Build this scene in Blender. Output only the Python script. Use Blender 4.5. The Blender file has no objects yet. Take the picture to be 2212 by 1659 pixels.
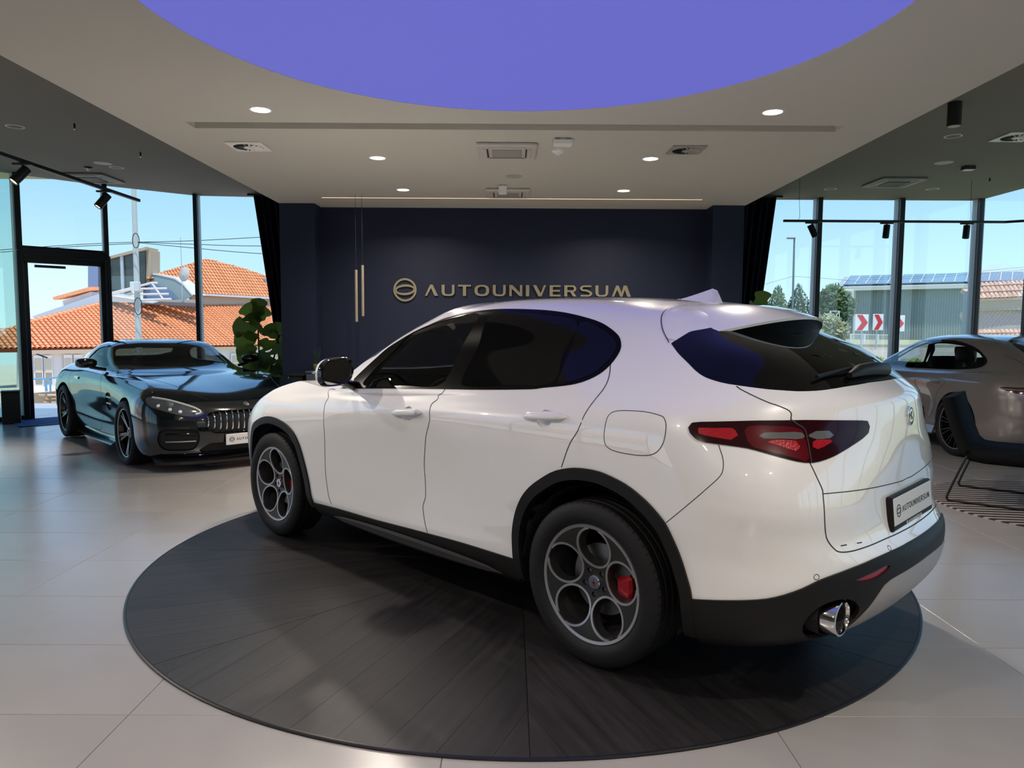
import bpy, math, random
import numpy as np
from mathutils import Vector, Matrix
from math import sin, cos, pi, radians, atan2, sqrt, tan

# ------------------------------------------------------------------ scene, camera, world, sun, exposure
scene = bpy.context.scene
COL = scene.collection
scene.view_settings.view_transform = 'Standard'
scene.view_settings.look = 'None'
scene.view_settings.gamma = 1.0
scene.view_settings.use_curve_mapping = False
scene.view_settings.exposure = 0.14

CAM_H = 1.495
cam_d = bpy.data.cameras.new('camera')
cam_d.sensor_fit = 'HORIZONTAL'
cam_d.sensor_width = 36.0
cam_d.lens = 36.0 * 1572.5 / 2212.0
cam_d.clip_end = 2000
cam = bpy.data.objects.new('camera', cam_d)
COL.objects.link(cam)
_yaw, _pitch, _roll = 0.0033, -0.0796, 0.0051
_f = Vector((sin(_yaw) * cos(_pitch), cos(_yaw) * cos(_pitch), sin(_pitch)))
_r = Vector((cos(_yaw), -sin(_yaw), 0))
_u = _r.cross(_f)
_r2 = _r * cos(_roll) + _u * sin(_roll)
_u2 = _u * cos(_roll) - _r * sin(_roll)
cam.matrix_world = Matrix(((_r2.x, _u2.x, -_f.x, 0), (_r2.y, _u2.y, -_f.y, 0), (_r2.z, _u2.z, -_f.z, CAM_H), (0, 0, 0, 1)))
scene.camera = cam

world = bpy.data.worlds.new('sky')
scene.world = world
world.use_nodes = True
_nt = world.node_tree
_nt.nodes.clear()
_out = _nt.nodes.new('ShaderNodeOutputWorld')
_bg = _nt.nodes.new('ShaderNodeBackground')
_geo = _nt.nodes.new('ShaderNodeTexCoord')
_sep = _nt.nodes.new('ShaderNodeSeparateXYZ')
_rmp = _nt.nodes.new('ShaderNodeValToRGB')
_nt.links.new(_geo.outputs['Generated'], _sep.inputs[0])
_nt.links.new(_sep.outputs['Z'], _rmp.inputs[0])
_nt.links.new(_rmp.outputs[0], _bg.inputs[0])
_nt.links.new(_bg.outputs[0], _out.inputs[0])
_cr = _rmp.color_ramp
_cr.elements[0].position = 0.0
_cr.elements[0].color = (0.66, 0.87, 1.0, 1)
_cr.elements[1].position = 0.6
_cr.elements[1].color = (0.14, 0.34, 0.82, 1)
_e = _cr.elements.new(0.07); _e.color = (0.54, 0.80, 1.0, 1)
_e = _cr.elements.new(0.20); _e.color = (0.33, 0.60, 0.96, 1)
_bg.inputs[1].default_value = 1.22

sun_d = bpy.data.lights.new('sun', 'SUN')
sun_d.energy = 4.2
sun_d.angle = radians(0.55)
sun_d.color = (1.0, 0.93, 0.82)
sun = bpy.data.objects.new('sun', sun_d)
COL.objects.link(sun)
sun.rotation_euler = Vector((-0.14, 0.25, -0.95)).to_track_quat('-Z', 'Y').to_euler()

# ------------------------------------------------------------------ materials
MATS = {}
def srgb(r, g, b):
    def c(v):
        v /= 255.0
        return v / 12.92 if v <= 0.04045 else ((v + 0.055) / 1.055) ** 2.4
    return (c(r), c(g), c(b))

def mat(name, color=(0.5, 0.5, 0.5), rough=0.5, metal=0.0, spec=0.5, coat=0.0, coat_rough=0.03, emit=None, emit_s=0.0,
        noise=0.0, nscale=5.0, stretch=(1, 1, 1), bump=0.0, bscale=40.0, trans=0.0, ior=1.45, alpha=1.0, rand=0.0, aniso=0.0):
    if name in MATS:
        return MATS[name]
    m = bpy.data.materials.new(name)
    m.use_nodes = True
    nt = m.node_tree
    b = nt.nodes['Principled BSDF']
    col = (*color, 1) if len(color) == 3 else color
    b.inputs['Base Color'].default_value = col
    b.inputs['Roughness'].default_value = rough
    b.inputs['Metallic'].default_value = metal
    b.inputs['Specular IOR Level'].default_value = spec
    b.inputs['Coat Weight'].default_value = coat
    b.inputs['Coat Roughness'].default_value = coat_rough
    b.inputs['Transmission Weight'].default_value = trans
    b.inputs['IOR'].default_value = ior
    b.inputs['Alpha'].default_value = alpha
    if emit is not None:
        b.inputs['Emission Color'].default_value = (*emit, 1)
        b.inputs['Emission Strength'].default_value = emit_s
    src = None
    if noise or bump:
        tc = nt.nodes.new('ShaderNodeTexCoord')
        mp = nt.nodes.new('ShaderNodeMapping')
        mp.inputs['Scale'].default_value = stretch
        nt.links.new(tc.outputs['Object'], mp.inputs[0])
    if noise:
        n = nt.nodes.new('ShaderNodeTexNoise')
        n.inputs['Scale'].default_value = nscale
        n.inputs['Detail'].default_value = 5.0
        nt.links.new(mp.outputs[0], n.inputs['Vector'])
        mr = nt.nodes.new('ShaderNodeMapRange')
        mr.inputs['From Min'].default_value = 0.3
        mr.inputs['From Max'].default_value = 0.7
        mr.inputs['To Min'].default_value = 1.0 - noise
        mr.inputs['To Max'].default_value = 1.0 + noise
        nt.links.new(n.outputs['Fac'], mr.inputs[0])
        src = mr.outputs[0]
    if rand:
        oi = nt.nodes.new('ShaderNodeObjectInfo')
        mr2 = nt.nodes.new('ShaderNodeMapRange')
        mr2.inputs['To Min'].default_value = 1.0 - rand
        mr2.inputs['To Max'].default_value = 1.0 + rand
        nt.links.new(oi.outputs['Random'], mr2.inputs[0])
        if src is None:
            src = mr2.outputs[0]
        else:
            mm = nt.nodes.new('ShaderNodeMath'); mm.operation = 'MULTIPLY'
            nt.links.new(src, mm.inputs[0]); nt.links.new(mr2.outputs[0], mm.inputs[1])
            src = mm.outputs[0]
    if src is not None:
        hs = nt.nodes.new('ShaderNodeHueSaturation')
        hs.inputs['Color'].default_value = col
        nt.links.new(src, hs.inputs['Value'])
        nt.links.new(hs.outputs[0], b.inputs['Base Color'])
    if bump:
        n2 = nt.nodes.new('ShaderNodeTexNoise')
        n2.inputs['Scale'].default_value = bscale
        n2.inputs['Detail'].default_value = 4.0
        nt.links.new(mp.outputs[0], n2.inputs['Vector'])
        bp = nt.nodes.new('ShaderNodeBump')
        bp.inputs['Strength'].default_value = bump
        bp.inputs['Distance'].default_value = 0.01
        nt.links.new(n2.outputs['Fac'], bp.inputs['Height'])
        nt.links.new(bp.outputs[0], b.inputs['Normal'])
    MATS[name] = m
    return m

def glassmat(name, tint=(0.9, 0.95, 0.95), refl=0.08, rough=0.0):
    """thin sheet of glass: tinted see-through plus a fresnel mirror"""
    if name in MATS:
        return MATS[name]
    m = bpy.data.materials.new(name)
    m.use_nodes = True
    nt = m.node_tree
    nt.nodes.clear()
    o = nt.nodes.new('ShaderNodeOutputMaterial')
    mx = nt.nodes.new('ShaderNodeMixShader')
    tr = nt.nodes.new('ShaderNodeBsdfTransparent')
    gl = nt.nodes.new('ShaderNodeBsdfGlossy')
    fr = nt.nodes.new('ShaderNodeLayerWeight')
    pw = nt.nodes.new('ShaderNodeMath'); pw.operation = 'POWER'
    ad = nt.nodes.new('ShaderNodeMath'); ad.operation = 'MULTIPLY_ADD'
    tr.inputs[0].default_value = (*tint, 1)
    gl.inputs['Roughness'].default_value = rough
    gl.inputs[0].default_value = (1, 1, 1, 1)
    fr.inputs[0].default_value = 0.5
    pw.inputs[1].default_value = 5.0
    ad.inputs[1].default_value = 0.9
    ad.inputs[2].default_value = refl
    ad.use_clamp = True
    nt.links.new(fr.outputs['Facing'], pw.inputs[0])
    nt.links.new(pw.outputs[0], ad.inputs[0])
    nt.links.new(ad.outputs[0], mx.inputs[0])
    nt.links.new(tr.outputs[0], mx.inputs[1])
    nt.links.new(gl.outputs[0], mx.inputs[2])
    nt.links.new(mx.outputs[0], o.inputs[0])
    MATS[name] = m
    return m

def leafmat(name, color, rough=.45):
    """leaf: diffuse and gloss, with light passing through from behind"""
    m = mat(name, color, rough, spec=.4, noise=.2, nscale=8)
    nt = m.node_tree
    if 'leaf_mix' not in nt.nodes:
        mx = nt.nodes.new('ShaderNodeMixShader'); mx.name = 'leaf_mix'; mx.inputs[0].default_value = .45
        tr = nt.nodes.new('ShaderNodeBsdfTranslucent'); tr.inputs[0].default_value = (color[0] * 1.3, color[1] * 1.5, color[2], 1)
        b = nt.nodes['Principled BSDF']; o = nt.nodes['Material Output']
        nt.links.new(b.outputs[0], mx.inputs[1]); nt.links.new(tr.outputs[0], mx.inputs[2]); nt.links.new(mx.outputs[0], o.inputs[0])
    return m

# ------------------------------------------------------------------ mesh helpers
def link(o, parent=None):
    COL.objects.link(o)
    if parent is not None:
        o.parent = parent
    return o

def tag(o, label=None, cat=None, group=None, kind=None):
    if label: o['label'] = label
    if cat: o['category'] = cat
    if group: o['group'] = group
    if kind: o['kind'] = kind
    return o

def thing(name, label, cat, loc=(0, 0, 0), rz=0.0, group=None, kind=None):
    o = bpy.data.objects.new(name, None)
    o.empty_display_size = 0.1
    COL.objects.link(o)
    o.location = loc
    o.rotation_euler = (0, 0, rz)
    return tag(o, label, cat, group, kind)

def struct_empty(name, loc=(0, 0, 0), label=None):
    o = bpy.data.objects.new(name, None)
    COL.objects.link(o)
    o.location = loc
    o['kind'] = 'structure'
    if label: o['label'] = label
    return o

class MB:
    """collects shapes into one mesh"""
    def __init__(self, M=None):
        self.v = []; self.f = []; self.M = M
    def add(self, vs, fs, M=None):
        n = len(self.v)
        for p in vs:
            p = Vector(p)
            if M is not None: p = M @ p
            if self.M is not None: p = self.M @ p
            self.v.append(tuple(p))
        self.f.extend(tuple(i + n for i in q) for q in fs)
        return self
    def box(self, x0, x1, y0, y1, z0, z1, M=None):
        vs = [(x, y, z) for z in (z0, z1) for y in (y0, y1) for x in (x0, x1)]
        return self.add(vs, [(0, 2, 3, 1), (4, 5, 7, 6), (0, 1, 5, 4), (2, 6, 7, 3), (0, 4, 6, 2), (1, 3, 7, 5)], M)
    def bbox(self, x0, x1, y0, y1, z0, z1, b=0.005, M=None):
        """box with chamfered vertical and top/bottom edges"""
        b = min(b, (x1 - x0) * .45, (y1 - y0) * .45, (z1 - z0) * .45)
        rings = []
        for (ins, z) in ((b, z0), (0, z0 + b), (0, z1 - b), (b, z1)):
            a, c, d, e = x0 + ins, x1 - ins, y0 + ins, y1 - ins
            rings.append([(a + b, d, z), (c - b, d, z), (c, d + b, z), (c, e - b, z), (c - b, e, z), (a + b, e, z), (a, e - b, z), (a, d + b, z)])
        return self.loft(rings, True, True, M)
    def loft(self, rings, closed=True, caps=False, M=None):
        n = len(rings[0]); vs = [p for r in rings for p in r]; fs = []
        for i in range(len(rings) - 1):
            for j in range(n if closed else n - 1):
                k = (j + 1) % n
                fs.append((i * n + j, i * n + k, (i + 1) * n + k, (i + 1) * n + j))
        if caps:
            fs.append(tuple(reversed(range(n))))
            fs.append(tuple(range((len(rings) - 1) * n, len(rings) * n)))
        return self.add(vs, fs, M)
    def lathe(self, prof, n=32, M=None, a0=0.0, a1=2 * pi):
        """profile [(r,z)] turned about z"""
        full = abs(a1 - a0 - 2 * pi) < 1e-6
        m = n if full else n + 1
        rings = [[(r * cos(a0 + (a1 - a0) * j / n), r * sin(a0 + (a1 - a0) * j / n), z) for j in range(m)] for r, z in prof]
        return self.loft(rings, full, False, M)
    def cyl(self, p0, p1, r0, r1=None, n=12, caps=True):
        r1 = r0 if r1 is None else r1
        p0, p1 = Vector(p0), Vector(p1)
        d = (p1 - p0).normalized()
        a = d.orthogonal().normalized(); b = d.cross(a)
        rings = [[tuple(p + (a * cos(2 * pi * j / n) + b * sin(2 * pi * j / n)) * r) for j in range(n)] for p, r in ((p0, r0), (p1, r1))]
        return self.loft(rings, True, caps)
    def tube(self, pts, r, n=8, closed=False, caps=True):
        pts = [Vector(p) for p in pts]
        rings = []; m = len(pts); up = None
        for i, p in enumerate(pts):
            a = pts[(i - 1) % m] if (closed or i > 0) else p
            c = pts[(i + 1) % m] if (closed or i < m - 1) else p
            d = (c - a).normalized()
            if up is None:
                up = d.orthogonal().normalized()
            up = (up - d * up.dot(d)).normalized()
            s = d.cross(up)
            rr = r[i] if isinstance(r, (list, tuple)) else r
            rings.append([tuple(p + (up * cos(2 * pi * j / n) + s * sin(2 * pi * j / n)) * rr) for j in range(n)])
        if closed:
            rings.append(rings[0])
        return self.loft(rings, True, caps and not closed)
    def prism(self, poly, d0, d1, axis='z', M=None):
        """polygon in the plane across axis, from d0 to d1"""
        def P(a, b, d):
            return {'z': (a, b, d), 'y': (a, d, b), 'x': (d, a, b)}[axis]
        n = len(poly)
        vs = [P(a, b, d0) for a, b in poly] + [P(a, b, d1) for a, b in poly]
        fs = [tuple(reversed(range(n))), tuple(range(n, 2 * n))]
        fs += [(j, (j + 1) % n, n + (j + 1) % n, n + j) for j in range(n)]
        return self.add(vs, fs, M)
    def ring(self, r0, r1, z0, z1, n=40, M=None):
        """flat annulus with thickness"""
        return self.lathe([(r0, z0), (r1, z0), (r1, z1), (r0, z1), (r0, z0)], n, M)
    def mesh(self, name):
        me = bpy.data.meshes.new(name)
        me.from_pydata(self.v, [], self.f)
        me.validate(clean_customdata=False)
        return me
    def build(self, name, material, parent=None, smooth=False, loc=None, label=None, recalc=True, angle=40):
        me = self.mesh(name)
        if recalc:
            import bmesh
            bm = bmesh.new(); bm.from_mesh(me)
            bmesh.ops.remove_doubles(bm, verts=bm.verts, dist=1e-6)
            bmesh.ops.recalc_face_normals(bm, faces=bm.faces)
            if smooth:
                ca = radians(angle)
                for e in bm.edges:
                    if len(e.link_faces) == 2:
                        try: e.smooth = e.calc_face_angle() < ca
                        except Exception: pass
            bm.to_mesh(me); bm.free()
        if smooth:
            for p in me.polygons: p.use_smooth = True
        me.materials.append(material)
        o = bpy.data.objects.new(name, me)
        link(o, parent)
        if loc is not None: o.location = loc
        if label: o['label'] = label
        return o

def copy_tree(o, parent=None):
    c = o.copy()
    COL.objects.link(c)
    c.parent = parent
    for ch in list(o.children):
        copy_tree(ch, c)
    return c

def smoothed(pts, n=8, closed=False):
    """Catmull-Rom through the points"""
    P = np.array(pts, float); m = len(P); out = []
    rng = range(m if closed else m - 1)
    for i in rng:
        if closed:
            a, b, c, d = P[(i - 1) % m], P[i], P[(i + 1) % m], P[(i + 2) % m]
        else:
            b, c = P[i], P[i + 1]
            a = P[i - 1] if i > 0 else 2 * b - c
            d = P[i + 2] if i + 2 < m else 2 * c - b
        for k in range(n):
            t = k / n
            out.append(0.5 * (2 * b + (c - a) * t + (2 * a - 5 * b + 4 * c - d) * t * t + (3 * b - a - 3 * c + d) * t ** 3))
    if not closed:
        out.append(P[-1])
    return [tuple(p) for p in out]
RNG = random.Random(7)
# ------------------------------------------------------------------ car bodies: a net of wrapping rings, cut into panels
def _herm(xs, vs, q):
    """cubic Hermite through (xs,vs) with finite-difference slopes; vs (n,d)"""
    xs = np.asarray(xs, float); vs = np.asarray(vs, float); q = np.asarray(q, float)
    h = np.diff(xs); d = np.diff(vs, axis=0) / h[:, None]
    m = np.zeros_like(vs)
    m[0] = d[0]; m[-1] = d[-1]
    if len(xs) > 2:
        w = h[1:] / (h[1:] + h[:-1])
        m[1:-1] = d[:-1] * w[:, None] + d[1:] * (1 - w)[:, None]
    i = np.clip(np.searchsorted(xs, q, side='right') - 1, 0, len(xs) - 2)
    t = ((q - xs[i]) / h[i])[:, None]; hh = h[i][:, None]
    return ((2 * t ** 3 - 3 * t ** 2 + 1) * vs[i] + (t ** 3 - 2 * t ** 2 + t) * hh * m[i]
            + (-2 * t ** 3 + 3 * t ** 2) * vs[i + 1] + (t ** 3 - t ** 2) * hh * m[i + 1])

def _resample(P, n):
    s = np.r_[0, np.cumsum(np.linalg.norm(np.diff(P, axis=0), axis=1) + 1e-9)]
    q = np.linspace(0, s[-1], n)
    return np.stack([np.interp(q, s, P[:, k]) for k in range(3)], 1)

def ring_curve(rear, side, front, nR, nS, nF):
    side = np.array(side, float)
    def arc(cx, cz, n, p0):
        ph = np.linspace(0, pi / 2, 240)
        y = p0[1] * np.sin(ph) ** (2 / n)
        x = p0[0] + (cx - p0[0]) * np.cos(ph) ** (2 / n)
        P = np.stack([x, y, 0 * x], 1)
        s = np.r_[0, np.cumsum(np.linalg.norm(np.diff(P, axis=0), axis=1) + 1e-9)]; s /= s[-1]
        P[:, 2] = cz + (p0[2] - cz) * (s * s * (3 - 2 * s))
        return P
    A = _resample(arc(*rear, side[0]), nR + 1)
    q = np.linspace(side[0, 0], side[-1, 0], nS + 1)
    B = np.concatenate([q[:, None], _herm(side[:, 0], side[:, 1:], q)], 1)
    C = _resample(arc(*front, side[-1])[::-1], nF + 1)
    return np.concatenate([A, B[1:], C[1:]], 0)

class Shell:
    """half body surface (y >= 0) on a (v,u) net; panels are cut out of it and then mirrored"""
    def __init__(self, rings, nR=44, nS=96, nF=40, cell=0.024, smooth_u=6, smooth_v=0):
        K = np.stack([ring_curve(*r, nR, nS, nF) for r in rings])          # (K,U,3)
        for _ in range(smooth_u):
            S = K.copy()
            S[:, 1:-1] = 0.5 * K[:, 1:-1] + 0.25 * (K[:, :-2] + K[:, 2:])
            S[:, 0, 0] = 0.5 * K[:, 0, 0] + 0.5 * K[:, 1, 0]; S[:, 0, 2] = 0.5 * K[:, 0, 2] + 0.5 * K[:, 1, 2]
            S[:, -1, 0] = 0.5 * K[:, -1, 0] + 0.5 * K[:, -2, 0]; S[:, -1, 2] = 0.5 * K[:, -1, 2] + 0.5 * K[:, -2, 2]
            K = S
        dist = np.linalg.norm(np.diff(K, axis=0), axis=2)
        t = np.concatenate([np.zeros((1, K.shape[1])), np.cumsum(np.sqrt(np.maximum(dist, 1e-5)), axis=0)])
        rows = []
        for k in range(len(K) - 1):
            n = int(np.clip(math.ceil(np.percentile(dist[k], 75) / cell), 2, 14))
            dt = t[k + 1] - t[k]
            def slope(j):
                if j == 0: return (K[1] - K[0]) / (t[1] - t[0])[:, None]
                if j == len(K) - 1: return (K[-1] - K[-2]) / (t[-1] - t[-2])[:, None]
                h0 = (t[j] - t[j - 1])[:, None]; h1 = (t[j + 1] - t[j])[:, None]
                return ((K[j] - K[j - 1]) / h0 * h1 + (K[j + 1] - K[j]) / h1 * h0) / (h0 + h1)
            m0, m1 = slope(k), slope(k + 1)
            for i in range(n):
                s = i / n
                rows.append((2 * s ** 3 - 3 * s ** 2 + 1) * K[k] + (s ** 3 - 2 * s ** 2 + s) * dt[:, None] * m0
                            + (-2 * s ** 3 + 3 * s ** 2) * K[k + 1] + (s ** 3 - s ** 2) * dt[:, None] * m1)
        rows.append(K[-1])
        P = np.stack(rows)
        for _ in range(smooth_v):
            S = P.copy(); S[1:-1] = 0.5 * P[1:-1] + 0.25 * (P[:-2] + P[2:]); P = S
        P[:, 0, 1] = 0; P[:, -1, 1] = 0
        P[..., 1] = np.maximum(P[..., 1], 0)
        self.P = P; self.NV, self.NU = P.shape[:2]
        # normals, with the mirror image taken in at the centre line
        mir = np.array([1, -1, 1.0])
        E = np.concatenate([P[:, 1:2] * mir, P, P[:, -2:-1] * mir], 1)
        du = E[:, 2:] - E[:, :-2]
        dv = np.gradient(P, axis=0)
        N = np.cross(du, dv)
        L = np.linalg.norm(N, axis=2, keepdims=True)
        N = np.where(L > 1e-9, N / np.maximum(L, 1e-9), np.array([0, 0, 1.0]))
        flip = float((N[..., 1] * P[..., 1]).sum()) < 0
        if flip: N = -N
        N[-1] = (0, 0, 1.0)
        N[-4:] = np.where(N[-4:, :, 2:3] < .5, np.array([0, 0, 1.0]), N[-4:])
        self.N = N
        NV, NU = self.NV, self.NU
        idx = np.arange(NV * NU).reshape(NV, NU)
        self.pos = [tuple(p) for p in P.reshape(-1, 3)]
        self.nrm = [tuple(p) for p in N.reshape(-1, 3)]
        uu, vv = np.meshgrid(np.arange(NU), np.arange(NV))
        self.uv = [(float(a), float(b)) for a, b in zip(uu.ravel(), vv.ravel())]
        a = idx[:-1, :-1].ravel(); b = idx[:-1, 1:].ravel(); c = idx[1:, 1:].ravel(); d = idx[1:, :-1].ravel()
        q = np.stack([a, d, c, b], 1) if flip else np.stack([a, b, c, d], 1)
        self.faces = [tuple(r) for r in q.tolist()]
        self.tags = ['body'] * len(self.faces)
        self._bvh = None
    # --- lookups
    def bvh(self):
        if self._bvh is None:
            from mathutils.bvhtree import BVHTree
            NU = self.NU; NV = self.NV
            tris = []
            for v in range(NV - 1):
                for u in range(NU - 1):
                    a = v * NU + u
                    tris.append((a, a + 1, a + NU + 1)); tris.append((a, a + NU + 1, a + NU))
            self._tris = tris
            self._bvh = BVHTree.FromPolygons([Vector(p) for p in self.P.reshape(-1, 3).tolist()], tris, all_triangles=True)
        return self._bvh
    def _bary(self, loc, ti):
        from mathutils.geometry import barycentric_transform
        NU = self.NU
        t = self._tris[ti]
        F = self.P.reshape(-1, 3)
        a, b, c = (Vector(F[i]) for i in t)
        U = [Vector((i % NU, i // NU, 0)) for i in t]
        r = barycentric_transform(loc, a, b, c, *U)
        return (r.x, r.y)
    def snap(self, p):
        """3-D point -> (u,v) of the nearest surface point"""
        loc, n, i, d = self.bvh().find_nearest(Vector(p))
        return self._bary(loc, i)
    def shoot(self, o, d):
        loc, n, i, dist = self.bvh().ray_cast(Vector(o), Vector(d))
        return None if loc is None else self._bary(loc, i)
    def at(self, u, v, arr=None):
        arr = self.P if arr is None else arr
        u = min(max(u, 0), self.NU - 1.001); v = min(max(v, 0), self.NV - 1.001)
        i, j = int(u), int(v); a, b = u - i, v - j
        return (arr[j, i] * (1 - a) * (1 - b) + arr[j, i + 1] * a * (1 - b) + arr[j + 1, i] * (1 - a) * b + arr[j + 1, i + 1] * a * b)
    def frame(self, p):
        """point and unit normal on the surface nearest to p"""
        uv = self.snap(p)
        n = self.at(*uv, self.N)
        return Vector(self.at(*uv)), Vector(n).normalized()
    def uvpoly(self, pts, n=6, closed=True, smooth=True):
        q = [self.snap(p) for p in pts]
        if smooth:
            q = smoothed([(a, b, 0) for a, b in q], n, closed)
        return [(a[0], a[1]) for a in q]
    # --- cutting
    @staticmethod
    def sdf(poly):
        A = np.array(poly, float); B = np.roll(A, -1, axis=0)
        lo = A.min(0) - 3; hi = A.max(0) + 3
        def f(uv):
            out = np.full(len(uv), 9.0)
            m = np.all((uv >= lo) & (uv <= hi), axis=1)
            q = uv[m]
            if len(q) == 0: return out
            d2 = np.full(len(q), 1e9); inside = np.zeros(len(q), bool)
            for (a, b) in zip(A, B):
                e = b - a; w = q - a
                t = np.clip((w @ e) / max(e @ e, 1e-12), 0, 1)
                r = w - t[:, None] * e
                d2 = np.minimum(d2, (r * r).sum(1))
                c = ((a[1] <= q[:, 1]) != (b[1] <= q[:, 1]))
                if abs(e[1]) > 1e-12:
                    xx = a[0] + (q[:, 1] - a[1]) * e[0] / e[1]
                    inside ^= c & (q[:, 0] < xx)
            s = np.sqrt(d2)
            out[m] = np.where(inside, -s, s)
            return out
        return f
    def cut(self, field, newtag, where=('body',), space='uv'):
        """faces of the given tags where field < 0 get newtag; faces on the border are split along it"""
        arr = np.array(self.uv if space == 'uv' else self.pos)
        val = field(arr)
        val = np.where(np.abs(val) < 1e-6, 1e-6, val)
        val = list(val); cache = {}
        nf, nt = [], []
        for f, t in zip(self.faces, self.tags):
            if t not in where:
                nf.append(f); nt.append(t); continue
            s = [val[i] for i in f]
            if min(s) > 0:
                nf.append(f); nt.append(t); continue
            if max(s) < 0:
                nf.append(f); nt.append(newtag); continue
            pos, neg = [], []
            n = len(f)
            for k in range(n):
                i, j = f[k], f[(k + 1) % n]
                (pos if val[i] > 0 else neg).append(i)
                if (val[i] > 0) != (val[j] > 0):
                    key = (min(i, j), max(i, j))
                    if key not in cache:
                        a, b = key
                        w = val[a] / (val[a] - val[b])
                        self.pos.append(tuple(self.pos[a][c] * (1 - w) + self.pos[b][c] * w for c in range(3)))
                        self.nrm.append(tuple(self.nrm[a][c] * (1 - w) + self.nrm[b][c] * w for c in range(3)))
                        self.uv.append(tuple(self.uv[a][c] * (1 - w) + self.uv[b][c] * w for c in range(2)))
                        cache[key] = len(self.pos) - 1
                        val.append(0.0)
                    pos.append(cache[key]); neg.append(cache[key])
            if len(pos) > 2: nf.append(tuple(pos)); nt.append(t)
            if len(neg) > 2: nf.append(tuple(neg)); nt.append(newtag)
        self.faces, self.tags = nf, nt
    def cut_poly(self, poly_uv, newtag, where=('body',)):
        self.cut(self.sdf(poly_uv), newtag, where)
    # --- output
    def build(self, tags, name, material, parent, side='both', off=0.0, skirt=0.0, label=None, flip=False, xmax=None):
        if isinstance(tags, str): tags = (tags,)
        fs = [f for f, t in zip(self.faces, self.tags) if t in tags]
        if xmax is not None: fs = [f for f in fs if max(self.pos[i][0] for i in f) < xmax]
        if not fs: return None
        used = sorted({i for f in fs for i in f}); ix = {g: k for k, g in enumerate(used)}
        p = np.array([self.pos[i] for i in used]); n = np.array([self.nrm[i] for i in used])
        n /= np.maximum(np.linalg.norm(n, axis=1, keepdims=True), 1e-9)
        q = p + n * off
        F = [tuple(ix[i] for i in f) for f in fs]
        V = q.tolist(); NN = n.tolist()
        if skirt:
            cnt = {}
            for f in F:
                for k in range(len(f)):
                    e = (f[k], f[(k + 1) % len(f)])
                    cnt[e] = cnt.get(e, 0) + 1
            rim = {}
            def low(i, other):
                rim[i] = rim.get(i)
                return i
            base = len(V); lowid = {}
            extra = []
            for (a, b) in list(cnt):
                if (b, a) in cnt: continue
                if abs(q[a][1]) < 1e-4 and abs(q[b][1]) < 1e-4: continue
                tdir = q[b] - q[a]
                out = np.cross(tdir, n[a]); out /= max(np.linalg.norm(out), 1e-9)
                ids = []
                for i in (a, b):
                    V.append((q[i]).tolist()); NN.append(out.tolist()); ids.append(len(V) - 1)
                for i in (b, a):
                    V.append((q[i] - n[i] * skirt).tolist()); NN.append(out.tolist()); ids.append(len(V) - 1)
                extra.append((ids[1], ids[0], ids[3], ids[2]))
            F = F + extra
        V = np.array(V); NN = np.array(NN)
        if flip:
            F = [tuple(reversed(f)) for f in F]; NN = -NN
        res = []
        if side == 'left':
            sets = [(V, NN, F)]
        elif side == 'right':
            sets = [(V * (1, -1, 1), NN * (1, -1, 1), [tuple(reversed(f)) for f in F])]
        else:
            m = len(V)
            sets = [(np.concatenate([V, V * (1, -1, 1)]), np.concatenate([NN, NN * (1, -1, 1)]),
                     F + [tuple(i + m for i in reversed(f)) for f in F])]
        Vv, Nn, Ff = sets[0]
        me = bpy.data.meshes.new(name)
        me.from_pydata(Vv.tolist(), [], Ff)
        for pl in me.polygons: pl.use_smooth = True
        try:
            me.normals_split_custom_set_from_vertices(Nn.tolist())
        except Exception:
            pass
        me.materials.append(material)
        o = bpy.data.objects.new(name, me)
        link(o, parent)
        if label: o['label'] = label
        return o
    def ribbon(self, uvs, w, name, material, parent, lift=0.0009, side='left', closed=False, depth=0.0):
        """thin strip following the surface: shut lines, seals, crease trims; depth > 0 gives it a raised section"""
        P = np.array([self.at(*q) for q in uvs]); N = np.array([self.at(*q, self.N) for q in uvs])
        m = len(P)
        if closed:
            T = np.roll(P, -1, 0) - np.roll(P, 1, 0)
        else:
            T = np.gradient(P, axis=0)
        S = np.cross(T, N); S /= np.maximum(np.linalg.norm(S, axis=1, keepdims=True), 1e-9)
        N = N / np.maximum(np.linalg.norm(N, axis=1, keepdims=True), 1e-9)
        L = P + N * lift
        if depth:
            rows = [P - N * .004 - S * w / 2, P + N * depth * .7 - S * w / 2, P + N * depth - S * w * .25, P + N * depth + S * w * .25, P + N * depth * .7 + S * w / 2, P - N * .004 + S * w / 2]
        else:
            rows = [L - S * w / 2, L + S * w / 2]
        mb = MB()
        for sgn in ((1,) if side == 'left' else (-1,) if side == 'right' else (1, -1)):
            rr = [[(x, y * sgn, z) for x, y, z in r.tolist()] for r in rows]
            if closed:
                rr = [r + [r[0]] for r in rr]
            mb.loft(rr, False)
        return mb.build(name, material, parent, smooth=True)
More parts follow.
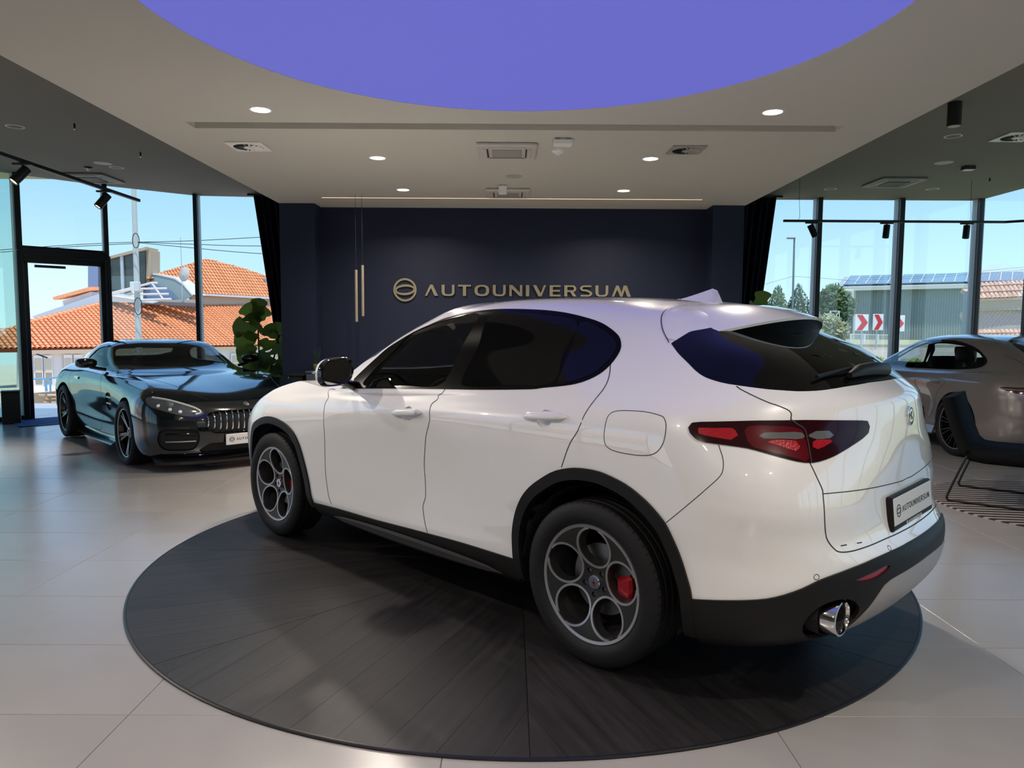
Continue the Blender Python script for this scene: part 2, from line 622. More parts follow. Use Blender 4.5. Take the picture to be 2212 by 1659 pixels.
# ------------------------------------------------------------------ shared car parts
M_TYRE = mat('tyre_rubber', srgb(26, 26, 28), .62, spec=.35, bump=.15, bscale=60)
M_BLACK_PLASTIC = mat('black_plastic', srgb(22, 21, 21), .5, spec=.3)
M_GLOSS_BLACK = mat('gloss_black', (.004, .004, .005), .06, spec=.6, coat=.6)
M_DARK_LINING = mat('dark_lining', (.012, .012, .013), .8)
M_SEAM = mat('panel_gap', (.03, .028, .027), .7)
M_CHROME = mat('chrome', (.78, .78, .79), .09, metal=1.0)
M_ALU = mat('machined_aluminium', (.50, .50, .51), .34, metal=.85)
M_GUN = mat('gunmetal', (.055, .053, .052), .38, metal=.7)
M_DISC = mat('brake_steel', (.22, .22, .23), .35, metal=.9)
M_CALIPER = mat('red_caliper', (.32, .006, .012), .3, coat=.6)
M_MIRROR = mat('mirror_glass', (.75, .78, .78), .02, metal=1.0)
M_PLATE = mat('plate_white', srgb(214, 212, 210), .4)
M_INK = mat('plate_ink', (.012, .012, .014), .5)
M_SEAT = mat('seat_leather', (.014, .013, .013), .5)

def clip2(pos, faces, val):
    """part of the faces where val > 0, split along the zero line"""
    pos = list(pos); val = list(val); cache = {}; out = []
    for f in faces:
        s = [val[i] for i in f]
        if min(s) > 0: out.append(f); continue
        if max(s) <= 0: continue
        keep = []
        for k in range(len(f)):
            i, j = f[k], f[(k + 1) % len(f)]
            if val[i] > 0: keep.append(i)
            if (val[i] > 0) != (val[j] > 0):
                key = (min(i, j), max(i, j))
                if key not in cache:
                    a, b = key; w = val[a] / (val[a] - val[b])
                    pos.append(tuple(pos[a][c] * (1 - w) + pos[b][c] * w for c in range(3))); val.append(0.0)
                    cache[key] = len(pos) - 1
                keep.append(cache[key])
        if len(keep) > 2: out.append(tuple(keep))
    return pos, out

OUT = Matrix.Rotation(-pi / 2, 4, 'X')          # wheel axis z -> car +y (outwards on the left side)

def tyre_mesh(R, half, r_rim):
    s = half
    prof = [(r_rim - .012, s * .55), (r_rim - .004, s * .80), (r_rim + .004, s * .86), (r_rim + .010, s * .90)]
    h = R - r_rim
    prof += [(r_rim + h * .25, s * .985), (r_rim + h * .42, s * 1.0), (r_rim + h * .60, s * .985), (r_rim + h * .78, s * .93), (r_rim + h * .90, s * .86), (r_rim + h * .955, s * .80)]
    tread = []
    for g in (.52, .18, -.18, -.52):
        tread += [(R - .001 - .004 * abs(g), s * (g + .075)), (R - .008, s * (g + .06)), (R - .008, s * (g - .06)), (R - .001 - .004 * abs(g), s * (g - .075))]
    back = [(r, -z) for r, z in reversed(prof)]
    m = MB(OUT)
    m.lathe(prof + [(R - .0045, s * .70)] + tread + [(R - .0045, -s * .70)] + back, 72)
    return m

def tread_grooves(parent, R, half, r_rim, n=64):
    m = MB(OUT); h = R - r_rim; s = half
    for k in range(n):
        Mx = Matrix.Rotation(2 * pi * k / n, 4, 'Z')
        for sg in (1, -1):
            rows = [[(r + .0010, -.0032 + d, z * sg), (r + .0010, .0032 + d, z * sg)] for (r, z, d) in ((R - .0035, s * .62, .012), (R - .0045, s * .70, .008), (r_rim + h * .955, s * .805, .003), (r_rim + h * .87, s * .885, 0))]
            m.loft(rows, False, False, Mx)
    o = m.build('tread_groove', mat('groove_black', (.0015, .0015, .0015), .9), parent)
    o['kind'] = 'stuff'

def disc_and_caliper(parent, r=.16, z=-.005, ang=pi * .98, cal=M_CALIPER):
    m = MB(OUT); m.lathe([(.055, z - .02), (.055, z + .03), (.075, z + .03), (.08, z + .006), (r, z + .006), (r, z - .02), (.07, z - .02)], 40)
    m.build('brake_disc', M_DISC, parent, smooth=True)
    m = MB(OUT)
    pts = []
    for (r0, r1, z0, z1) in ((r * .60, r * 1.10, z - .045, z + .042),):
        n = 8; a0, a1 = ang - .42, ang + .42
        rings = []
        for k in range(n + 1):
            a = a0 + (a1 - a0) * k / n
            e = .012 if k in (0, n) else 0
            sec = [(r0 + e, z0 + e), (r1 - e, z0 + e), (r1 - e, z1 - .012), (r1 - .012 - e, z1 - e), (r0 + .012 + e, z1 - e), (r0 + e, z1 - .012)]
            rings.append([(q * cos(a), q * sin(a), zz) for q, zz in sec])
        m.loft(rings, True, True)
    m.build('brake_caliper', cal, parent, smooth=True, angle=35)

def wheel_ring_holes(parent, R_lip=.262, R=.3655, half=.118):
    """five round openings with machined rims"""
    tyre_mesh(R, half, R_lip).build('tyre', M_TYRE, parent, smooth=True, angle=30)
    tread_grooves(parent, R, half, R_lip)
    m = MB(OUT)
    m.lathe([(R_lip - .016, .094), (R_lip - .018, .06), (R_lip - .035, .035), (R_lip - .042, -.09), (R_lip - .01, -.11)], 64)
    m.build('rim_barrel', M_GUN, parent, smooth=True)
    m = MB(OUT); m.lathe([(R_lip - .017, .088), (R_lip - .014, .100), (R_lip - .002, .103), (R_lip + .001, .099), (R_lip + .001, .088)], 72)
    m.build('rim_lip', M_ALU, parent, smooth=True)
    Rp = R_lip - .013
    def zf(r): return .097 - .040 * max(0, 1 - (r / Rp) ** 1.6) ** 1.3
    nr, na = 46, 260
    pos, faces = [], []
    for i in range(nr + 1):
        r = .012 + (Rp - .012) * i / nr
        for j in range(na):
            a = 2 * pi * j / na
            pos.append((r * cos(a), r * sin(a), zf(r)))
    for i in range(nr):
        for j in range(na):
            k = (j + 1) % na
            faces.append((i * na + j, (i + 1) * na + j, (i + 1) * na + k, i * na + k))
    c, hr = R_lip * .612, R_lip * .325
    cs = [(c * cos(-pi / 2 - .06 + 2 * pi * k / 5), c * sin(-pi / 2 - .06 + 2 * pi * k / 5)) for k in range(5)]
    for (cx, cy) in cs:
        val = [math.hypot(p[0] - cx, p[1] - cy) - hr for p in pos]
        pos, faces = clip2(pos, faces, val)
    # bolt holes
    bolts = [(.056 * cos(-pi / 2 - .06 + pi / 5 + 2 * pi * k / 5), .056 * sin(-pi / 2 - .06 + pi / 5 + 2 * pi * k / 5)) for k in range(5)]
    for (cx, cy) in bolts:
        val = [math.hypot(p[0] - cx, p[1] - cy) - .0125 for p in pos]
        pos, faces = clip2(pos, faces, val)
    m = MB(OUT); m.add(pos, faces)
    def wall(cx, cy, rad, dep, n=40):
        pts = []
        for j in range(n + 1):
            a = 2 * pi * j / n
            x, y = cx + rad * cos(a), cy + rad * sin(a)
            pts.append((x, y) if math.hypot(x, y) < Rp + .001 else None)
        for a, b in zip(pts, pts[1:]):
            if a and b:
                za, zb = zf(math.hypot(*a)), zf(math.hypot(*b))
                sh = .90
                a2 = (cx + (a[0] - cx) * sh, cy + (a[1] - cy) * sh); b2 = (cx + (b[0] - cx) * sh, cy + (b[1] - cy) * sh)
                m.add([(*a, za), (*b, zb), (*b2, zb - dep), (*a2, za - dep)], [(0, 1, 2, 3)])
    for q in cs: wall(*q, hr, .045)
    for q in bolts: wall(*q, .0125, .03, 12)
    m.build('spoke_plate', M_GUN, parent, smooth=True, angle=40)
    for (cx, cy) in cs:                        # bright machined edge of every opening
        m = MB(OUT); n = 64; rows = [[], [], [], []]
        def seg(pts):
            if len(pts) < 2: return
            rr = [[], [], [], []]
            for a in pts:
                for q, (rad, dz) in enumerate(((hr - .001, -.012), (hr - .001, .0018), (hr + .0085, .0018), (hr + .0095, -.004))):
                    x, y = cx + rad * cos(a), cy + rad * sin(a)
                    rr[q].append((x, y, zf(min(math.hypot(x, y), Rp)) + dz))
            m.loft(rr, False)
        cur = []
        a_in = atan2(-cy, -cx)
        for j in range(n + 1):
            a = a_in - pi + 2 * pi * j / n
            x, y = cx + (hr + .009) * cos(a), cy + (hr + .009) * sin(a)
            if math.hypot(x, y) < Rp + .004: cur.append(a)
            else: seg(cur); cur = []
        seg(cur)
        m.build('machined_ring', M_ALU, parent, smooth=True)
    m = MB(OUT); m.lathe([(.031, .055), (.031, .066), (.028, .069), (.0005, .070)], 28); m.build('hub_cap', M_CHROME, parent, smooth=True)
    m = MB(OUT); m.box(-.0035, .0035, -.017, .017, .0701, .0712); m.box(-.014, .014, -.0035, .0035, .0701, .0712); m.build('hub_emblem', mat('emblem_red', (.16, .04, .05), .3), parent)
    for q in bolts:
        m = MB(OUT); m.cyl((q[0], q[1], .03), (q[0], q[1], .052), .009, n=6); m.build('wheel_bolt', M_DISC, parent)
    disc_and_caliper(parent)

def wheel_spokes(parent, R_lip=.262, R=.345, half=.14, n=5, split=True, spoke=M_GLOSS_BLACK, edge=M_ALU, twist=0.0, cross=False, cal=M_DISC):
    tyre_mesh(R, half, R_lip).build('tyre', M_TYRE, parent, smooth=True, angle=30)
    m = MB(OUT)
    zl = half * .84
    m.lathe([(R_lip - .012, zl - .004), (R_lip - .03, zl - .05), (R_lip - .04, -half * .8)], 56)
    m.build('rim_barrel', M_GLOSS_BLACK, parent, smooth=True)
    m = MB(OUT); m.lathe([(R_lip - .011, zl - .012), (R_lip - .010, zl), (R_lip, zl + .002), (R_lip + .002, zl - .010)], 64)
    m.build('rim_lip', edge, parent, smooth=True)
    z0, z1 = zl - .045, zl - .012
    for k in range(n):
        a = pi / 2 + twist + 2 * pi * k / n
        arms = ((-.105, .10), (.105, -.10)) if split else ((0, 0),)
        m = MB(OUT); e = MB(OUT)
        for (d1, d0) in arms:
            d0 *= .45
            if cross: d0 = -d1 * 1.0
            p0 = Vector((.035 * cos(a + d0), .035 * sin(a + d0), z0)); p1 = Vector(((R_lip - .01) * cos(a + d1), (R_lip - .01) * sin(a + d1), z1))
            d = (p1 - p0); sdir = Vector((-d.y, d.x, 0)).normalized()
            w0, w1 = (.014, .011) if not cross else (.007, .007)
            m.loft([[tuple(p0 - sdir * w0), tuple(p0 + sdir * w0), tuple(p0 + sdir * w0 * .6 - Vector((0, 0, .03))), tuple(p0 - sdir * w0 * .6 - Vector((0, 0, .03)))],
                    [tuple(p1 - sdir * w1), tuple(p1 + sdir * w1), tuple(p1 + sdir * w1 * .6 - Vector((0, 0, .03))), tuple(p1 - sdir * w1 * .6 - Vector((0, 0, .03)))]], True, True)
            sg = 1 if d1 >= 0 else -1
            up = Vector((0, 0, .001))
            for s2 in ((sg,) if not cross else (1,)):
                a0, a1 = p0 + sdir * w0 * s2 * (1 if not cross else .5), p1 + sdir * w1 * s2 * (1 if not cross else .5)
                b0, b1 = a0 - sdir * .004 * s2, a1 - sdir * .004 * s2
                e.add([tuple(a0 + up), tuple(a1 + up), tuple(b1 + up), tuple(b0 + up)], [(0, 1, 2, 3)])
        sp = m.build('spoke', spoke, parent, smooth=False)
        e.build('spoke_edge', edge, sp)
    m = MB(OUT); m.lathe([(.06, z0 - .02), (.058, z0 + .004), (.034, z0 + .010), (.032, z0 + .016), (.0005, z0 + .018)], 24)
    m.build('hub_cap', spoke, parent, smooth=True)
    disc_and_caliper(parent, r=.17, z=-.02, cal=cal)

def make_wheels(car, builder, spots):
    """one wheel with its pieces, then copies; spots = (x, y, z, left?)"""
    first = None
    for (x, y, z, left) in spots:
        if first is None:
            w = bpy.data.objects.new('wheel', None); link(w, car)
            builder(w); first = w
        else:
            w = copy_tree(first, car)
        w.location = (x, y, z)
        w.rotation_euler = (0, 0, 0 if left else pi)

def seat(parent, x, y, z, w=.25, h=.62, name='seat', rake=.28):
    """bucket seat: cushion, back and head restraint, facing +x"""
    m = MB()
    def slab(cx, cz, L, T, W, M):
        rings = []
        for k in range(9):
            t = -1 + 2 * k / 8
            e = (1 - abs(t) ** 4) ** .5 if abs(t) < 1 else .25
            e = max(e, .3)
            rings.append([(cx + L * t, W * cos(a) * (.75 + .25 * e) if True else 0, cz + T * e * sin(a)) for a in [2 * pi * j / 14 for j in range(14)]])
        m.loft(rings, True, True, M)
    base = Matrix.Translation((x, y, z))
    slab(.05, .0, .26, .07, w, base)
    B = base @ Matrix.Translation((-.20, 0, .05)) @ Matrix.Rotation(-(pi / 2 - rake) , 4, 'Y')
    m2 = m
    slab(.30, 0, .32, .065, w, B @ Matrix.Rotation(0, 4, 'X'))
    H = base @ Matrix.Translation((-.20 - (h + .16) * sin(rake), 0, .05 + (h + .10) * cos(rake))) @ Matrix.Rotation(-(pi / 2 - rake), 4, 'Y')
    slab(0, 0, .10, .05, .13, H)
    return m.build(name, M_SEAT, parent, smooth=True, angle=60)

def steering_wheel(parent, x, y, z, tilt=.42):
    m = MB(Matrix.Translation((x, y, z)) @ Matrix.Rotation(pi / 2 - tilt, 4, 'Y'))
    m.tube([(.185 * cos(a), .185 * sin(a), 0) for a in [2 * pi * k / 28 for k in range(28)]], .014, 8, closed=True)
    m.lathe([(.001, .02), (.06, .02), (.07, 0), (.06, -.03)], 16)
    for a in (0, pi, -pi / 2): m.cyl((.05 * cos(a), .05 * sin(a), 0), (.18 * cos(a), .18 * sin(a), 0), .013, n=6)
    return m.build('steering_wheel', M_SEAT, parent, smooth=True)

# ------------------------------------------------------------------ lettering
def _arc(cx, cy, rx, ry, a0, a1, n=8):
    return [(cx + rx * cos(radians(a0 + (a1 - a0) * k / n)), cy + ry * sin(radians(a0 + (a1 - a0) * k / n))) for k in range(n + 1)]
def _sup(cx, cy, rx, ry, p=2.6, n=36):
    o = []
    for k in range(n):
        a = 2 * pi * k / n; c, s = cos(a), sin(a)
        o.append((cx + rx * math.copysign(abs(c) ** (2 / p), c), cy + ry * math.copysign(abs(s) ** (2 / p), s)))
    return o
def _stroke(path, w0, w1=None):
    """constant-height band along a path: returns quads"""
    w1 = w0 if w1 is None else w1
    P = [Vector((a, b, 0)) for a, b in path]; L, R = [], []
    for i, p in enumerate(P):
        d = (P[min(i + 1, len(P) - 1)] - P[max(i - 1, 0)]).normalized()
        n = Vector((-d.y, d.x, 0)); f = abs(d.x); w = w0 * f + w1 * (1 - f)
        L.append(tuple((p + n * w / 2)[:2])); R.append(tuple((p - n * w / 2)[:2]))
    return [[L[i], L[i + 1], R[i + 1], R[i]] for i in range(len(P) - 1)]
def _annulus(o, i):
    n = len(o)
    return [[o[k], o[(k + 1) % n], i[(k + 1) % n], i[k]] for k in range(n)]
def glyph(ch):
    """polygons of one wide capital of height 1, and its advance"""
    if ch == 'A': return [[(0, 0), (.50, 1), (.72, 1), (1.22, 0), (.90, 0), (.57, .70), (.20, 0)]], 1.22
    if ch == 'U': return [[(0, 1), (0, .36)] + _arc(.40, .36, .40, .36, 180, 270)[1:] + _arc(.80, .36, .40, .36, 270, 360) + [(1.2, 1), (.96, 1), (.96, .38)] + _arc(.78, .36, .18, .21, 0, -90)[1:] + _arc(.46, .36, .18, .21, 270, 180) + [(.28, 1)]], 1.2
    if ch == 'T': return [[(0, 1), (1.18, 1), (1.18, .84), (.73, .84), (.73, 0), (.44, 0), (.44, .84), (0, .84)]], 1.18
    if ch == 'O': return _annulus(_sup(.68, .5, .68, .5), _sup(.68, .5, .40, .34)), 1.36
    if ch == 'N': return [[(0, 0), (0, 1), (.27, 1), (.98, .34), (.98, 1), (1.2, 1), (1.2, 0), (.96, 0), (.22, .68), (.22, 0)]], 1.2
    if ch == 'I': return [[(0, 0), (0, 1), (.31, 1), (.31, 0)]], .31
    if ch == 'V': return [[(0, 1), (.31, 1), (.73, .27), (1.02, 1), (1.22, 1), (.80, 0), (.52, 0)]], 1.22
    if ch == 'E': return [[(0, 0), (0, 1), (1.02, 1), (1.02, .85), (.30, .85), (.30, .575), (.96, .575), (.96, .43), (.30, .43), (.30, .15), (1.02, .15), (1.02, 0)]], 1.02
    if ch == 'R':
        o = [(.28, 1), (.78, 1)] + _arc(.78, .70, .34, .30, 90, -90)[1:] + [(.28, .40)]
        i = [(.28, .85), (.76, .85)] + _arc(.76, .70, .14, .15, 90, -90)[1:] + [(.28, .55)]
        return [[(0, 0), (0, 1), (.28, 1), (.28, 0)]] + [[o[k], o[k + 1], i[k + 1], i[k]] for k in range(len(o) - 1)] + [[(.55, .41), (.84, .41), (1.16, 0), (.83, 0)]], 1.16
    if ch == 'S':
        path = [(1.02, .92), (.55, .925)] + _arc(.36, .735, .27, .19, 90, 270, 10) + [(.60, .545), (.68, .5)] + [(.70, .46)] + _arc(.72, .265, .27, .19, 90, -90, 10)[1:] + [(.45, .075), (.03, .08)]
        return _stroke(path, .15, .26), 1.06
    if ch == 'M': return [[(0, 0), (.40, 1), (.62, 1), (.90, .36), (1.10, 1), (1.38, 1), (1.78, 0), (1.44, 0), (1.20, .62), (.98, 0), (.78, 0), (.50, .64), (.20, 0)]], 1.78
    return [], .6

def letter_mb(ch, x, y, h, t, M=None, slim=1.0):
    m = MB(M)
    polys, adv = glyph(ch)
    for p in polys:
        area = sum(p[i][0] * p[(i + 1) % len(p)][1] - p[(i + 1) % len(p)][0] * p[i][1] for i in range(len(p)))
        if area < 0: p = p[::-1]
        m.prism([(x + a * h * slim, y + b * h) for a, b in p], 0, t)
    return m, adv * h * slim

def emblem_mb(r, t, M=None):
    """round badge: a ring crossed by a slanted orbit band"""
    m = MB(M)
    for q in _annulus(_sup(0, 0, r, r, 2, 48), _sup(0, 0, r * .83, r * .83, 2, 48)): m.prism(q, 0, t)
    o = _sup(0, 0, r * .86, r * .46, 2.1, 48); i = _sup(0, 0, r * .72, r * .27, 2.1, 48)
    ca, sa = cos(.06), sin(.06)
    rot = lambda L: [(a * ca - b * sa, a * sa + b * ca) for a, b in L]
    for q in _annulus(rot(o), rot(i)): m.prism(q, 0, t)
    return m

def lettering(text, h, t, M, material, parent, gap=.22, slim=1.0, emblem=0.0, name='letter', join=False):
    x = 0.0
    if emblem:
        emblem_mb(emblem, t, M @ Matrix.Translation((emblem, h * .5, 0))).build('emblem', material, parent)
        x = emblem * 2 + h * .75
    J = MB()
    for ch in text:
        m, adv = letter_mb(ch, x, 0, h, t, M, slim)
        if join: J.add(m.v, m.f)
        else: m.build(name, material, parent)
        x += adv + gap * h
    if join: J.build(name, material, parent)
    return x

def text_width(text, h, gap=.22, slim=1.0, emblem=0.0):
    return sum(glyph(c)[1] * h * slim + gap * h for c in text) - gap * h + (emblem * 2 + h * .75 if emblem else 0)
# ------------------------------------------------------------------ the showroom shell
RXW = 8.36
ZW, ZD = 3.036, 3.77            # white dropped ceiling, dark ceiling
M_TILE = mat('floor_tile', (.37, .35, .335), .27, spec=.85, coat=.35, coat_rough=.22, noise=.05, nscale=1.6, rand=.03)
M_GROUT = mat('grout', (.16, .15, .145), .8)
M_CEIL = mat('white_ceiling', (.58, .555, .50), .85)
M_DCEIL = mat('dark_ceiling', (.17, .157, .137), .8)
M_NAVY = mat('navy_wall', (.014, .019, .043), .55, spec=.3, noise=.04, nscale=2)
M_FRAME = mat('black_aluminium', (.016, .017, .019), .4, spec=.4)
M_FRAME_L = mat('grey_aluminium', (.40, .43, .45), .4)
M_PALE_WALL = mat('pale_wall', (.62, .58, .52), .8)
M_GLASS = glassmat('window_glass', (.93, .97, .96), .05)
M_GLASS_G = glassmat('green_glass', (.74, .88, .82), .10)

# floor: tiles on a screed
floor = struct_empty('floor', label='large pale stone tiles with thin joints')
m = MB(); m.box(-9.9, 8.4, -7, 13.3, -.12, -.003); m.build('screed', M_GROUT, floor)
TX, TY, TX0, TY0 = 1.2285, .6095, -.228, 2.69
m = MB(); g = .0016
m.add([(g + .002, g + .002, 0), (TX - g - .002, g + .002, 0), (TX - g - .002, TY - g - .002, 0), (g + .002, TY - g - .002, 0),
       (g, g, -.0015), (TX - g, g, -.0015), (TX - g, TY - g, -.0015), (g, TY - g, -.0015), (g, g, -.008), (TX - g, g, -.008), (TX - g, TY - g, -.008), (g, TY - g, -.008)],
      [(0, 1, 2, 3)] + [(4 + i, 4 + (i + 1) % 4, (i + 1) % 4, i) for i in range(4)] + [(8 + i, 8 + (i + 1) % 4, 4 + (i + 1) % 4, 4 + i) for i in range(4)])
tile_me = None
slabs = MB()
for i in range(-8, 8):
    for j in range(-16, 20):
        x, y = TX0 + i * TX, TY0 + j * TY
        if x > 8.35 or x < -10.5 or y > 13.3: continue
        xc, yc = x + TX / 2, y + TY / 2
        seen = y > 2.0 and abs(xc) < yc * .72 + 1.0 and math.hypot(xc - .077, yc - 4.71) > 1.45 and not (xc < -6.2 - (12.6 - yc) * .9 and yc > 8.6)
        if seen:
            if tile_me is None:
                o = m.build('tile', M_TILE, floor); tile_me = o.data
            else:
                o = bpy.data.objects.new('tile', tile_me); link(o, floor)
            o.location = (x, y, 0)
        else:
            slabs.add([(p[0] + x, p[1] + y, p[2]) for p in m.v[:4]], [(0, 1, 2, 3)])
o = slabs.build('tile_field', M_TILE, floor); o['kind'] = 'stuff'

# turntable: plank sectors inside a dark ring
CX, CY, RT = .077, 4.712, 2.32
tt = thing('turntable', 'round turntable of dark wood planks set into the pale floor', 'turntable', (CX, CY, 0))
m = MB(); m.lathe([(RT - .10, 0), (RT, 0), (RT, .007), (RT - .004, .0095), (RT - .012, .0105), (RT - .012, .004), (RT - .10, .004)], 160)
m.build('rim', mat('turntable_rim', (.010, .010, .011), .35), tt, smooth=True, angle=30)
m = MB(); m.lathe([(.001, .003), (RT - .02, .003)], 96); m.build('base', M_FRAME, tt)
M_PLANK = mat('dark_plank', (.017, .0148, .0155), .44, spec=.65, noise=.42, nscale=3.0, stretch=(.8, 9, 1), rand=.22, bump=.06, bscale=30)
def clip_poly(P, n, c):
    out = []
    for i in range(len(P)):
        a, b = P[i], P[(i + 1) % len(P)]
        da, db = a[0] * n[0] + a[1] * n[1] - c, b[0] * n[0] + b[1] * n[1] - c
        if da <= 0: out.append(a)
        if (da < 0) != (db < 0) and abs(da - db) > 1e-12:
            t = da / (da - db); out.append((a[0] + (b[0] - a[0]) * t, a[1] + (b[1] - a[1]) * t))
    return out
for k in range(8):
    a0 = -pi / 2 + k * pi / 4
    am = a0 + pi / 8
    arc = [(0, 0)] + [((RT - .013) * cos(a), (RT - .013) * sin(a)) for a in [-pi / 8 + pi / 4 * j / 14 for j in range(15)]]
    w = .1905
    for s in range(-5, 5):
        P = clip_poly(arc, (0, 1), (s + 1) * w - .0006); P = clip_poly(P, (0, -1), -s * w - .0006)
        P = clip_poly(P, (-sin(pi / 8), cos(pi / 8)), -.0016); P = clip_poly(P, (-sin(pi / 8), -cos(pi / 8)), -.0016)
        if len(P) < 3: continue
        m = MB(); m.prism(P, .003, .0095)
        o = m.build('plank', M_PLANK, tt); o.rotation_euler = (0, 0, am)

# white dropped ceiling with the curtain slot, and the dark ceiling beside it
m = MB()
X0, X1, YB, YF = -2.945, 2.985, -3.0, 9.74
m.box(X0, X1, YB, 5.71, ZW, ZD + .02); m.box(X0, X1, 5.885, YF, ZW, ZD + .02)
m.box(X0, -2.49, 5.71, 5.885, ZW, ZD + .02); m.box(2.56, X1, 5.71, 5.885, ZW, ZD + .02); m.box(-2.49, 2.56, 5.71, 5.885, ZW + .10, ZD + .02)
tag(m.build('ceiling_white', M_CEIL, None), 'white dropped ceiling over the turntable', None, None, 'structure')
OUTL = [(RXW, -7.0), (RXW, 13.22), (-4.30, 13.29), (-5.57, 13.17), (-6.75, 12.25), (-7.62, 11.34), (-8.42, 10.32), (-9.09, 9.2), (-9.57, 7.92), (-9.82, 6.5), (-9.87, 5.0), (-9.87, -7.0)]
m = MB(); m.prism(OUTL, ZD, ZD + .30)
tag(m.build('ceiling_dark', M_DCEIL, None), 'dark grey ceiling along both glass sides', None, None, 'structure')

# added slab outside the entrance, stands in for a beige reflection in the glass
m = MB(); m.prism([(-9.8, 11.80), (-7.28, 11.80), (-7.60, 11.45), (-8.45, 10.36), (-9.8, 8.2)], ZD + .01, ZD + .22)
tag(m.build('reflection_slab', mat('reflection_beige', srgb(206, 196, 160), .8), None), 'beige slab standing in for a reflection above the entrance', None, None, 'structure')
# back wall: navy core with two pilasters
m = MB(); m.box(-2.94, 2.975, 9.72, 12.75, 0, ZD)
tag(m.build('wall_back', M_NAVY, None), 'dark navy wall behind the sign', None, None, 'structure')
m = MB(); m.box(-2.94, -2.49, 9.41, 9.72, 0, ZD)
tag(m.build('wall_pilaster', M_NAVY, None), 'navy pilaster at the plant side of the sign wall', None, None, 'structure')
m = MB(); m.box(2.575, 2.975, 9.39, 9.72, 0, ZD)
tag(m.build('wall_pilaster', M_NAVY, None), 'navy pilaster at the lounge side of the sign wall', None, None, 'structure')
m = MB(); m.box(-9.9, 8.4, -7.2, -7.0, 0, ZD)
tag(m.build('wall_front', M_PALE_WALL, None), None, None, None, 'structure')

# glazed facades
WN = [0]
def pane(a, b, z0, z1, material, muls=(True, False), mw=.07, md=.14, light=True):
    """one bay of glazing from a to b (plan points), mullion at a and/or b"""
    WN[0] += 1
    w = struct_empty('window_%d' % WN[0])
    a, b = Vector((*a, 0)), Vector((*b, 0)); d = (b - a).normalized(); n = Vector((-d.y, d.x, 0)); L = (b - a).length
    Mx = Matrix(((d.x, n.x, 0, a.x), (d.y, n.y, 0, a.y), (0, 0, 1, 0), (0, 0, 0, 1)))
    m = MB(Mx); m.box(.02, L - .02, -.008, .008, z0 + .02, z1); m.build('glass', material, w)
    for on, x in zip(muls, (0, L)):
        if on:
            m = MB(Mx); m.bbox(x - mw / 2, x + mw / 2, -md, .02, z0, z1, .006); m.build('mullion', M_FRAME, w)
            if light:
                m = MB(Mx); m.box(x - mw / 2 - .004, x + mw / 2 + .004, -md * .55, .05, z0, z1); m.build('mullion_cover', M_FRAME_L, w)
    m = MB(Mx); m.box(0, L, -.05, .03, z0, z0 + .07); m.build('bottom_rail', M_FRAME, w)
    return w, Mx, L
P1, P2, P3, P4 = (-7.56, 11.30), (-6.70, 12.20), (-5.54, 13.10), (-4.30, 13.22)
pane(P3, P4, 0, ZD, M_GLASS, (True, False))
pane(P4, (-2.9, 13.22), 0, ZD, M_GLASS, (False, False))
pane(P2, P3, 0, ZD, M_GLASS, (True, False))
pane(P1, P2, 2.62, ZD, M_GLASS, (True, False))
chain = [P1, (-8.35, 10.28), (-9.02, 9.18), (-9.5, 7.9), (-9.75, 6.5), (-9.8, 5.0), (-9.8, 3.4), (-9.8, 1.8), (-9.8, .2), (-9.8, -1.4), (-9.8, -3.0), (-9.8, -5.0), (-9.8, -7.0)]
for k in range(len(chain) - 1):
    if k in (0, 1, 2, 3, 5, 6, 7, 8): pane(chain[k + 1], chain[k], 0, ZD, M_GLASS_G if k == 0 else M_GLASS, (k > 0, k == 0))
    else:
        a, b = chain[k], chain[k + 1]; m = MB(); m.prism([a, b, (b[0] - .2, b[1]), (a[0] - .2, a[1])], 0, ZD); tag(m.build('wall_left', M_PALE_WALL, None), None, None, None, 'structure')
RX = 8.30
xs = [2.975, 4.55, 5.45, 6.90, RX]
for k in range(4):
    pane((xs[k], 13.15), (xs[k + 1], 13.15), 0, ZD, M_GLASS, (k > 1, k == 3), .08, .18)
ys = [13.15, 11.55, 9.9, 8.2, 6.5, 4.8, 3.1, 1.4, -.3, -2.0, -3.7, -5.4, -7.0]
for k in range(len(ys) - 1):
    pane((RX, ys[k]), (RX, ys[k + 1]), 0, ZD, M_GLASS, (False, True), .08, .18)
# door in the bay beside the green pane (it stands open)
dr = struct_empty('door_1', label='open black framed glass entrance')
d = Vector((P2[0] - P1[0], P2[1] - P1[1], 0)); L = d.length; d.normalize(); n = Vector((-d.y, d.x, 0))
Mx = Matrix(((d.x, n.x, 0, P1[0]), (d.y, n.y, 0, P1[1]), (0, 0, 1, 0), (0, 0, 0, 1)))
m = MB(Mx); m.bbox(0, L, -.14, .03, 2.53, 2.64, .008); m.build('transom', M_FRAME, dr)
m = MB(Mx); m.bbox(.035, L - .035, -.10, .02, 2.43, 2.525, .008); m.bbox(.035, .115, -.10, .02, 0, 2.43, .008); m.bbox(L - .115, L - .035, -.10, .02, 0, 2.43, .008); m.build('door_frame', M_FRAME, dr)
m = MB(Mx); m.bbox(-.035, .035, -.14, .03, 0, 2.6, .008); m.bbox(L - .035, L + .035, -.14, .03, 0, 2.6, .008); m.build('jamb', M_FRAME, dr)
m = MB(Mx); m.tube([(.17, -.14, 1.02), (.17, -.17, 1.02), (.30, -.17, .96)], .012, 8); m.build('handle', M_CHROME, dr)
m = MB(Mx); m.box(.20, .62, -.13, -.09, 2.36, 2.40); m.build('door_closer', M_FRAME, dr)

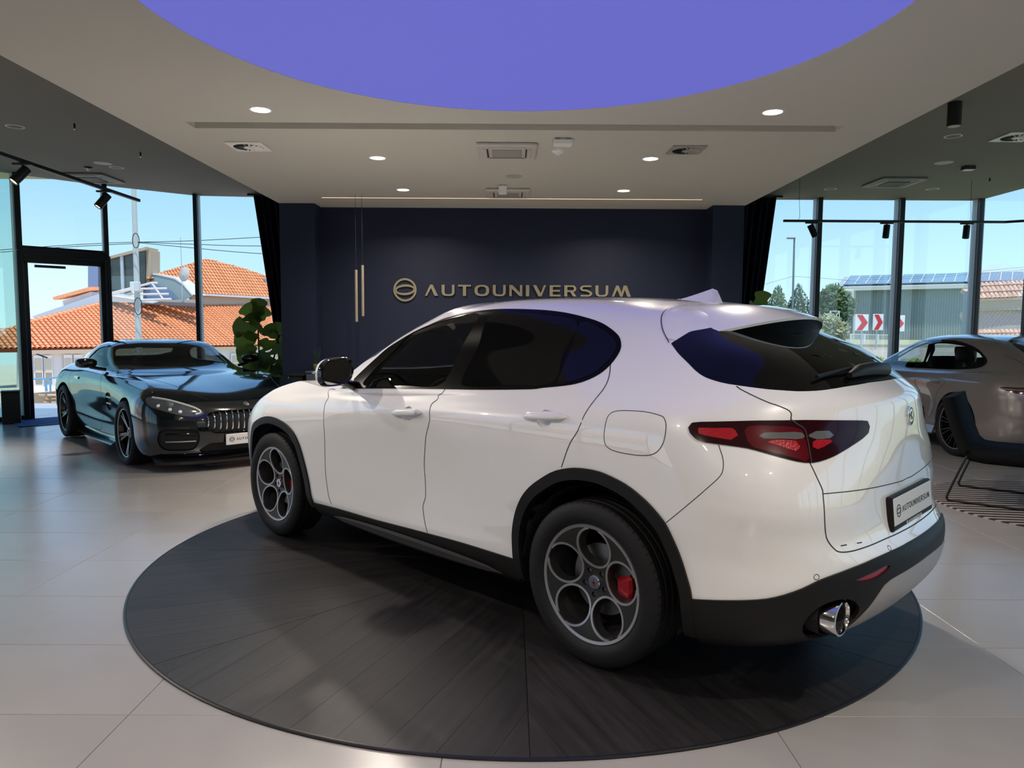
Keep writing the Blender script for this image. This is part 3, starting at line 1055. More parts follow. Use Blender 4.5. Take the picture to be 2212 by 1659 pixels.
# curtains gathered beside the core
def curtain(xa_top, xa_bot, xb, y, label):
    """xa: free edge, xb: hidden edge"""
    c = thing('curtain', label, 'curtain', (0, 0, 0))
    rows = []; n = 90
    for iz in range(13):
        t = iz / 12; z = .02 + (ZD - .05) * t
        e = xa_bot + (xa_top - xa_bot) * (t ** 1.15)
        row = []
        for i in range(n + 1):
            s = i / n; x = xb + (e - xb) * s
            row.append((x, y + .055 * sin(s * 2 * pi * 11) * (.6 + .4 * t) + .02 * sin(s * 40 + iz * .3), z))
        rows.append(row)
    m = MB(); m.loft(rows, False); m.build('fabric', mat('navy_velvet', (.009, .013, .030), .7, spec=.2), c, smooth=True, angle=80)
    m = MB(); m.box(min(xa_top, xb) - .1, max(xa_top, xb) + .1, y - .03, y + .03, ZD - .035, ZD - .003); m.build('curtain_rail', M_FRAME, c)
curtain(-4.49, -4.03, -3.2, 12.95, 'dark navy curtain hanging beside the fiddle leaf fig')
curtain(4.62, 4.25, 3.3, 12.85, 'dark navy curtain hanging beside the track with three spotlights')

# ------------------------------------------------------------------ lighting hardware
M_WARM = mat('lamp_glow', (1, 1, 1), .5, emit=(1.0, .86, .66), emit_s=9.0)
M_WHITE = mat('white_plastic', (.85, .83, .80), .5)
M_VENT = mat('vent_grey', (.36, .34, .32), .5)
def lamp(parent, loc, power, color=(1, .895, .77), size=.09, spread=150, name='lamp'):
    l = bpy.data.lights.new(name, 'AREA'); l.shape = 'DISK'; l.size = size; l.energy = power; l.color = color; l.spread = radians(spread)
    o = bpy.data.objects.new(name, l); link(o, parent); o.location = loc
    return o
DL_W = 30.0
def downlight(x, y, z, label, lit=True, group='recessed downlights in the white ceiling', r=.068):
    t = thing('downlight', label, 'downlight', (x, y, z), 0, group)
    m = MB(); m.lathe([(r, .002), (r + .012, 0), (r + .012, -.003), (r, -.004), (r - .004, .012)], 32); m.build('trim_ring', M_WHITE, t, smooth=True)
    m = MB(); m.lathe([(.0005, -.0015), (r - .001, -.0015)], 28); m.build('diffuser', M_WARM if lit else mat('unlit_diffuser', (.10, .095, .085), .6), t)
    if lit: lamp(t, (0, 0, -.012), DL_W, size=2 * r * .9)
    return t
for (x, y, l) in ((-1.80, 5.38, 'lit round downlight near the slot end on the glass door side'), (1.88, 5.36, 'lit round downlight near the slot end on the lounge side'),
                  (-1.228, 6.87, 'lit round downlight between swirl vent and cassette, door side'), (1.287, 6.84, 'lit round downlight between the air cassette and grey swirl vent'),
                  (-1.224, 8.45, 'small lit round downlight near the hanging bar lamps'), (1.287, 8.43, 'small lit round downlight above the last letters of the sign')):
    downlight(x, y, ZW, l)
for (x, y, l) in ((-1.8, 1.3, 'added unseen downlight overhead beside the violet disc, door side'), (1.88, 1.3, 'added unseen downlight overhead beside the violet disc, lounge side'), (-1.8, -.6, 'added unseen downlight behind the viewpoint, door side'), (1.88, -.6, 'added unseen downlight behind the viewpoint, lounge side'), (0, -1.8, 'added unseen downlight farthest behind the viewpoint')):
    downlight(x, y, ZW, l)  # unseen downlights, added to light the room from the camera side
for k, (x, y) in enumerate(((-5.75, 8.67), (-5.75, 10.86))):
    downlight(x, y, ZD, ('pale ring of a recessed light near the picture corner, dark ceiling', 'pale ring of a recessed light beside the ceiling speaker, door side')[k], False, 'recessed rings in the dark ceiling', .085)
for k, (x, y) in enumerate(((5.26, 8.85), (5.27, 12.2), (6.93, 12.15))):
    downlight(x, y, ZD, ('warm ringed recessed light below the black cylinder lamp', 'pale ring of a recessed light left of the dark ceiling cassette', 'pale ring of a recessed light right of the dark ceiling cassette')[k], False, 'recessed rings in the dark ceiling', .085)
# violet light disc
t = thing('light_disc', 'huge violet glowing round ceiling light above the car', 'ceiling light', (.06, 3.52, ZW))
m = MB(); m.lathe([(.001, -.003), (1.845, -.003)], 128); m.build('diffuser', mat('violet_glow', (.02, .02, .05), .6, emit=(.112, .118, .49), emit_s=1.0), t)
m = MB(); m.lathe([(1.843, -.0005), (1.843, -.005), (1.856, -.005), (1.858, -.0005)], 128); m.build('trim_ring', M_CEIL, t, smooth=True)
# LED line at the wall
m = MB(); m.box(-2.29, 2.33, 8.984, 8.996, ZW - .002, ZW + .001)
tag(m.build('led_strip', mat('led_glow', (1, 1, 1), .5, emit=(1.0, .62, .36), emit_s=1.5), None), 'thin warm LED line in the ceiling before the navy wall', 'LED strip')
# hanging bar lamps
for k, (x, z0, z1) in enumerate(((-1.845, 1.536, 2.154), (-1.768, 1.603, 2.21))):
    t = thing('bar_pendant', ('slim brass bar lamp, the lower hanging of the pair', 'slim brass bar lamp, the higher hanging of the pair')[k], 'pendant lamp', (x, 8.8, 0), 0, 'pair of hanging bar lamps')
    m = MB(); m.cyl((0, 0, z0), (0, 0, z1), .017, n=14); m.build('bar', mat('brass_bar', (.34, .29, .20), .4, metal=.4), t, smooth=True)
    m = MB(); m.cyl((0, 0, z1), (0, 0, ZW), .0022, n=5); m.build('wire', M_FRAME, t)

# cassettes, diffusers, small ceiling devices
def cassette(x, y, z, w, label, body, slots, rot=0):
    t = thing('air_cassette', label, 'air conditioner', (x, y, z), rot, 'ceiling air cassettes')
    h = w / 2
    m = MB(); m.bbox(-h, h, -h, h, -.035, .0, .012); m.build('panel', body, t)
    m = MB(); m.bbox(-h * .50, h * .50, -h * .50, h * .50, -.044, -.034, .008); m.build('intake_grille', slots, t)
    for k in range(4):
        m = MB(Matrix.Rotation(k * pi / 2, 4, 'Z')); m.bbox(-h * .62, h * .62, h * .68, h * .82, -.041, -.034, .006); f = m.build('louvre', body, t)
        m = MB(Matrix.Rotation(k * pi / 2, 4, 'Z')); m.box(-h * .60, h * .60, h * .62, h * .665, -.0365, -.034); m.build('outlet_slot', M_FRAME, f)
    return t
cassette(-.033, 6.52, ZW, .52, 'pale square air cassette in the ceiling slot side, larger in view', mat('cassette_white', (.55, .52, .48), .55), M_VENT)
cassette(-.03, 8.55, ZW, .50, 'pale square air cassette close to the LED line', MATS['cassette_white'], M_VENT)
cassette(-6.53, 11.58, ZD, .70, 'square air cassette in the dark ceiling above the entrance', mat('cassette_grey', (.26, .25, .24), .55), mat('cassette_dark', (.05, .048, .045), .6))
cassette(5.98, 11.55, ZD, .70, 'square air cassette in the dark ceiling on the lounge side', MATS['cassette_grey'], MATS['cassette_dark'])
def swirl(x, y, z, w, label, body, core, turn=0.0):
    t = thing('swirl_vent', label, 'ceiling vent', (x, y, z), 0, 'square swirl vents')
    h = w / 2
    m = MB(); m.bbox(-h, h, -h, h, -.012, 0, .004); m.build('plate', body, t)
    m = MB(); m.lathe([(.001, -.0125), (h * .80, -.0125)], 36); m.build('opening', core, t)
    m = MB(); m.lathe([(h * .84, -.012), (h * .82, -.016), (h * .79, -.012)], 36); m.lathe([(.001, -.020), (h * .24, -.020), (h * .26, -.012)], 24); m.build('hub', body, t, smooth=True)
    for k in range(16):
        m = MB(Matrix.Rotation(turn + k * pi / 8, 4, 'Z')); m.add([(h * .27, -.004, -.013), (h * .79, -.010, -.013), (h * .79, .012, -.020), (h * .27, .004, -.020)], [(0, 1, 2, 3)]); m.build('vane', body, t)
swirl(-2.27, 6.45, ZW, .31, 'white square swirl vent with dark opening, door side', M_WHITE, mat('vent_dark', (.02, .02, .018), .7))
swirl(1.53, 6.48, ZW, .30, 'grey square swirl vent between downlight and slot', M_VENT, MATS['vent_dark'], .2)
swirl(6.02, 8.85, ZD, .42, 'white square swirl vent in the dark ceiling at the picture edge', M_WHITE, MATS['vent_dark'])
def disc_device(name, x, y, z, label, cat, r, h, material, dome=None):
    t = thing(name, label, cat, (x, y, z))
    m = MB(); m.lathe([(.0005, -h), (r * .8, -h), (r, -h * .6), (r, 0)], 28); m.build('housing', material, t, smooth=True, angle=35)
    if dome: m = MB(); m.lathe([(.0005, -h - dome), (r * .35, -h - dome * .8), (r * .5, -h)], 20); m.build('lens', M_WHITE, t, smooth=True)
disc_device('smoke_detector', .412, 6.51, ZW, 'white round smoke detector beside the pale cassette', 'smoke detector', .055, .03, M_WHITE, .02)
disc_device('smoke_detector', -6.16, 10.85, ZD, 'black based smoke detector near the entrance cassette', 'smoke detector', .06, .02, M_FRAME, .035)
disc_device('ceiling_speaker', -5.79, 10.57, ZD, 'round grey ceiling speaker near the entrance cassette', 'speaker', .12, .006, M_VENT)
disc_device('ceiling_speaker', 5.97, 10.23, ZD, 'round grey ceiling speaker near the lounge side cassette', 'speaker', .12, .006, M_VENT)
disc_device('ceiling_speaker', .034, 7.67, ZW, 'round flush ceiling speaker between the two pale cassettes', 'speaker', .085, .004, mat('speaker_beige', (.42, .40, .37), .8))
t = thing('motion_sensor', 'white box sensor beside the pale cassette', 'sensor', (.43, 6.15, ZW))
m = MB(); m.bbox(-.075, .075, -.05, .05, -.055, -.012, .006); m.build('box', M_WHITE, t); m = MB(); m.cyl((0, 0, -.012), (0, 0, 0), .03, n=14); m.build('mount', M_WHITE, t)
t = thing('motion_sensor', 'small white box sensor in front of the rear pale cassette', 'sensor', (-.085, 8.13, ZW))
m = MB(); m.bbox(-.045, .045, -.03, .03, -.10, -.01, .006); m.build('box', M_WHITE, t); m = MB(); m.cyl((0, 0, -.012), (0, 0, 0), .02, n=12); m.build('mount', M_WHITE, t)
t = thing('motion_sensor', 'black and white box sensor beside the grey speaker, lounge side', 'sensor', (6.45, 10.45, ZD))
m = MB(); m.bbox(-.075, .075, -.06, .06, -.05, -.002, .006); m.build('box', M_FRAME, t); m = MB(); m.bbox(-.07, .07, -.055, .055, -.056, -.049, .003); m.build('cover', M_WHITE, t)
for k, (x, y) in enumerate(((-4.98, 8.53), (-4.92, 9.9), (7.28, 11.25))):
    t = thing('sprinkler', ('tiny sprinkler head on the dark ceiling, nearer the viewer', 'tiny sprinkler head on the dark ceiling above the black coupe', 'tiny sprinkler head on the dark ceiling, lounge side')[k], 'sprinkler', (x, y, ZD))
    m = MB(); m.cyl((0, 0, 0), (0, 0, -.05), .011, n=10); m.build('stem', M_FRAME, t); m = MB(); m.lathe([(.0005, -.066), (.012, -.064), (.004, -.052)], 12); m.build('deflector', M_CHROME, t)
t = thing('cylinder_lamp', 'black cylinder ceiling lamp at the white ceiling edge', 'ceiling lamp', (4.49, 7.55, ZD))
m = MB(); m.lathe([(.0005, -.235), (.062, -.235), (.066, -.23), (.066, 0)], 28); m.build('housing', M_FRAME, t, smooth=True, angle=35)
m = MB(); m.lathe([(.0005, -.237), (.058, -.237)], 24); m.build('diffuser', mat('lamp_face', (.5, .48, .44), .5), t)

# track rails with spotlights
def track(name, pts, label, z, wires):
    t = thing(name, label, 'track rail', (0, 0, 0))
    for a, b in zip(pts, pts[1:]):
        a, b = Vector((*a, z)), Vector((*b, z)); dd = (b - a).normalized(); nn = Vector((-dd.y, dd.x, 0))
        m = MB(); m.loft([[tuple(p + nn * s * .018 + Vector((0, 0, q))) for s, q in ((-1, -.018), (1, -.018), (1, .018), (-1, .018))] for p in (a, b)], True, True); m.build('rail', M_FRAME, t)
    for (x, y) in wires:
        m = MB(); m.tube([(x, y, ZD), (x + .004, y, ZD - (ZD - z) * .5), (x + .02, y, z + .06), (x, y, z + .018)], .003, 5); m.build('suspension_wire', M_FRAME, t)
def spot(x, y, z, aim, label, lit=True, power=22.0):
    t = thing('spotlight', label, 'spotlight', (x, y, z), 0, 'black track spotlights')
    m = MB(); m.bbox(-.10, .10, -.018, .018, -.040, -.018, .004); m.build('adapter', M_FRAME, t)
    m = MB(); m.cyl((0, 0, -.04), (0, 0, -.10), .010, n=8); m.build('stem', M_FRAME, t)
    a = Vector(aim).normalized(); c = Vector((0, 0, -.115)); Q = a.to_track_quat('Z', 'Y').to_matrix().to_4x4()
    Mx = Matrix.Translation(c) @ Q
    m = MB(Mx); m.lathe([(.0005, -.06), (.046, -.06), (.048, -.055), (.048, .135), (.044, .14), (.040, .125)], 28); m.build('can', M_FRAME, t, smooth=True, angle=35)
    m = MB(Mx); m.lathe([(.0005, .126), (.041, .126)], 24); m.build('lens', M_WARM if lit else MATS['unlit_diffuser'], t)
    if lit:
        l = lamp(t, tuple(c + a * .15), power, size=.07, spread=70); l.rotation_euler = a.to_track_quat('-Z', 'Y').to_euler()
ZT = 3.135
track('track_rail', [(-4.95, 3.5), (-4.95, 9.88)], 'black track rail with two spotlights above the dark coupe', ZT, [(-4.95, 6.6)])
spot(-4.95, 7.55, ZT, (-.42, -.50, -.76), 'lit black spotlight on the rail nearer the picture edge')
for (y, ax) in ((4.3, (.90, .02, -.42)), (5.9, (.90, -.25, -.42))):  # spots added out of view to brighten the white car's side
    spot(-4.95, y, ZT, ax, 'added unseen spotlight brightening the white car, %s on the rail' % ('first' if y < 5 else 'second'), True, 6.5)
spot(-4.95, 9.05, ZT, (-.45, -.40, -.8), 'lit black spotlight near the end of the rail by the entrance')
track('track_rail', [(4.22, 11.4), (7.65, 11.4), (8.1, 11.1)], 'black suspended track rail with three spotlights in front of the windows', ZT, [(4.45, 11.4), (7.1, 11.4)])
for k, (x, ax) in enumerate(((4.66, .40), (5.82, -.12), (7.06, -.12))):
    spot(x, 11.4, ZT, (ax, -.10, -.9), ('black spotlight tilted toward the window, nearest the curtain', 'black spotlight in the middle of the suspended rail', 'black spotlight at the far end of the suspended rail')[k], False)
# ------------------------------------------------------------------ outlines of the street outside (metres)
EXT = {'annex_roof': [(-34.614, 55.5, 3.484), (-31.822, 55.5, 4.263), (-31.727, 55.5, 4.021), (-34.519, 55.5, 3.276)],
 'annex_wall': [(-34.163, 56.0, 3.225), (-31.982, 56.0, 3.938), (-31.996, 56.0, 3.587), (-31.333, 56.0, 3.415), (-34.078, 56.0, 2.733)],
 'chev': [[(13.25, 28.0, 2.005), (13.766, 28.0, 2.008), (13.794, 28.0, 1.38), (13.277, 28.0, 1.377)], [(13.934, 28.0, 2.018), (14.335, 28.0, 2.011), (14.354, 28.0, 1.4), (13.953, 28.0, 1.407)],
          [(14.567, 28.0, 1.977), (15.164, 28.0, 1.971), (15.184, 28.0, 1.36), (14.578, 28.0, 1.375)]],
 'chev_base': [(13.548, 28.0, 0.89), (14.121, 28.0, 0.822), (14.997, 28.0, 0.79)],
 'chimney': [(-29.574, 60.0, 6.535), (-29.235, 60.0, 6.537), (-29.258, 60.0, 5.864), (-29.598, 60.0, 5.862)],
 'curb': [(-28.945, 57.2, 3.365), (-24.761, 57.2, 3.422), (-24.772, 57.2, 3.063), (-28.954, 57.2, 3.113)],
 'dish': (-25.297, 57.0, 5.374),
 'dish_post': [(-25.468, 57.0, 3.304), (-25.457, 57.0, 5.977)],
 'fasciaA': [(-30.297, 45.007, -0.166), (-17.784, 60.749, -0.208), (-17.787, 60.745, -0.439), (-30.304, 44.998, -0.423)],
 'fence': [(15.445, 33.0, 1.198), (17.294, 33.0, 1.166), (17.295, 33.0, 0.705), (15.465, 33.0, 0.717)],
 'flashing': [(-31.012, 56.5, 3.329), (-23.967, 56.5, 3.118), (-23.975, 56.5, 2.869), (-31.02, 56.5, 3.117)],
 'ground': [(13.335, 30.0, 0.746), (9.786, 22.0, 0.764)],
 'gutterB': [(-26.23, 59.931, 4.039), (-20.155, 69.129, 4.005), (-20.158, 69.125, 3.788), (-26.232, 59.927, 3.889)],
 'hall_lamp': (20.994, 45.5, 3.44),
 'hall_pipe': [(21.527, 45.7, 3.967), (21.55, 45.7, 0.708)],
 'hall_roof': [(20.296, 45.6, 3.984), (31.374, 43.6, 4.211), (35.934, 50.0, 5.33), (23.706, 52.0, 5.086)],
 'hall_wall': [(20.65, 46.0, 3.978), (31.663, 44.0, 4.209), (31.895, 44.0, 0.514), (21.323, 46.0, 0.409)],
 'houseR': [[(22.795, 36.0, 3.473), (25.909, 36.0, 3.67), (25.946, 36.0, 3.082), (22.893, 36.0, 2.93)], [(22.848, 36.0, 2.93), (25.946, 36.0, 3.082), (25.986, 36.0, 2.447), (22.881, 36.0, 2.34)],
            [(22.835, 36.0, 2.34), (25.986, 36.0, 2.447), (26.081, 36.0, 0.921), (22.869, 36.0, 0.905)]],
 'left_glass': [(-32.685, 57.0, 6.01), (-31.892, 57.0, 6.156), (-31.979, 57.0, 3.985), (-32.778, 57.0, 3.731)],
 'mast': [(-27.681, 62.0, 5.404), (-27.694, 62.0, 8.758)],
 'mast_r': [(15.486, 40.0, 1.929), (15.428, 40.0, 6.362)],
 'metal_roof': [(-35.858, 55.0, 2.042), (-30.758, 55.0, 3.76), (-30.034, 55.0, 3.695), (-26.8, 55.0, 3.057), (-29.917, 55.0, 3.144), (-34.828, 55.0, 1.805), (-35.731, 55.0, 1.8)],
 'pavilion_cap': [(-31.758, 57.7, 6.683), (-28.508, 57.7, 7.524), (-28.516, 57.7, 7.309), (-31.767, 57.7, 6.467)],
 'pavilion_glass': [(-31.859, 58.0, 6.494), (-29.581, 58.0, 7.119), (-29.69, 58.0, 4.08), (-31.978, 58.0, 3.45)],
 'pavilion_glass2': [(-29.581, 58.0, 7.119), (-28.735, 58.0, 7.375), (-28.844, 58.0, 4.266), (-29.69, 58.0, 4.08)],
 'pavilion_post': [(-30.613, 57.8, 6.806), (-30.393, 57.8, 6.879), (-30.399, 57.8, 3.777), (-30.62, 57.8, 3.703)],
 'pavilion_side': [(-28.832, 58.2, 7.468), (-28.363, 58.2, 7.326), (-28.427, 58.2, 5.442), (-28.943, 58.2, 4.275)],
 'pole': [(-16.273, 32.0, 0.279), (-16.243, 32.0, 7.557)],
 'pole_box': (-16.211, 31.8, 3.112),
 'railing': [[(-26.546, 40.0, -1.557), (-25.529, 40.0, -1.527), (-25.484, 40.0, -2.216)], [(-25.281, 40.0, -2.215), (-25.274, 40.0, -1.5), (-24.201, 40.0, -1.367), (-19.62, 40.0, -1.166)]],
 'roofA': [(-33.144, 41.119, -0.024), (-17.619, 60.187, -0.154), (-20.07, 68.784, 3.128), (-21.601, 66.802, 3.112), (-26.303, 61.093, 3.171), (-28.431, 58.348, 3.152), (-30.417, 55.921, 3.172),
           (-31.818, 48.162, 1.486)],
 'roofA_e': (0.62, 0.78, 0.0),
 'roofA_up': (-0.7134, 0.5671, 0.4116),
 'roofB': [(-26.184, 60.0, 4.042), (-20.141, 69.079, 4.003), (-20.645, 70.894, 5.402), (-22.32, 69.202, 5.86), (-24.624, 67.235, 6.685), (-26.807, 65.0, 7.266), (-28.745, 58.388, 5.271),
           (-28.667, 58.066, 5.033), (-27.457, 60.391, 5.3)],
 'roofB_e': (0.5511, 0.8344, 0.0),
 'roofB_up': (-0.5947, 0.3927, 0.7015),
 'skylight': [(-22.861, 67.821, 5.556), (-21.985, 69.51, 5.751), (-21.771, 68.801, 5.192), (-22.144, 68.08, 5.107)],
 'stonewall': [(-20.475, 30.0, -1.449), (-18.368, 30.0, -1.266), (-14.737, 30.0, -1.133), (-14.759, 30.0, -1.787), (-18.393, 30.0, -1.843), (-20.504, 30.0, -2.026)],
 'trees_r': [((15.376, 42.0, 2.873), 0.9, 1.2), ((17.446, 44.0, 2.945), 1.0, 1.5), ((17.356, 40.0, 2.821), 1.0, 1.9), ((13.367, 30.0, 1.355), 0.75, 0.85)],
 'trellis': [(15.773, 36.0, 2.304), (16.23, 36.0, 2.306), (16.258, 36.0, 1.624), (15.8, 36.0, 1.622)],
 'truss': [[(-30.105, 54.5, 3.639), (-26.574, 54.5, 4.545)], [(-30.105, 54.5, 3.639), (-27.579, 54.5, 3.276)], [(-28.134, 54.5, 4.059), (-27.644, 54.5, 3.379)],
           [(-26.574, 54.5, 4.545), (-25.79, 54.5, 3.354)], [(-27.618, 54.5, 4.096), (-25.49, 54.5, 4.141)], [(-27.564, 54.5, 3.687), (-25.366, 54.5, 3.732)],
           [(-26.642, 54.5, 4.544), (-26.162, 54.5, 4.547)], [(-27.579, 54.5, 3.276), (-25.172, 54.5, 3.357)], [(-30.111, 54.5, 3.503), (-28.1, 54.5, 4.059)]],
 'vault_base': [(-29.271, 58.5, 3.409), (-25.914, 58.5, 3.463)],
 'vault_front': [(-29.199, 58.5, 5.459), (-28.718, 58.5, 5.535), (-28.203, 58.5, 5.537), (-27.692, 58.5, 5.431), (-26.889, 58.5, 5.252), (-26.671, 58.5, 5.18), (-26.059, 58.5, 4.745),
                 (-25.526, 58.5, 4.089), (-25.312, 58.5, 3.87)],
 'vault_glass': [(-28.917, 58.4, 4.724), (-28.403, 58.4, 4.727), (-26.954, 58.4, 4.076), (-26.457, 58.4, 3.493), (-29.108, 58.4, 3.48)],
 'wallA': [(-30.299, 45.004, -0.252), (-17.785, 60.748, -0.285), (-17.844, 60.674, -4.618), (-30.375, 44.909, -3.112)],
 'wallB': [(-26.284, 60.575, 4.03), (-20.302, 69.631, 3.98), (-20.318, 69.609, 2.798), (-27.248, 59.115, 2.921), (-27.241, 59.126, 3.293), (-26.295, 60.558, 3.421)],
 'winA': [[(-29.794, 45.64, -0.706), (-29.554, 45.941, -0.719), (-29.563, 45.93, -2.328), (-29.804, 45.628, -2.305)],
          [(-29.441, 46.083, -0.725), (-29.213, 46.37, -0.736), (-29.221, 46.36, -2.36), (-29.45, 46.073, -2.339)],
          [(-28.731, 46.977, -0.732), (-28.494, 47.276, -0.744), (-28.501, 47.267, -2.43), (-28.738, 46.968, -2.407)],
          [(-28.357, 47.448, -0.751), (-28.115, 47.752, -0.763), (-28.121, 47.744, -2.466), (-28.381, 47.418, -2.441)],
          [(-21.441, 56.148, -0.888), (-20.954, 56.76, -0.911), (-20.974, 56.736, -2.065), (-21.461, 56.123, -2.03)],
          [(-19.427, 58.682, -0.869), (-18.949, 59.284, -0.89), (-18.968, 59.259, -2.209), (-19.447, 58.657, -2.175)]],
 'wires_l': [[(-22.131, 32.0, 4.666), (-19.919, 32.0, 4.836), (-17.91, 32.0, 4.966), (-16.305, 32.0, 5.034)], [(-22.136, 32.0, 4.566), (-19.721, 32.0, 4.778), (-16.307, 32.0, 4.975)],
             [(-16.184, 32.0, 5.035), (-14.102, 32.0, 4.967), (-11.697, 32.0, 4.901), (-9.289, 32.0, 4.894)], [(-16.184, 32.0, 5.035), (-13.697, 32.0, 5.108), (-9.28, 32.0, 5.37)],
             [(-16.185, 32.0, 5.015), (-14.106, 32.0, 4.828), (-11.704, 32.0, 4.623), (-9.296, 32.0, 4.496)]],
 'wires_r': [[(11.592, 40.0, 3.169), (13.725, 40.0, 3.782), (15.403, 40.0, 4.267)], [(15.504, 40.0, 4.268), (17.379, 40.0, 4.153), (19.157, 40.0, 3.987)],
             [(19.148, 40.0, 4.212), (22.685, 40.0, 4.331), (28.022, 40.0, 4.835)], [(19.152, 40.0, 4.112), (22.69, 40.0, 4.231), (28.031, 40.0, 4.685)]]}
# ------------------------------------------------------------------ outside
M_ROOF = mat('clay_tile', srgb(240, 160, 112), .75, noise=.18, nscale=9, rand=.10)
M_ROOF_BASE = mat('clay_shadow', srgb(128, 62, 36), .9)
M_STUCCO = mat('white_stucco', srgb(226, 222, 220), .85)
M_STUCCO2 = mat('beige_stucco', srgb(205, 190, 172), .85)
M_FASCIA = mat('beige_fascia', srgb(190, 172, 148), .8)
M_METAL = mat('pale_metal', srgb(196, 204, 208), .5, metal=.2)
M_DGLASS = mat('outdoor_glass', (.05, .06, .055), .06, spec=.8)
M_BGLASS = mat('outdoor_blue_glass', (.18, .26, .42), .08, spec=.7)
M_RAIL = mat('blue_railing', srgb(96, 160, 205), .4)
M_STONE = mat('stone', srgb(176, 158, 126), .9, rand=.22, noise=.15, nscale=3)
M_CONC = mat('pale_paving', srgb(214, 200, 178), .9, noise=.06, nscale=.6)
M_ASPH = mat('sunlit_road', srgb(176, 168, 152), .9, noise=.08, nscale=.8)
M_GRASS = mat('grass', srgb(168, 168, 128), .9, noise=.25, nscale=1.5)
def slab(name, poly, vec, material, parent=None):
    vec = Vector(vec); P = [Vector(p) for p in poly]; n = len(P)
    m = MB(); m.add([tuple(p) for p in P] + [tuple(p + vec) for p in P], [tuple(range(n)), tuple(reversed(range(n, 2 * n)))] + [(j, (j + 1) % n, n + (j + 1) % n, n + j) for j in range(n)])
    return m.build(name, material, parent)

def tile_roof(parent, poly, e, up, w=.30, tiles=M_ROOF, deck=M_ROOF_BASE):
    P = [Vector(p) for p in poly]; e = Vector(e).normalized(); up = Vector(up).normalized(); nrm = e.cross(up)
    if nrm.z < 0: nrm = -nrm
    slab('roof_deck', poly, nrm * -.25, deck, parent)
    o = P[0]; st = [((p - o).dot(e), (p - o).dot(up)) for p in P]
    s = min(a for a, _ in st) + w / 2; smax = max(a for a, _ in st)
    while s < smax:
        ts = []
        for (a, b), (c, d) in zip(st, st[1:] + st[:1]):
            if (a <= s) != (c <= s): ts.append(b + (d - b) * (s - a) / (c - a))
        if len(ts) >= 2:
            t0, t1 = min(ts), max(ts); rings = []; t = t0 - .05
            while t < t1:
                tn = min(t + .40, t1)
                for q, r, lift in ((t, .100, .035), (tn, .080, .0)):
                    c = o + e * s + up * q + nrm * lift
                    rings.append([tuple(c + e * (r * 1.18 * cos(a)) + nrm * (r * sin(a))) for a in (0, pi * .25, pi * .5, pi * .75, pi)])
                t = tn
            m = MB(); m.loft(rings, False); m.build('roof_tile_course', tiles, parent, smooth=True, angle=30)
        s += w

def leaves(n, rx, ry, rz, size, seed, shell=.55, droop=0.0):
    rg = random.Random(seed); m = MB()
    for _ in range(n):
        a, c = rg.uniform(0, 2 * pi), rg.uniform(-1, 1)
        r = shell + (1 - shell) * rg.random() ** .5
        q = sqrt(1 - c * c) * (1 + .18 * sin(3 * a + seed))
        p = Vector((rx * r * q * cos(a), ry * r * q * sin(a), rz * r * c))
        d1 = Vector((rg.gauss(0, 1), rg.gauss(0, 1), rg.gauss(0, 1))).normalized(); d2 = d1.orthogonal().normalized()
        s = size * rg.uniform(.6, 1.3)
        m.add([tuple(p - d1 * s), tuple(p + d2 * s * .55), tuple(p + d1 * s), tuple(p - d2 * s * .55)], [(0, 1, 2, 3)])
    return m
def tree(name, label, base, trunk_h, rx, rz, n, material, seed, size=.16, cone=False, group='trees and shrubs outside', cat='tree'):
    t = thing(name, label, cat, base, 0, group)
    m = MB(); m.tube([(0, 0, -.3), (.03, 0, trunk_h * .5), (0, .02, trunk_h + rz * .6)], [.10, .08, .03], 8); m.build('trunk', mat('bark', (.09, .06, .04), .9), t, smooth=True)
    m = leaves(n, rx, rx, rz, size, seed, .35)
    if cone: m.v = [(x * max(.25, 1.1 - (z / rz + 1) * .40), y * max(.25, 1.1 - (z / rz + 1) * .40), z) for x, y, z in m.v]
    m.v = [(x, y, z + trunk_h + rz * .9) for x, y, z in m.v]
    o = m.build('foliage', material, t, recalc=False); o['kind'] = 'stuff'
    return t

# ground
m = MB(); m.box(-40, 9.0, -12, 13.75, -.30, -.05); m.add([(-40, 13.75, -.05), (9, 13.75, -.05), (9, 20, -1.9), (-40, 20, -1.9)], [(0, 1, 2, 3)]); m.add([(-60, 20, -1.9), (9, 20, -1.9), (9, 120, -4.2), (-60, 120, -4.2)], [(0, 1, 2, 3)])
tag(m.build('pavement', M_CONC, None), 'pale sunlit paving outside the entrance', None, None, 'structure')
m = MB(); m.add([(3, 13.3, -.06), (60, 13.3, -.06), (60, 21, .55), (3, 21, .55)], [(0, 1, 2, 3)]); m.add([(3, 30.5, .72), (80, 30.5, .72), (80, 140, 1.0), (3, 140, 1.0)], [(0, 1, 2, 3)]); m.add([(9, -20, -.06), (60, -20, -.06), (60, 13.3, -.06), (9, 13.3, -.06)], [(0, 1, 2, 3)])
tag(m.build('lawn', M_GRASS, None), 'dry green grass bank outside the lounge windows', None, None, 'structure')
m = MB(); m.add([(3, 21, .55), (60, 21, .55), (60, 29.6, .70), (3, 29.6, .70)], [(0, 1, 2, 3)]); m.box(3, 60, 29.6, 30.0, .5, .82)
tag(m.build('road', M_ASPH, None), 'sunlit road behind the lounge windows', None, None, 'structure')

# --- left: white house with clay roof
hA = thing('house', 'low white house with big orange clay roof behind the black coupe', 'house', (0, 0, 0))
tile_roof(hA, EXT['roofA'], EXT['roofA_e'], EXT['roofA_up'])
slab('wall', EXT['wallA'], (-.25, .2, 0), M_STUCCO, hA)
slab('fascia', EXT['fasciaA'], (.35, -.28, 0), M_FASCIA, hA)
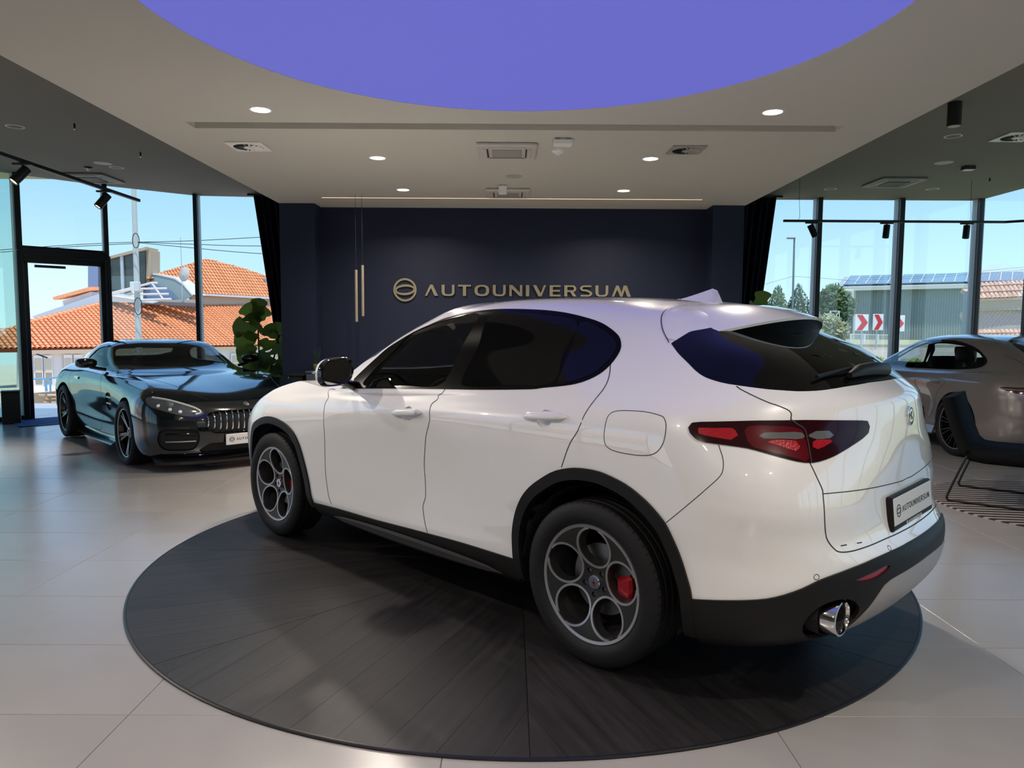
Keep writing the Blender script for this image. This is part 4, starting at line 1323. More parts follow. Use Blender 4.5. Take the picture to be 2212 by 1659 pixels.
# hip cap tiles along the left end
pa, pb = Vector(EXT['roofA'][7]), Vector(EXT['roofA'][6]); N = 18
for k in range(N):
    q = pa + (pb - pa) * (k / N); r = pa + (pb - pa) * ((k + 1.12) / N)
    m = MB(); m.cyl(tuple(q + Vector((0, 0, .06))), tuple(r + Vector((0, 0, .03))), .17, .12, 10); m.build('hip_tile', M_ROOF, hA, smooth=True, angle=40)
for q in EXT['winA']:
    P = [Vector(p) + Vector((.10, -.08, 0)) for p in q]
    c = sum(P, Vector()) / 4
    f = slab('window', [c + (p - c) * 1.28 for p in P], (-.02, .015, 0), mat('white_window_frame', (.85, .85, .85), .5), hA)
    slab('pane', [p + Vector((.02, -.015, 0)) for p in P], (-.01, .008, 0), mat('house_pane', (.30, .29, .25), .25, spec=.7), f)
    mid = [P[0] * .45 + P[3] * .55, P[1] * .45 + P[2] * .55]
    slab('blind', [P[0] + Vector((.03, -.025, 0)), P[1] + Vector((.03, -.025, 0)), mid[1] + Vector((.03, -.025, 0)), mid[0] + Vector((.03, -.025, 0))], (-.01, .008, 0), mat('cream_blind', (.62, .57, .42), .8), f)
# --- neighbour across the side street
hC = thing('house', 'white house with orange roof mirrored in the doors of the white car', 'house', (0, 0, 0))
slab('wall', [(-26, -4, -1), (-26, 14, -1), (-26, 14, 2.2), (-26, -4, 2.2)], (-5, 0, 0), M_STUCCO, hC)
slab('roof', [(-25.3, -4.6, 2.1), (-25.3, 14.6, 2.1), (-28.5, 14.6, 4.0), (-28.5, -4.6, 4.0)], (0, 0, .15), M_ROOF, hC)
# --- upper house
hB = thing('house', 'upper house with orange clay roof and white gutter behind the low one', 'house', (0, 0, 0))
tile_roof(hB, EXT['roofB'], EXT['roofB_e'], EXT['roofB_up'])
slab('wall', EXT['wallB'], (-.3, .2, 0), M_STUCCO2, hB)
slab('gutter', EXT['gutterB'], (.15, -.1, 0), M_STUCCO, hB)
slab('skylight', [Vector(p) + Vector((.08, -.08, .10)) for p in EXT['skylight']], (-.05, .04, -.05), M_BGLASS, hB)
# --- glass pavilion between them
pv = thing('glass_pavilion', 'dark glass pavilion with pale cap beside the utility pole', 'building', (0, 0, 0))
slab('glass_wall', EXT['pavilion_glass'], (0, 1.5, 0), M_DGLASS, pv)
slab('glass_wall', EXT['pavilion_glass2'], (0, 1.5, 0), M_DGLASS, pv)
slab('post', EXT['pavilion_post'], (0, .15, 0), M_METAL, pv)
slab('cap', EXT['pavilion_cap'], (0, 2, 0), M_FASCIA, pv)
slab('side_wall', EXT['pavilion_side'], (0, 1.5, 0), M_FASCIA, pv)
slab('glass_wall', EXT['left_glass'], (0, 1, 0), M_BGLASS, pv)
slab('chimney', EXT['chimney'], (0, .5, 0), M_FASCIA, pv)
an = thing('annex', 'small annex with sloping pale metal roof seen through the open door', 'building', (0, 0, 0))
slab('wall', EXT['annex_wall'], (0, 1.2, 0), M_STUCCO, an); slab('eaves', EXT['annex_roof'], (0, 1.5, .1), M_ROOF, an); slab('metal_roof', EXT['metal_roof'], (0, 1.0, .15), M_METAL, an)
slab('curb', EXT['curb'], (0, 1.0, 0), M_STUCCO2, an); slab('flashing', EXT['flashing'], (0, .6, 0), mat('lead_flashing', (.16, .17, .18), .6), an)
vt = thing('vaulted_skylight', 'arched glass skylight with white truss under the satellite dish', 'skylight', (0, 0, 0))
vf = [Vector(p) for p in EXT['vault_front']]
m = MB(); m.loft([[tuple(p + Vector((0, d, 0))) for p in vf] for d in (0, 2.5)], False); m.loft([[tuple(p + Vector((0, 0, -.14 if k else 0)) ) for p in vf] for k in (0, 1)], False); m.build('arch', M_STUCCO, vt)
b0, b1 = Vector(EXT['vault_base'][0]), Vector(EXT['vault_base'][1])
slab('end_glass', [tuple(b0)] + [tuple(p + Vector((0, .05, -.12))) for p in vf] + [tuple(b1)], (0, .1, 0), mat('pale_glazing', (.30, .36, .37), .15, spec=.7), vt)
slab('blue_glass', EXT['vault_glass'], (0, .04, 0), M_BGLASS, vt)
for a, b in EXT['truss']:
    m = MB(); m.cyl(a, b, .075, n=6); m.build('truss_bar', mat('white_steel', (.85, .86, .86), .5), vt)
# --- pole, wires, dish, masts, railing, stones
up_ = thing('utility_pole', 'tall pale utility pole with cable box and wires', 'utility pole', (0, 0, 0))
a, b = EXT['pole']; m = MB(); m.cyl((a[0], a[1], -2.5), b, .15, .10, 12); m.build('pole', mat('galvanised', (.55, .57, .55), .5), up_, smooth=True)
c = Vector(EXT['pole_box']); m = MB(); m.bbox(c.x - .18, c.x + .18, c.y - .15, c.y + .1, c.z - .2, c.z + .2, .02); m.build('cable_box', mat('pale_box', (.7, .7, .68), .6), up_)
for q, zz in ((.28, -.85), (.24, 1.95)):
    m = MB(); m.tube([(c.x + .14 + q * .6 * cos(t), c.y - .12, c.z + zz + q * 1.3 * sin(t)) for t in [2 * pi * k / 20 for k in range(20)]], .018, 5, closed=True); m.build('cable_coil', M_FRAME, up_)
for w in EXT['wires_l']:
    m = MB(); m.tube(smoothed(w, 4), .014, 5); m.build('wire', M_FRAME, up_)
ds = thing('satellite_dish', 'round pale satellite dish in front of the upper roof', 'satellite dish', EXT['dish'])
m = MB(Matrix.Rotation(-.5, 4, 'Z') @ Matrix.Rotation(pi / 2 - .15, 4, 'X')); m.lathe([(.001, .10), (.25, .08), (.45, .02), (.58, -.05), (.58, -.07), (.001, .07)], 32); m.build('dish', mat('dish_beige', (.60, .56, .52), .6), ds, smooth=True)
d0 = Vector(EXT['dish']); m = MB(); m.cyl(tuple(Vector(EXT['dish_post'][0]) - d0), tuple(Vector(EXT['dish_post'][1]) - d0), .03, n=6); m.build('post', M_METAL, ds)
m = MB(); m.cyl((0, 0, -.3), (.2, -.6, -.1), .03, n=6); m.build('feed_arm', M_METAL, ds)
an2 = thing('aerial_mast', 'thin aerial mast rising behind the satellite dish', 'aerial', (0, 0, 0))
a, b = EXT['mast']; m = MB(); m.cyl(a, b, .035, n=6); m.build('mast', M_METAL, an2)
m = MB(); m.cyl((b[0] - .35, b[1], b[2] - .3), (b[0] + .35, b[1], b[2] - .3), .02, n=5); m.build('antenna_bar', M_METAL, an2)
for k, q in enumerate(EXT['railing']):
    t = thing('railing', ('light blue tube railing ending at the open door frame', 'light blue tube railing running behind the black coupe')[k], 'railing', (0, 0, 0), 0, 'blue railings')
    m = MB(); m.tube(q, .055, 8); m.build('tube', M_RAIL, t, smooth=True)
    for p in q[:-1]:
        m = MB(); m.cyl(p, (p[0], p[1], p[2] - .7), .045, n=8); m.build('post', M_RAIL, t, smooth=True)
sw = EXT['stonewall']; st = struct_empty('wall_stone', label='rough stone retaining wall across the street')
slab('mortar', [(x, y + .12, z) for x, y, z in sw], (0, .4, 0), mat('stone_mortar', (.30, .25, .18), .95), st)
rg = random.Random(3)
for r in range(4):
    x = sw[0][0]
    while x < sw[2][0]:
        w = rg.uniform(.24, .52); f = (x - sw[0][0]) / (sw[2][0] - sw[0][0])
        top = sw[0][2] + (sw[2][2] - sw[0][2]) * f; bot = sw[5][2] + (sw[3][2] - sw[5][2]) * f; h = (top - bot) / 4
        z = bot + h * r; m = MB(); j = lambda: rg.uniform(-.03, .03)
        m.loft([[(x + .02 + j(), 30, z + .015), (x + w - .02, 30 + j(), z + .02 + j()), (x + w - .02 + j(), 30, z + h - .02), (x + .02, 30, z + h - .015 + j())],
                [(x + .07, 29.90 + j(), z + .05), (x + w - .07, 29.90, z + .05), (x + w - .08, 29.9 + j(), z + h - .05), (x + .08, 29.9, z + h - .05)]], True, True)
        if x > -19.6: m.build('stone', M_STONE, st)
        x += w

# --- right: hall with solar roof
hl = thing('hall', 'grey corrugated hall with solar panels on its roof', 'building', (0, 0, 0))
w0, w1, w2, w3 = (Vector(p) for p in EXT['hall_wall']); N = 150; rows = [[], []]
for k in range(N * 2 + 1):
    f = k / (N * 2); d = -.05 if (k // 1) % 4 in (0, 1) else .0
    t_ = w0 + (w1 - w0) * f; rows[0].append((t_.x, t_.y + d, t_.z)); rows[1].append((t_.x, t_.y + d, .3))
m = MB(); m.loft(rows, False); m.build('corrugated_wall', mat('hall_grey', srgb(146, 158, 156), .6), hl)
slab('gable_wall', [(w0.x, w0.y, w0.z), (w0.x, w0.y, .3), (w0.x + 2, w0.y + 9, .3), (w0.x + 2, w0.y + 9, w0.z)], (.3, 0, 0), MATS['hall_grey'], hl)
r0, r1, r2, r3 = (Vector(p) for p in EXT['hall_roof'])
slab('roof_deck', [r0, r1, r2, r3], (0, 0, -.12), mat('roof_sheet', srgb(170, 178, 180), .5), hl)
slab('eaves', [r0, r1, r1 - Vector((0, 0, .22)), r0 - Vector((0, 0, .22))], (0, -.1, 0), mat('eaves_pale', srgb(206, 206, 196), .6), hl)
SOL = mat('solar_cell', (.10, .14, .18), .12, spec=.8)
for k in range(17):
    f0, f1 = .035 + k * .0562, .035 + k * .0562 + .053
    q = [r0.lerp(r1, f0).lerp(r3.lerp(r2, f0), .08), r0.lerp(r1, f1).lerp(r3.lerp(r2, f1), .08), r0.lerp(r1, f1).lerp(r3.lerp(r2, f1), .93), r0.lerp(r1, f0).lerp(r3.lerp(r2, f0), .93)]
    o = slab('solar_panel', [p + Vector((0, 0, .12)) for p in q], (0, 0, -.05), SOL, hl)
    m = MB(); m.tube([tuple(q[0] + Vector((0, 0, .13))), tuple(q[3] + Vector((0, 0, .13)))], .035, 4); m.build('panel_edge', MATS['eaves_pale'], o)
a, b = EXT['hall_pipe']; m = MB(); m.cyl(a, b, .07, n=8); m.build('downpipe', MATS['eaves_pale'], hl)
c = Vector(EXT['hall_lamp']); m = MB(); m.bbox(c.x - .33, c.x + .33, c.y - .2, c.y + .2, c.z - .4, c.z + .4, .04); m.build('wall_box', MATS['eaves_pale'], hl)
hs = thing('tiled_shed', 'reddish tiled shed at the window edge beside the hall', 'building', (0, 0, 0))
M_ROOF2 = mat('faded_tile', srgb(205, 176, 160), .8, noise=.2, nscale=5, rand=.1)
for k in (0, 2):
    q = [Vector(p) for p in EXT['houseR'][k]]; q[0] += Vector((0, .9, 0)); q[1] += Vector((0, .9, 0))
    o0 = len(MATS); tile_roof(hs, [q[3], q[2], q[1], q[0]], (1, .0, .02), (0, .55, .7), .22, M_ROOF2, M_ROOF2)
slab('wall', [(x, 36.1, z) for x, y, z in EXT['houseR'][1]], (0, .6, 0), M_STUCCO2, hs)
slab('wall', [(EXT['houseR'][0][0][0], 36.3, .3), (29, 36.3, .3), (29, 36.3, 3.3), (EXT['houseR'][0][0][0], 36.3, 3.3)], (0, .5, 0), MATS['roof_sheet'], hs)
# chevron signs
M_SIGN = mat('sign_white', (.86, .86, .84), .5); M_RED = mat('sign_red', srgb(214, 44, 52), .5)
for k, q in enumerate(EXT['chev']):
    t = thing('chevron_sign', ('red chevron road sign nearest the bush', 'red chevron road sign between the two others', 'red chevron road sign cut by the window post')[k], 'road sign', (0, 0, 0), 0, 'red and white chevron signs')
    x0, x1 = q[0][0], q[1][0]; z1, z0 = q[0][2], q[2][2]; y = q[0][1]
    m = MB(); m.bbox(x0, x1, y, y + .04, z0, z1, .01); m.build('plate', M_SIGN, t)
    W, H = x1 - x0, z1 - z0; zc = (z0 + z1) / 2
    m = MB(); m.prism([(x0 + W * .12, z1 - .02), (x0 + W * .52, z1 - .02), (x1 - W * .06, zc), (x0 + W * .52, z0 + .02), (x0 + W * .12, z0 + .02), (x0 + W * .50, zc)], y - .012, y - .002, 'y'); m.build('chevron', M_RED, t)
    bx = EXT['chev_base'][k]; m = MB(); m.cyl((bx[0], y + .06, .5), (bx[0], y + .06, zc), .03, n=8); m.build('post', M_METAL, t)
# fence
fe = thing('mesh_fence', 'low white wire mesh fence in front of the hall', 'fence', (0, 0, 0)); f0, f1 = Vector(EXT['fence'][0]), Vector(EXT['fence'][1]); zl = EXT['fence'][2][2]
for k in range(4):
    p = f0.lerp(f1, k / 3); m = MB(); m.cyl((p.x, p.y, zl - .2), (p.x, p.y, p.z + .03), .035, n=6); m.build('post', M_SIGN, fe)
for k in range(3):
    a, b = f0.lerp(f1, k / 3), f0.lerp(f1, (k + 1) / 3); m = MB()
    for z in (a.z, zl): m.cyl((a.x, a.y, z), (b.x, b.y, z), .02, n=4)
    for i in range(1, 9):
        x = a.x + (b.x - a.x) * i / 9; m.cyl((x, a.y, zl), (x, a.y, a.z), .010, n=4)
    m.build('mesh_panel', M_SIGN, fe)
t = thing('trellis', 'white lattice stand behind the pale bush', 'trellis', (0, 0, 0)); a, b, c_, d_ = (Vector(p) for p in EXT['trellis']); m = MB()
for p, q in ((a, d_), (b, c_), (a, b), (d_, c_), (a, c_), (b, d_), (a.lerp(d_, .5), b.lerp(c_, .5))): m.cyl(tuple(p), tuple(q), .02, n=4)
m.build('lattice', M_SIGN, t); m = MB(); m.cyl(tuple(d_), (d_.x, d_.y, .6), .02, n=4); m.cyl(tuple(c_), (c_.x, c_.y, .6), .02, n=4); m.build('leg', M_SIGN, t)
t = thing('street_lamp', 'thin street lamp mast seen between curtain and spotlight', 'street lamp', (0, 0, 0)); a, b = EXT['mast_r']
m = MB(); m.cyl((a[0], a[1], .8), b, .07, .05, 8); m.build('mast', mat('lamp_mast', (.20, .24, .25), .5), t); m = MB(); m.bbox(b[0] - .4, b[0] + .05, b[1] - .1, b[1] + .1, b[2] - .08, b[2], .02); m.build('lamp_head', MATS['lamp_mast'], t)
for w in EXT['wires_r']:
    m = MB(); m.tube(smoothed(w, 4), .012, 4); m.build('wire', MATS['lamp_mast'], t)
M_LEAF1 = mat('leaf_mid', (.10, .16, .05), .7, noise=.3, nscale=2, rand=.1); M_LEAF2 = mat('leaf_dark', (.055, .10, .04), .7, noise=.3, nscale=2); M_LEAF3 = mat('leaf_pale', (.34, .36, .20), .7, noise=.3, nscale=3); M_LEAF4 = mat('leaf_lime', (.30, .40, .05), .7, noise=.3, nscale=3)
TR = EXT['trees_r']
tree('conifer', 'dull green conifer next to the curtain', (TR[0][0][0], 42, .8), .2, .95, 1.55, 1500, M_LEAF1, 1, .13, True)
tree('conifer', 'dark green conifer beside the lamp mast', (TR[1][0][0] - .1, 44, .8), .2, 1.05, 1.65, 1700, M_LEAF2, 2, .13, True)
tree('leafy_tree', 'leafy green tree at the hall corner', (TR[2][0][0] + .3, 40, .8), .6, 1.0, 1.3, 2200, M_LEAF1, 3, .14)
tree('flowering_bush', 'pale flowering bush beside the chevron signs', (13.2, 30.5, .7), .05, .85, .70, 2000, M_LEAF3, 4, .09, cat='bush')
for k, (x, y, s) in enumerate(((7.55, 15.3, 1.0), (8.6, 15.6, .9), (9.7, 15.4, 1.0), (10.8, 15.7, 1.0), (11.9, 15.5, .95), (9.6, 12.6, .9), (9.7, 10.8, .9))):
    tree('hedge_bush', ('low lime green hedge bush just outside the windows, first from the curtain', 'second lime green hedge bush outside the windows', 'third lime green hedge bush outside the windows', 'fourth lime green hedge bush outside the windows', 'fifth lime green hedge bush outside the windows', 'hedge bush outside the side windows, farther one', 'hedge bush outside the side windows, nearer one')[k], (x, y, .0), .05, .50 * s, .46 * s, 900, M_LEAF4, 10 + k, .08, cat='bush')
# ------------------------------------------------------------------ sign, plants, lounge
M_GOLD = mat('sign_gold', (.29, .255, .165), .42, metal=.25)
sg = thing('wall_sign', 'gold AUTOUNIVERSUM lettering and round emblem on the navy wall', 'sign', (0, 9.72, 0))
FM = Matrix(((1, 0, 0, 0), (0, 0, -1, 0), (0, 1, 0, 0), (0, 0, 0, 1)))     # glyph plane -> wall, facing -y
emblem_mb(.153, .03, Matrix.Translation((-1.389, 0, 1.964)) @ FM).build('emblem', M_GOLD, sg)
TXT = 'AUTOUNIVERSUM'; H_ = .147
w1 = text_width(TXT, H_, .34, 1.0)
sc = (1.60 + 1.126) / w1
lettering(TXT, H_, .03, Matrix.Translation((-1.126, 0, 1.887)) @ Matrix.Diagonal((sc, 1, 1, 1)) @ FM, M_GOLD, sg, .34)

# fiddle leaf fig
M_FIG = leafmat('fig_leaf', (.17, .23, .05))
M_FIG_D = leafmat('fig_leaf_dark', (.10, .14, .035))
def fig_leaf(m, base, direction, L, W, up=Vector((0, 0, 1)), curl=.25, wav=0):
    d = Vector(direction).normalized(); s = d.cross(up)
    if s.length < .1: s = d.orthogonal()
    s.normalize(); n = s.cross(d)
    prof = [(0, .04), (.10, .20), (.22, .36), (.35, .40), (.47, .36), (.60, .46), (.75, .54), (.88, .46), (.96, .26), (1.0, .05)]
    rows = []
    for t, w in prof:
        c = Vector(base) + d * (L * t) - n * (curl * L * t * t * .5)
        ww = W * w * (1 + .12 * sin(9 * t + wav))
        rows.append([tuple(c - s * ww + n * (.10 * ww)), tuple(c - s * ww * .5 - n * .01 * L), tuple(c + n * .012), tuple(c + s * ww * .5 - n * .01 * L), tuple(c + s * ww + n * (.12 * ww))])
    m.loft(rows, False)
def fig(label, loc, stems, seed, pot_r=.17, pot_h=.34, scale=1.0):
    t = thing('fiddle_leaf_fig', label, 'potted plant', loc, 0, 'potted fiddle leaf figs')
    m = MB(); m.lathe([(.001, 0), (pot_r * .8, 0), (pot_r, pot_h), (pot_r * .92, pot_h), (pot_r * .90, pot_h - .03), (.001, pot_h - .04)], 28); m.build('pot', mat('pot_grey', (.06, .06, .065), .6), t, smooth=True, angle=40)
    rg = random.Random(seed)
    for (pts, lv) in stems:
        m = MB(); m.tube(pts, .012 * scale, 7); m.build('stem', mat('fig_stem', (.09, .065, .04), .8), t, smooth=True)
        for (b, d, L, W) in lv:
            m = MB(); fig_leaf(m, b, d, L * .95, W * 1.08, Vector((rg.uniform(-.5, .5), -1.0, rg.uniform(.1, .8))), rg.uniform(-.1, .4), rg.uniform(0, 6))
            m.build('leaf', M_FIG if rg.random() < .65 else M_FIG_D, t, smooth=True, angle=80)
V = Vector
# tall stem, then the lower side stem
L1 = [((0, 0, 1.60), (.15, -.2, 1), .30, .22), ((-.01, 0, 1.56), (-.5, -.3, .8), .30, .26), ((.0, .0, 1.55), (.45, -.2, .75), .26, .22), ((-.02, 0, 1.42), (-1, -.3, .15), .36, .25), ((.0, 0, 1.40), (.25, -.7, .2), .30, .22),
      ((-.03, 0, 1.28), (-.8, -.5, -.12), .33, .26), ((.0, .0, 1.26), (.8, -.3, -.30), .30, .22), ((-.02, 0, 1.15), (-1, -.2, -.32), .34, .24), ((-.02, 0, 1.08), (-.4, -.6, -.62), .34, .28), ((.0, 0, 1.10), (.55, -.6, -.5), .30, .24), ((-.03, 0, .98), (-.85, .1, -.5), .30, .24), ((-.02, 0, 1.0), (-.2, -.5, -.9), .34, .30), ((-.02, 0, 1.36), (-.3, -.8, -.25), .28, .24), ((.0, 0, 1.5), (-.2, -.6, .6), .26, .24),
      ((0, 0, .92), (.75, -.3, -.5), .28, .22), ((0, 0, .9), (-.7, -.4, -.7), .3, .24)]
L2 = [((.30, -.05, 1.34), (.35, -.2, .9), .22, .16), ((.30, -.05, 1.30), (-.6, -.2, .65), .26, .20), ((.31, -.05, 1.25), (.9, -.2, .35), .30, .18), ((.30, -.05, 1.22), (.1, -.7, -.35), .26, .22), ((.30, -.04, 1.05), (.95, -.2, .10), .34, .24), ((.28, -.04, .98), (.8, -.4, -.45), .36, .26), ((.27, -.04, .98), (-.7, -.4, -.2), .26, .20), ((.24, -.04, .88), (.75, -.3, -.55), .30, .24), ((.26, -.04, .92), (.2, -.7, -.6), .30, .22), ((.36, -.05, 1.40), (.7, 0, .7), .14, .09), ((.12, -.02, 1.36), (.8, -.2, .5), .14, .06)]
fig('tall fiddle leaf fig behind the bonnet of the black coupe', (-3.72, 10.8, 0), [([(0, 0, .3), (.01, 0, .9), (0, 0, 1.4), (0, 0, 1.62)], L1), ([(.02, 0, .5), (.18, -.02, .85), (.30, -.05, 1.2), (.31, -.05, 1.35)], L2)], 5)
L3 = [((0, 0, 1.80), (.1, -.4, 1), .30, .24), ((0, 0, 1.76), (-.6, -.4, .2), .26, .22), ((0, 0, 1.70), (.5, -.5, -.5), .28, .24), ((.05, 0, 1.68), (.9, -.2, .5), .22, .10), ((0, 0, 1.6), (.8, -.3, -.1), .30, .2), ((0, 0, 1.6), (-.8, -.3, -.3), .26, .2)]
fig('fiddle leaf fig behind the white car beside the lounge curtain', (3.92, 11.5, 0), [([(0, 0, .3), (.02, 0, 1.0), (0, 0, 1.8)], L3)], 9)
# cabinet with the gilded grass pot, black stand
t = thing('cabinet', 'slate blue cabinet carrying the gold grass pot', 'cabinet', (-2.36, 9.17, 0))
m = MB(); m.bbox(-.155, .155, -.20, .20, 0, .90, .006); m.build('body', mat('slate_blue', (.050, .065, .095), .5), t)
m = MB(); m.bbox(-.165, .165, -.21, .21, .90, .922, .005); m.build('top', MATS['slate_blue'], t)
m = MB(); m.bbox(-.15, .15, -.212, -.198, .05, .88, .004); dd = m.build('door', MATS['slate_blue'], t); m = MB(); m.cyl((.10, -.23, .55), (.10, -.23, .75), .006, n=8); m.build('handle', M_CHROME, dd)
t = thing('grass_pot', 'little gold pot with upright grass on the slate cabinet', 'potted plant', (-2.435, 9.20, .922))
m = MB(); m.lathe([(.001, 0), (.042, 0), (.050, .03), (.050, .085), (.044, .085), (.04, .07), (.001, .07)], 24); m.build('pot', mat('gold_pot', (.50, .33, .09), .3, metal=.7), t, smooth=True, angle=40)
for k in range(14):
    a = k * 2.4; m = MB(); m.tube([(.02 * cos(a), .02 * sin(a), .07), (.035 * cos(a), .035 * sin(a), .2), (.055 * cos(a), .05 * sin(a), .25 + .05 * (k % 3) * .5)], [.003, .003, .001], 4); m.build('blade', mat('grass_blade', (.02, .05, .03), .6), t)
t = thing('side_table', 'black side table with pale edge between curtain and slate cabinet', 'table', (-2.66, 9.16, 0))
m = MB(); m.bbox(-.10, .10, -.15, .15, .86, .885, .004); m.build('tabletop', M_FRAME, t); m = MB(); m.bbox(-.085, .085, -.13, .13, .0, .86, .004); m.build('body', M_FRAME, t); m = MB(); m.box(-.09, -.085, -.135, -.13, .05, .86); m.build('edge_strip', M_METAL, t)

# striped round rug and the black lounge chair
t = thing('rug', 'round rug with thin black and beige stripes under the lounge chair', 'rug', (4.74, 6.02, 0))
rm = bpy.data.materials.new('striped_rug'); rm.use_nodes = True; nt = rm.node_tree; b = nt.nodes['Principled BSDF']; b.inputs['Roughness'].default_value = .95
tc = nt.nodes.new('ShaderNodeTexCoord'); mp = nt.nodes.new('ShaderNodeMapping'); mp.inputs['Rotation'].default_value = (0, 0, radians(8)); wv = nt.nodes.new('ShaderNodeTexWave'); wv.bands_direction = 'Y'; wv.inputs['Scale'].default_value = 3.9; wv.inputs['Distortion'].default_value = .3; wv.inputs['Detail Scale'].default_value = 6
rp = nt.nodes.new('ShaderNodeValToRGB'); rp.color_ramp.elements[0].position = .50; rp.color_ramp.elements[0].color = (.020, .018, .018, 1); rp.color_ramp.elements[1].position = .66; rp.color_ramp.elements[1].color = (.38, .33, .30, 1)
nt.links.new(tc.outputs['Object'], mp.inputs[0]); nt.links.new(mp.outputs[0], wv.inputs[0]); nt.links.new(wv.outputs[0], rp.inputs[0]); nt.links.new(rp.outputs[0], b.inputs[0])
m = MB(); m.lathe([(.001, .009), (1.04, .009), (1.055, .006), (1.055, 0)], 96); m.build('pile', rm, t)
ch = thing('lounge_chair', 'black upholstered lounge chair on thin black sled legs', 'chair', (3.764, 6.15, .020), atan2(-.62, .78))
MBK = mat('black_upholstery', (.007, .0075, .008), .85, spec=.12, bump=.1, bscale=120)
def pad(pts, th, w0, w1, name):
    """padded slab along a side profile (x,z), from width w0 to w1"""
    P = [Vector((a, 0, b)) for a, b in pts]; m = MB(); rings = []
    for i, p in enumerate(P):
        d = (P[min(i + 1, len(P) - 1)] - P[max(i - 1, 0)]).normalized(); n = Vector((-d.z, 0, d.x)); r = .03
        sec = [(w0 + r, 0), (w0, th * .3), (w0, th * .7), (w0 + r, th), (w1 - r, th), (w1, th * .7), (w1, th * .3), (w1 - r, 0)]
        rings.append([tuple(p + n * (tt_ - th / 2) + Vector((0, y, 0))) for y, tt_ in sec])
    m.loft(rings, True, True); m.build(name, MBK, ch, smooth=True, angle=50)
pad([(-.035, .885), (-.03, .86), (.0, .75), (.05, .60), (.10, .47), (.15, .42)], .095, 0.0, .78, 'backrest')
pad([(.12, .44), (.17, .405), (.26, .395), (.60, .395), (1.0, .395), (1.28, .40), (1.36, .405)], .105, 0.0, .78, 'seat')
for y in (.02, .76):
    m = MB(); m.tube(smoothed([(.13, y, .40), (.09, y, .30), (.005, y, .06), (0.0, y, .012), (.05, y, .0), (.4, y, .0), (1.0, y, .0), (1.30, y, .0), (1.36, y, .012), (1.33, y, .08), (1.22, y, .37)], 5), .010, 8); m.build('sled_leg', M_FRAME, ch, smooth=True)
# mat and bin at the entrance
t = thing('door_mat', 'blue mat on the floor at the open entrance', 'mat', (-6.98, 11.22, 0), atan2(.9, .86))
m = MB(); m.bbox(-.60, .62, -.46, .42, .0, .012, .004); m.build('pile', mat('blue_mat', (.045, .10, .27), .9, noise=.15, nscale=20), t); m = MB(); m.bbox(-.64, .66, -.50, -.46, 0, .010, .003); m.bbox(-.64, .66, .42, .46, 0, .010, .003); m.build('border', M_FRAME, t)
t = thing('waste_bin', 'black square bin standing before the green pane', 'bin', (-7.46, 10.86, 0), .55)
m = MB(); m.bbox(-.115, .115, -.10, .10, 0, .47, .006); m.build('body', M_FRAME, t); m = MB(); m.bbox(-.12, .12, -.105, .105, .47, .495, .006); m.build('lid', M_FRAME, t)
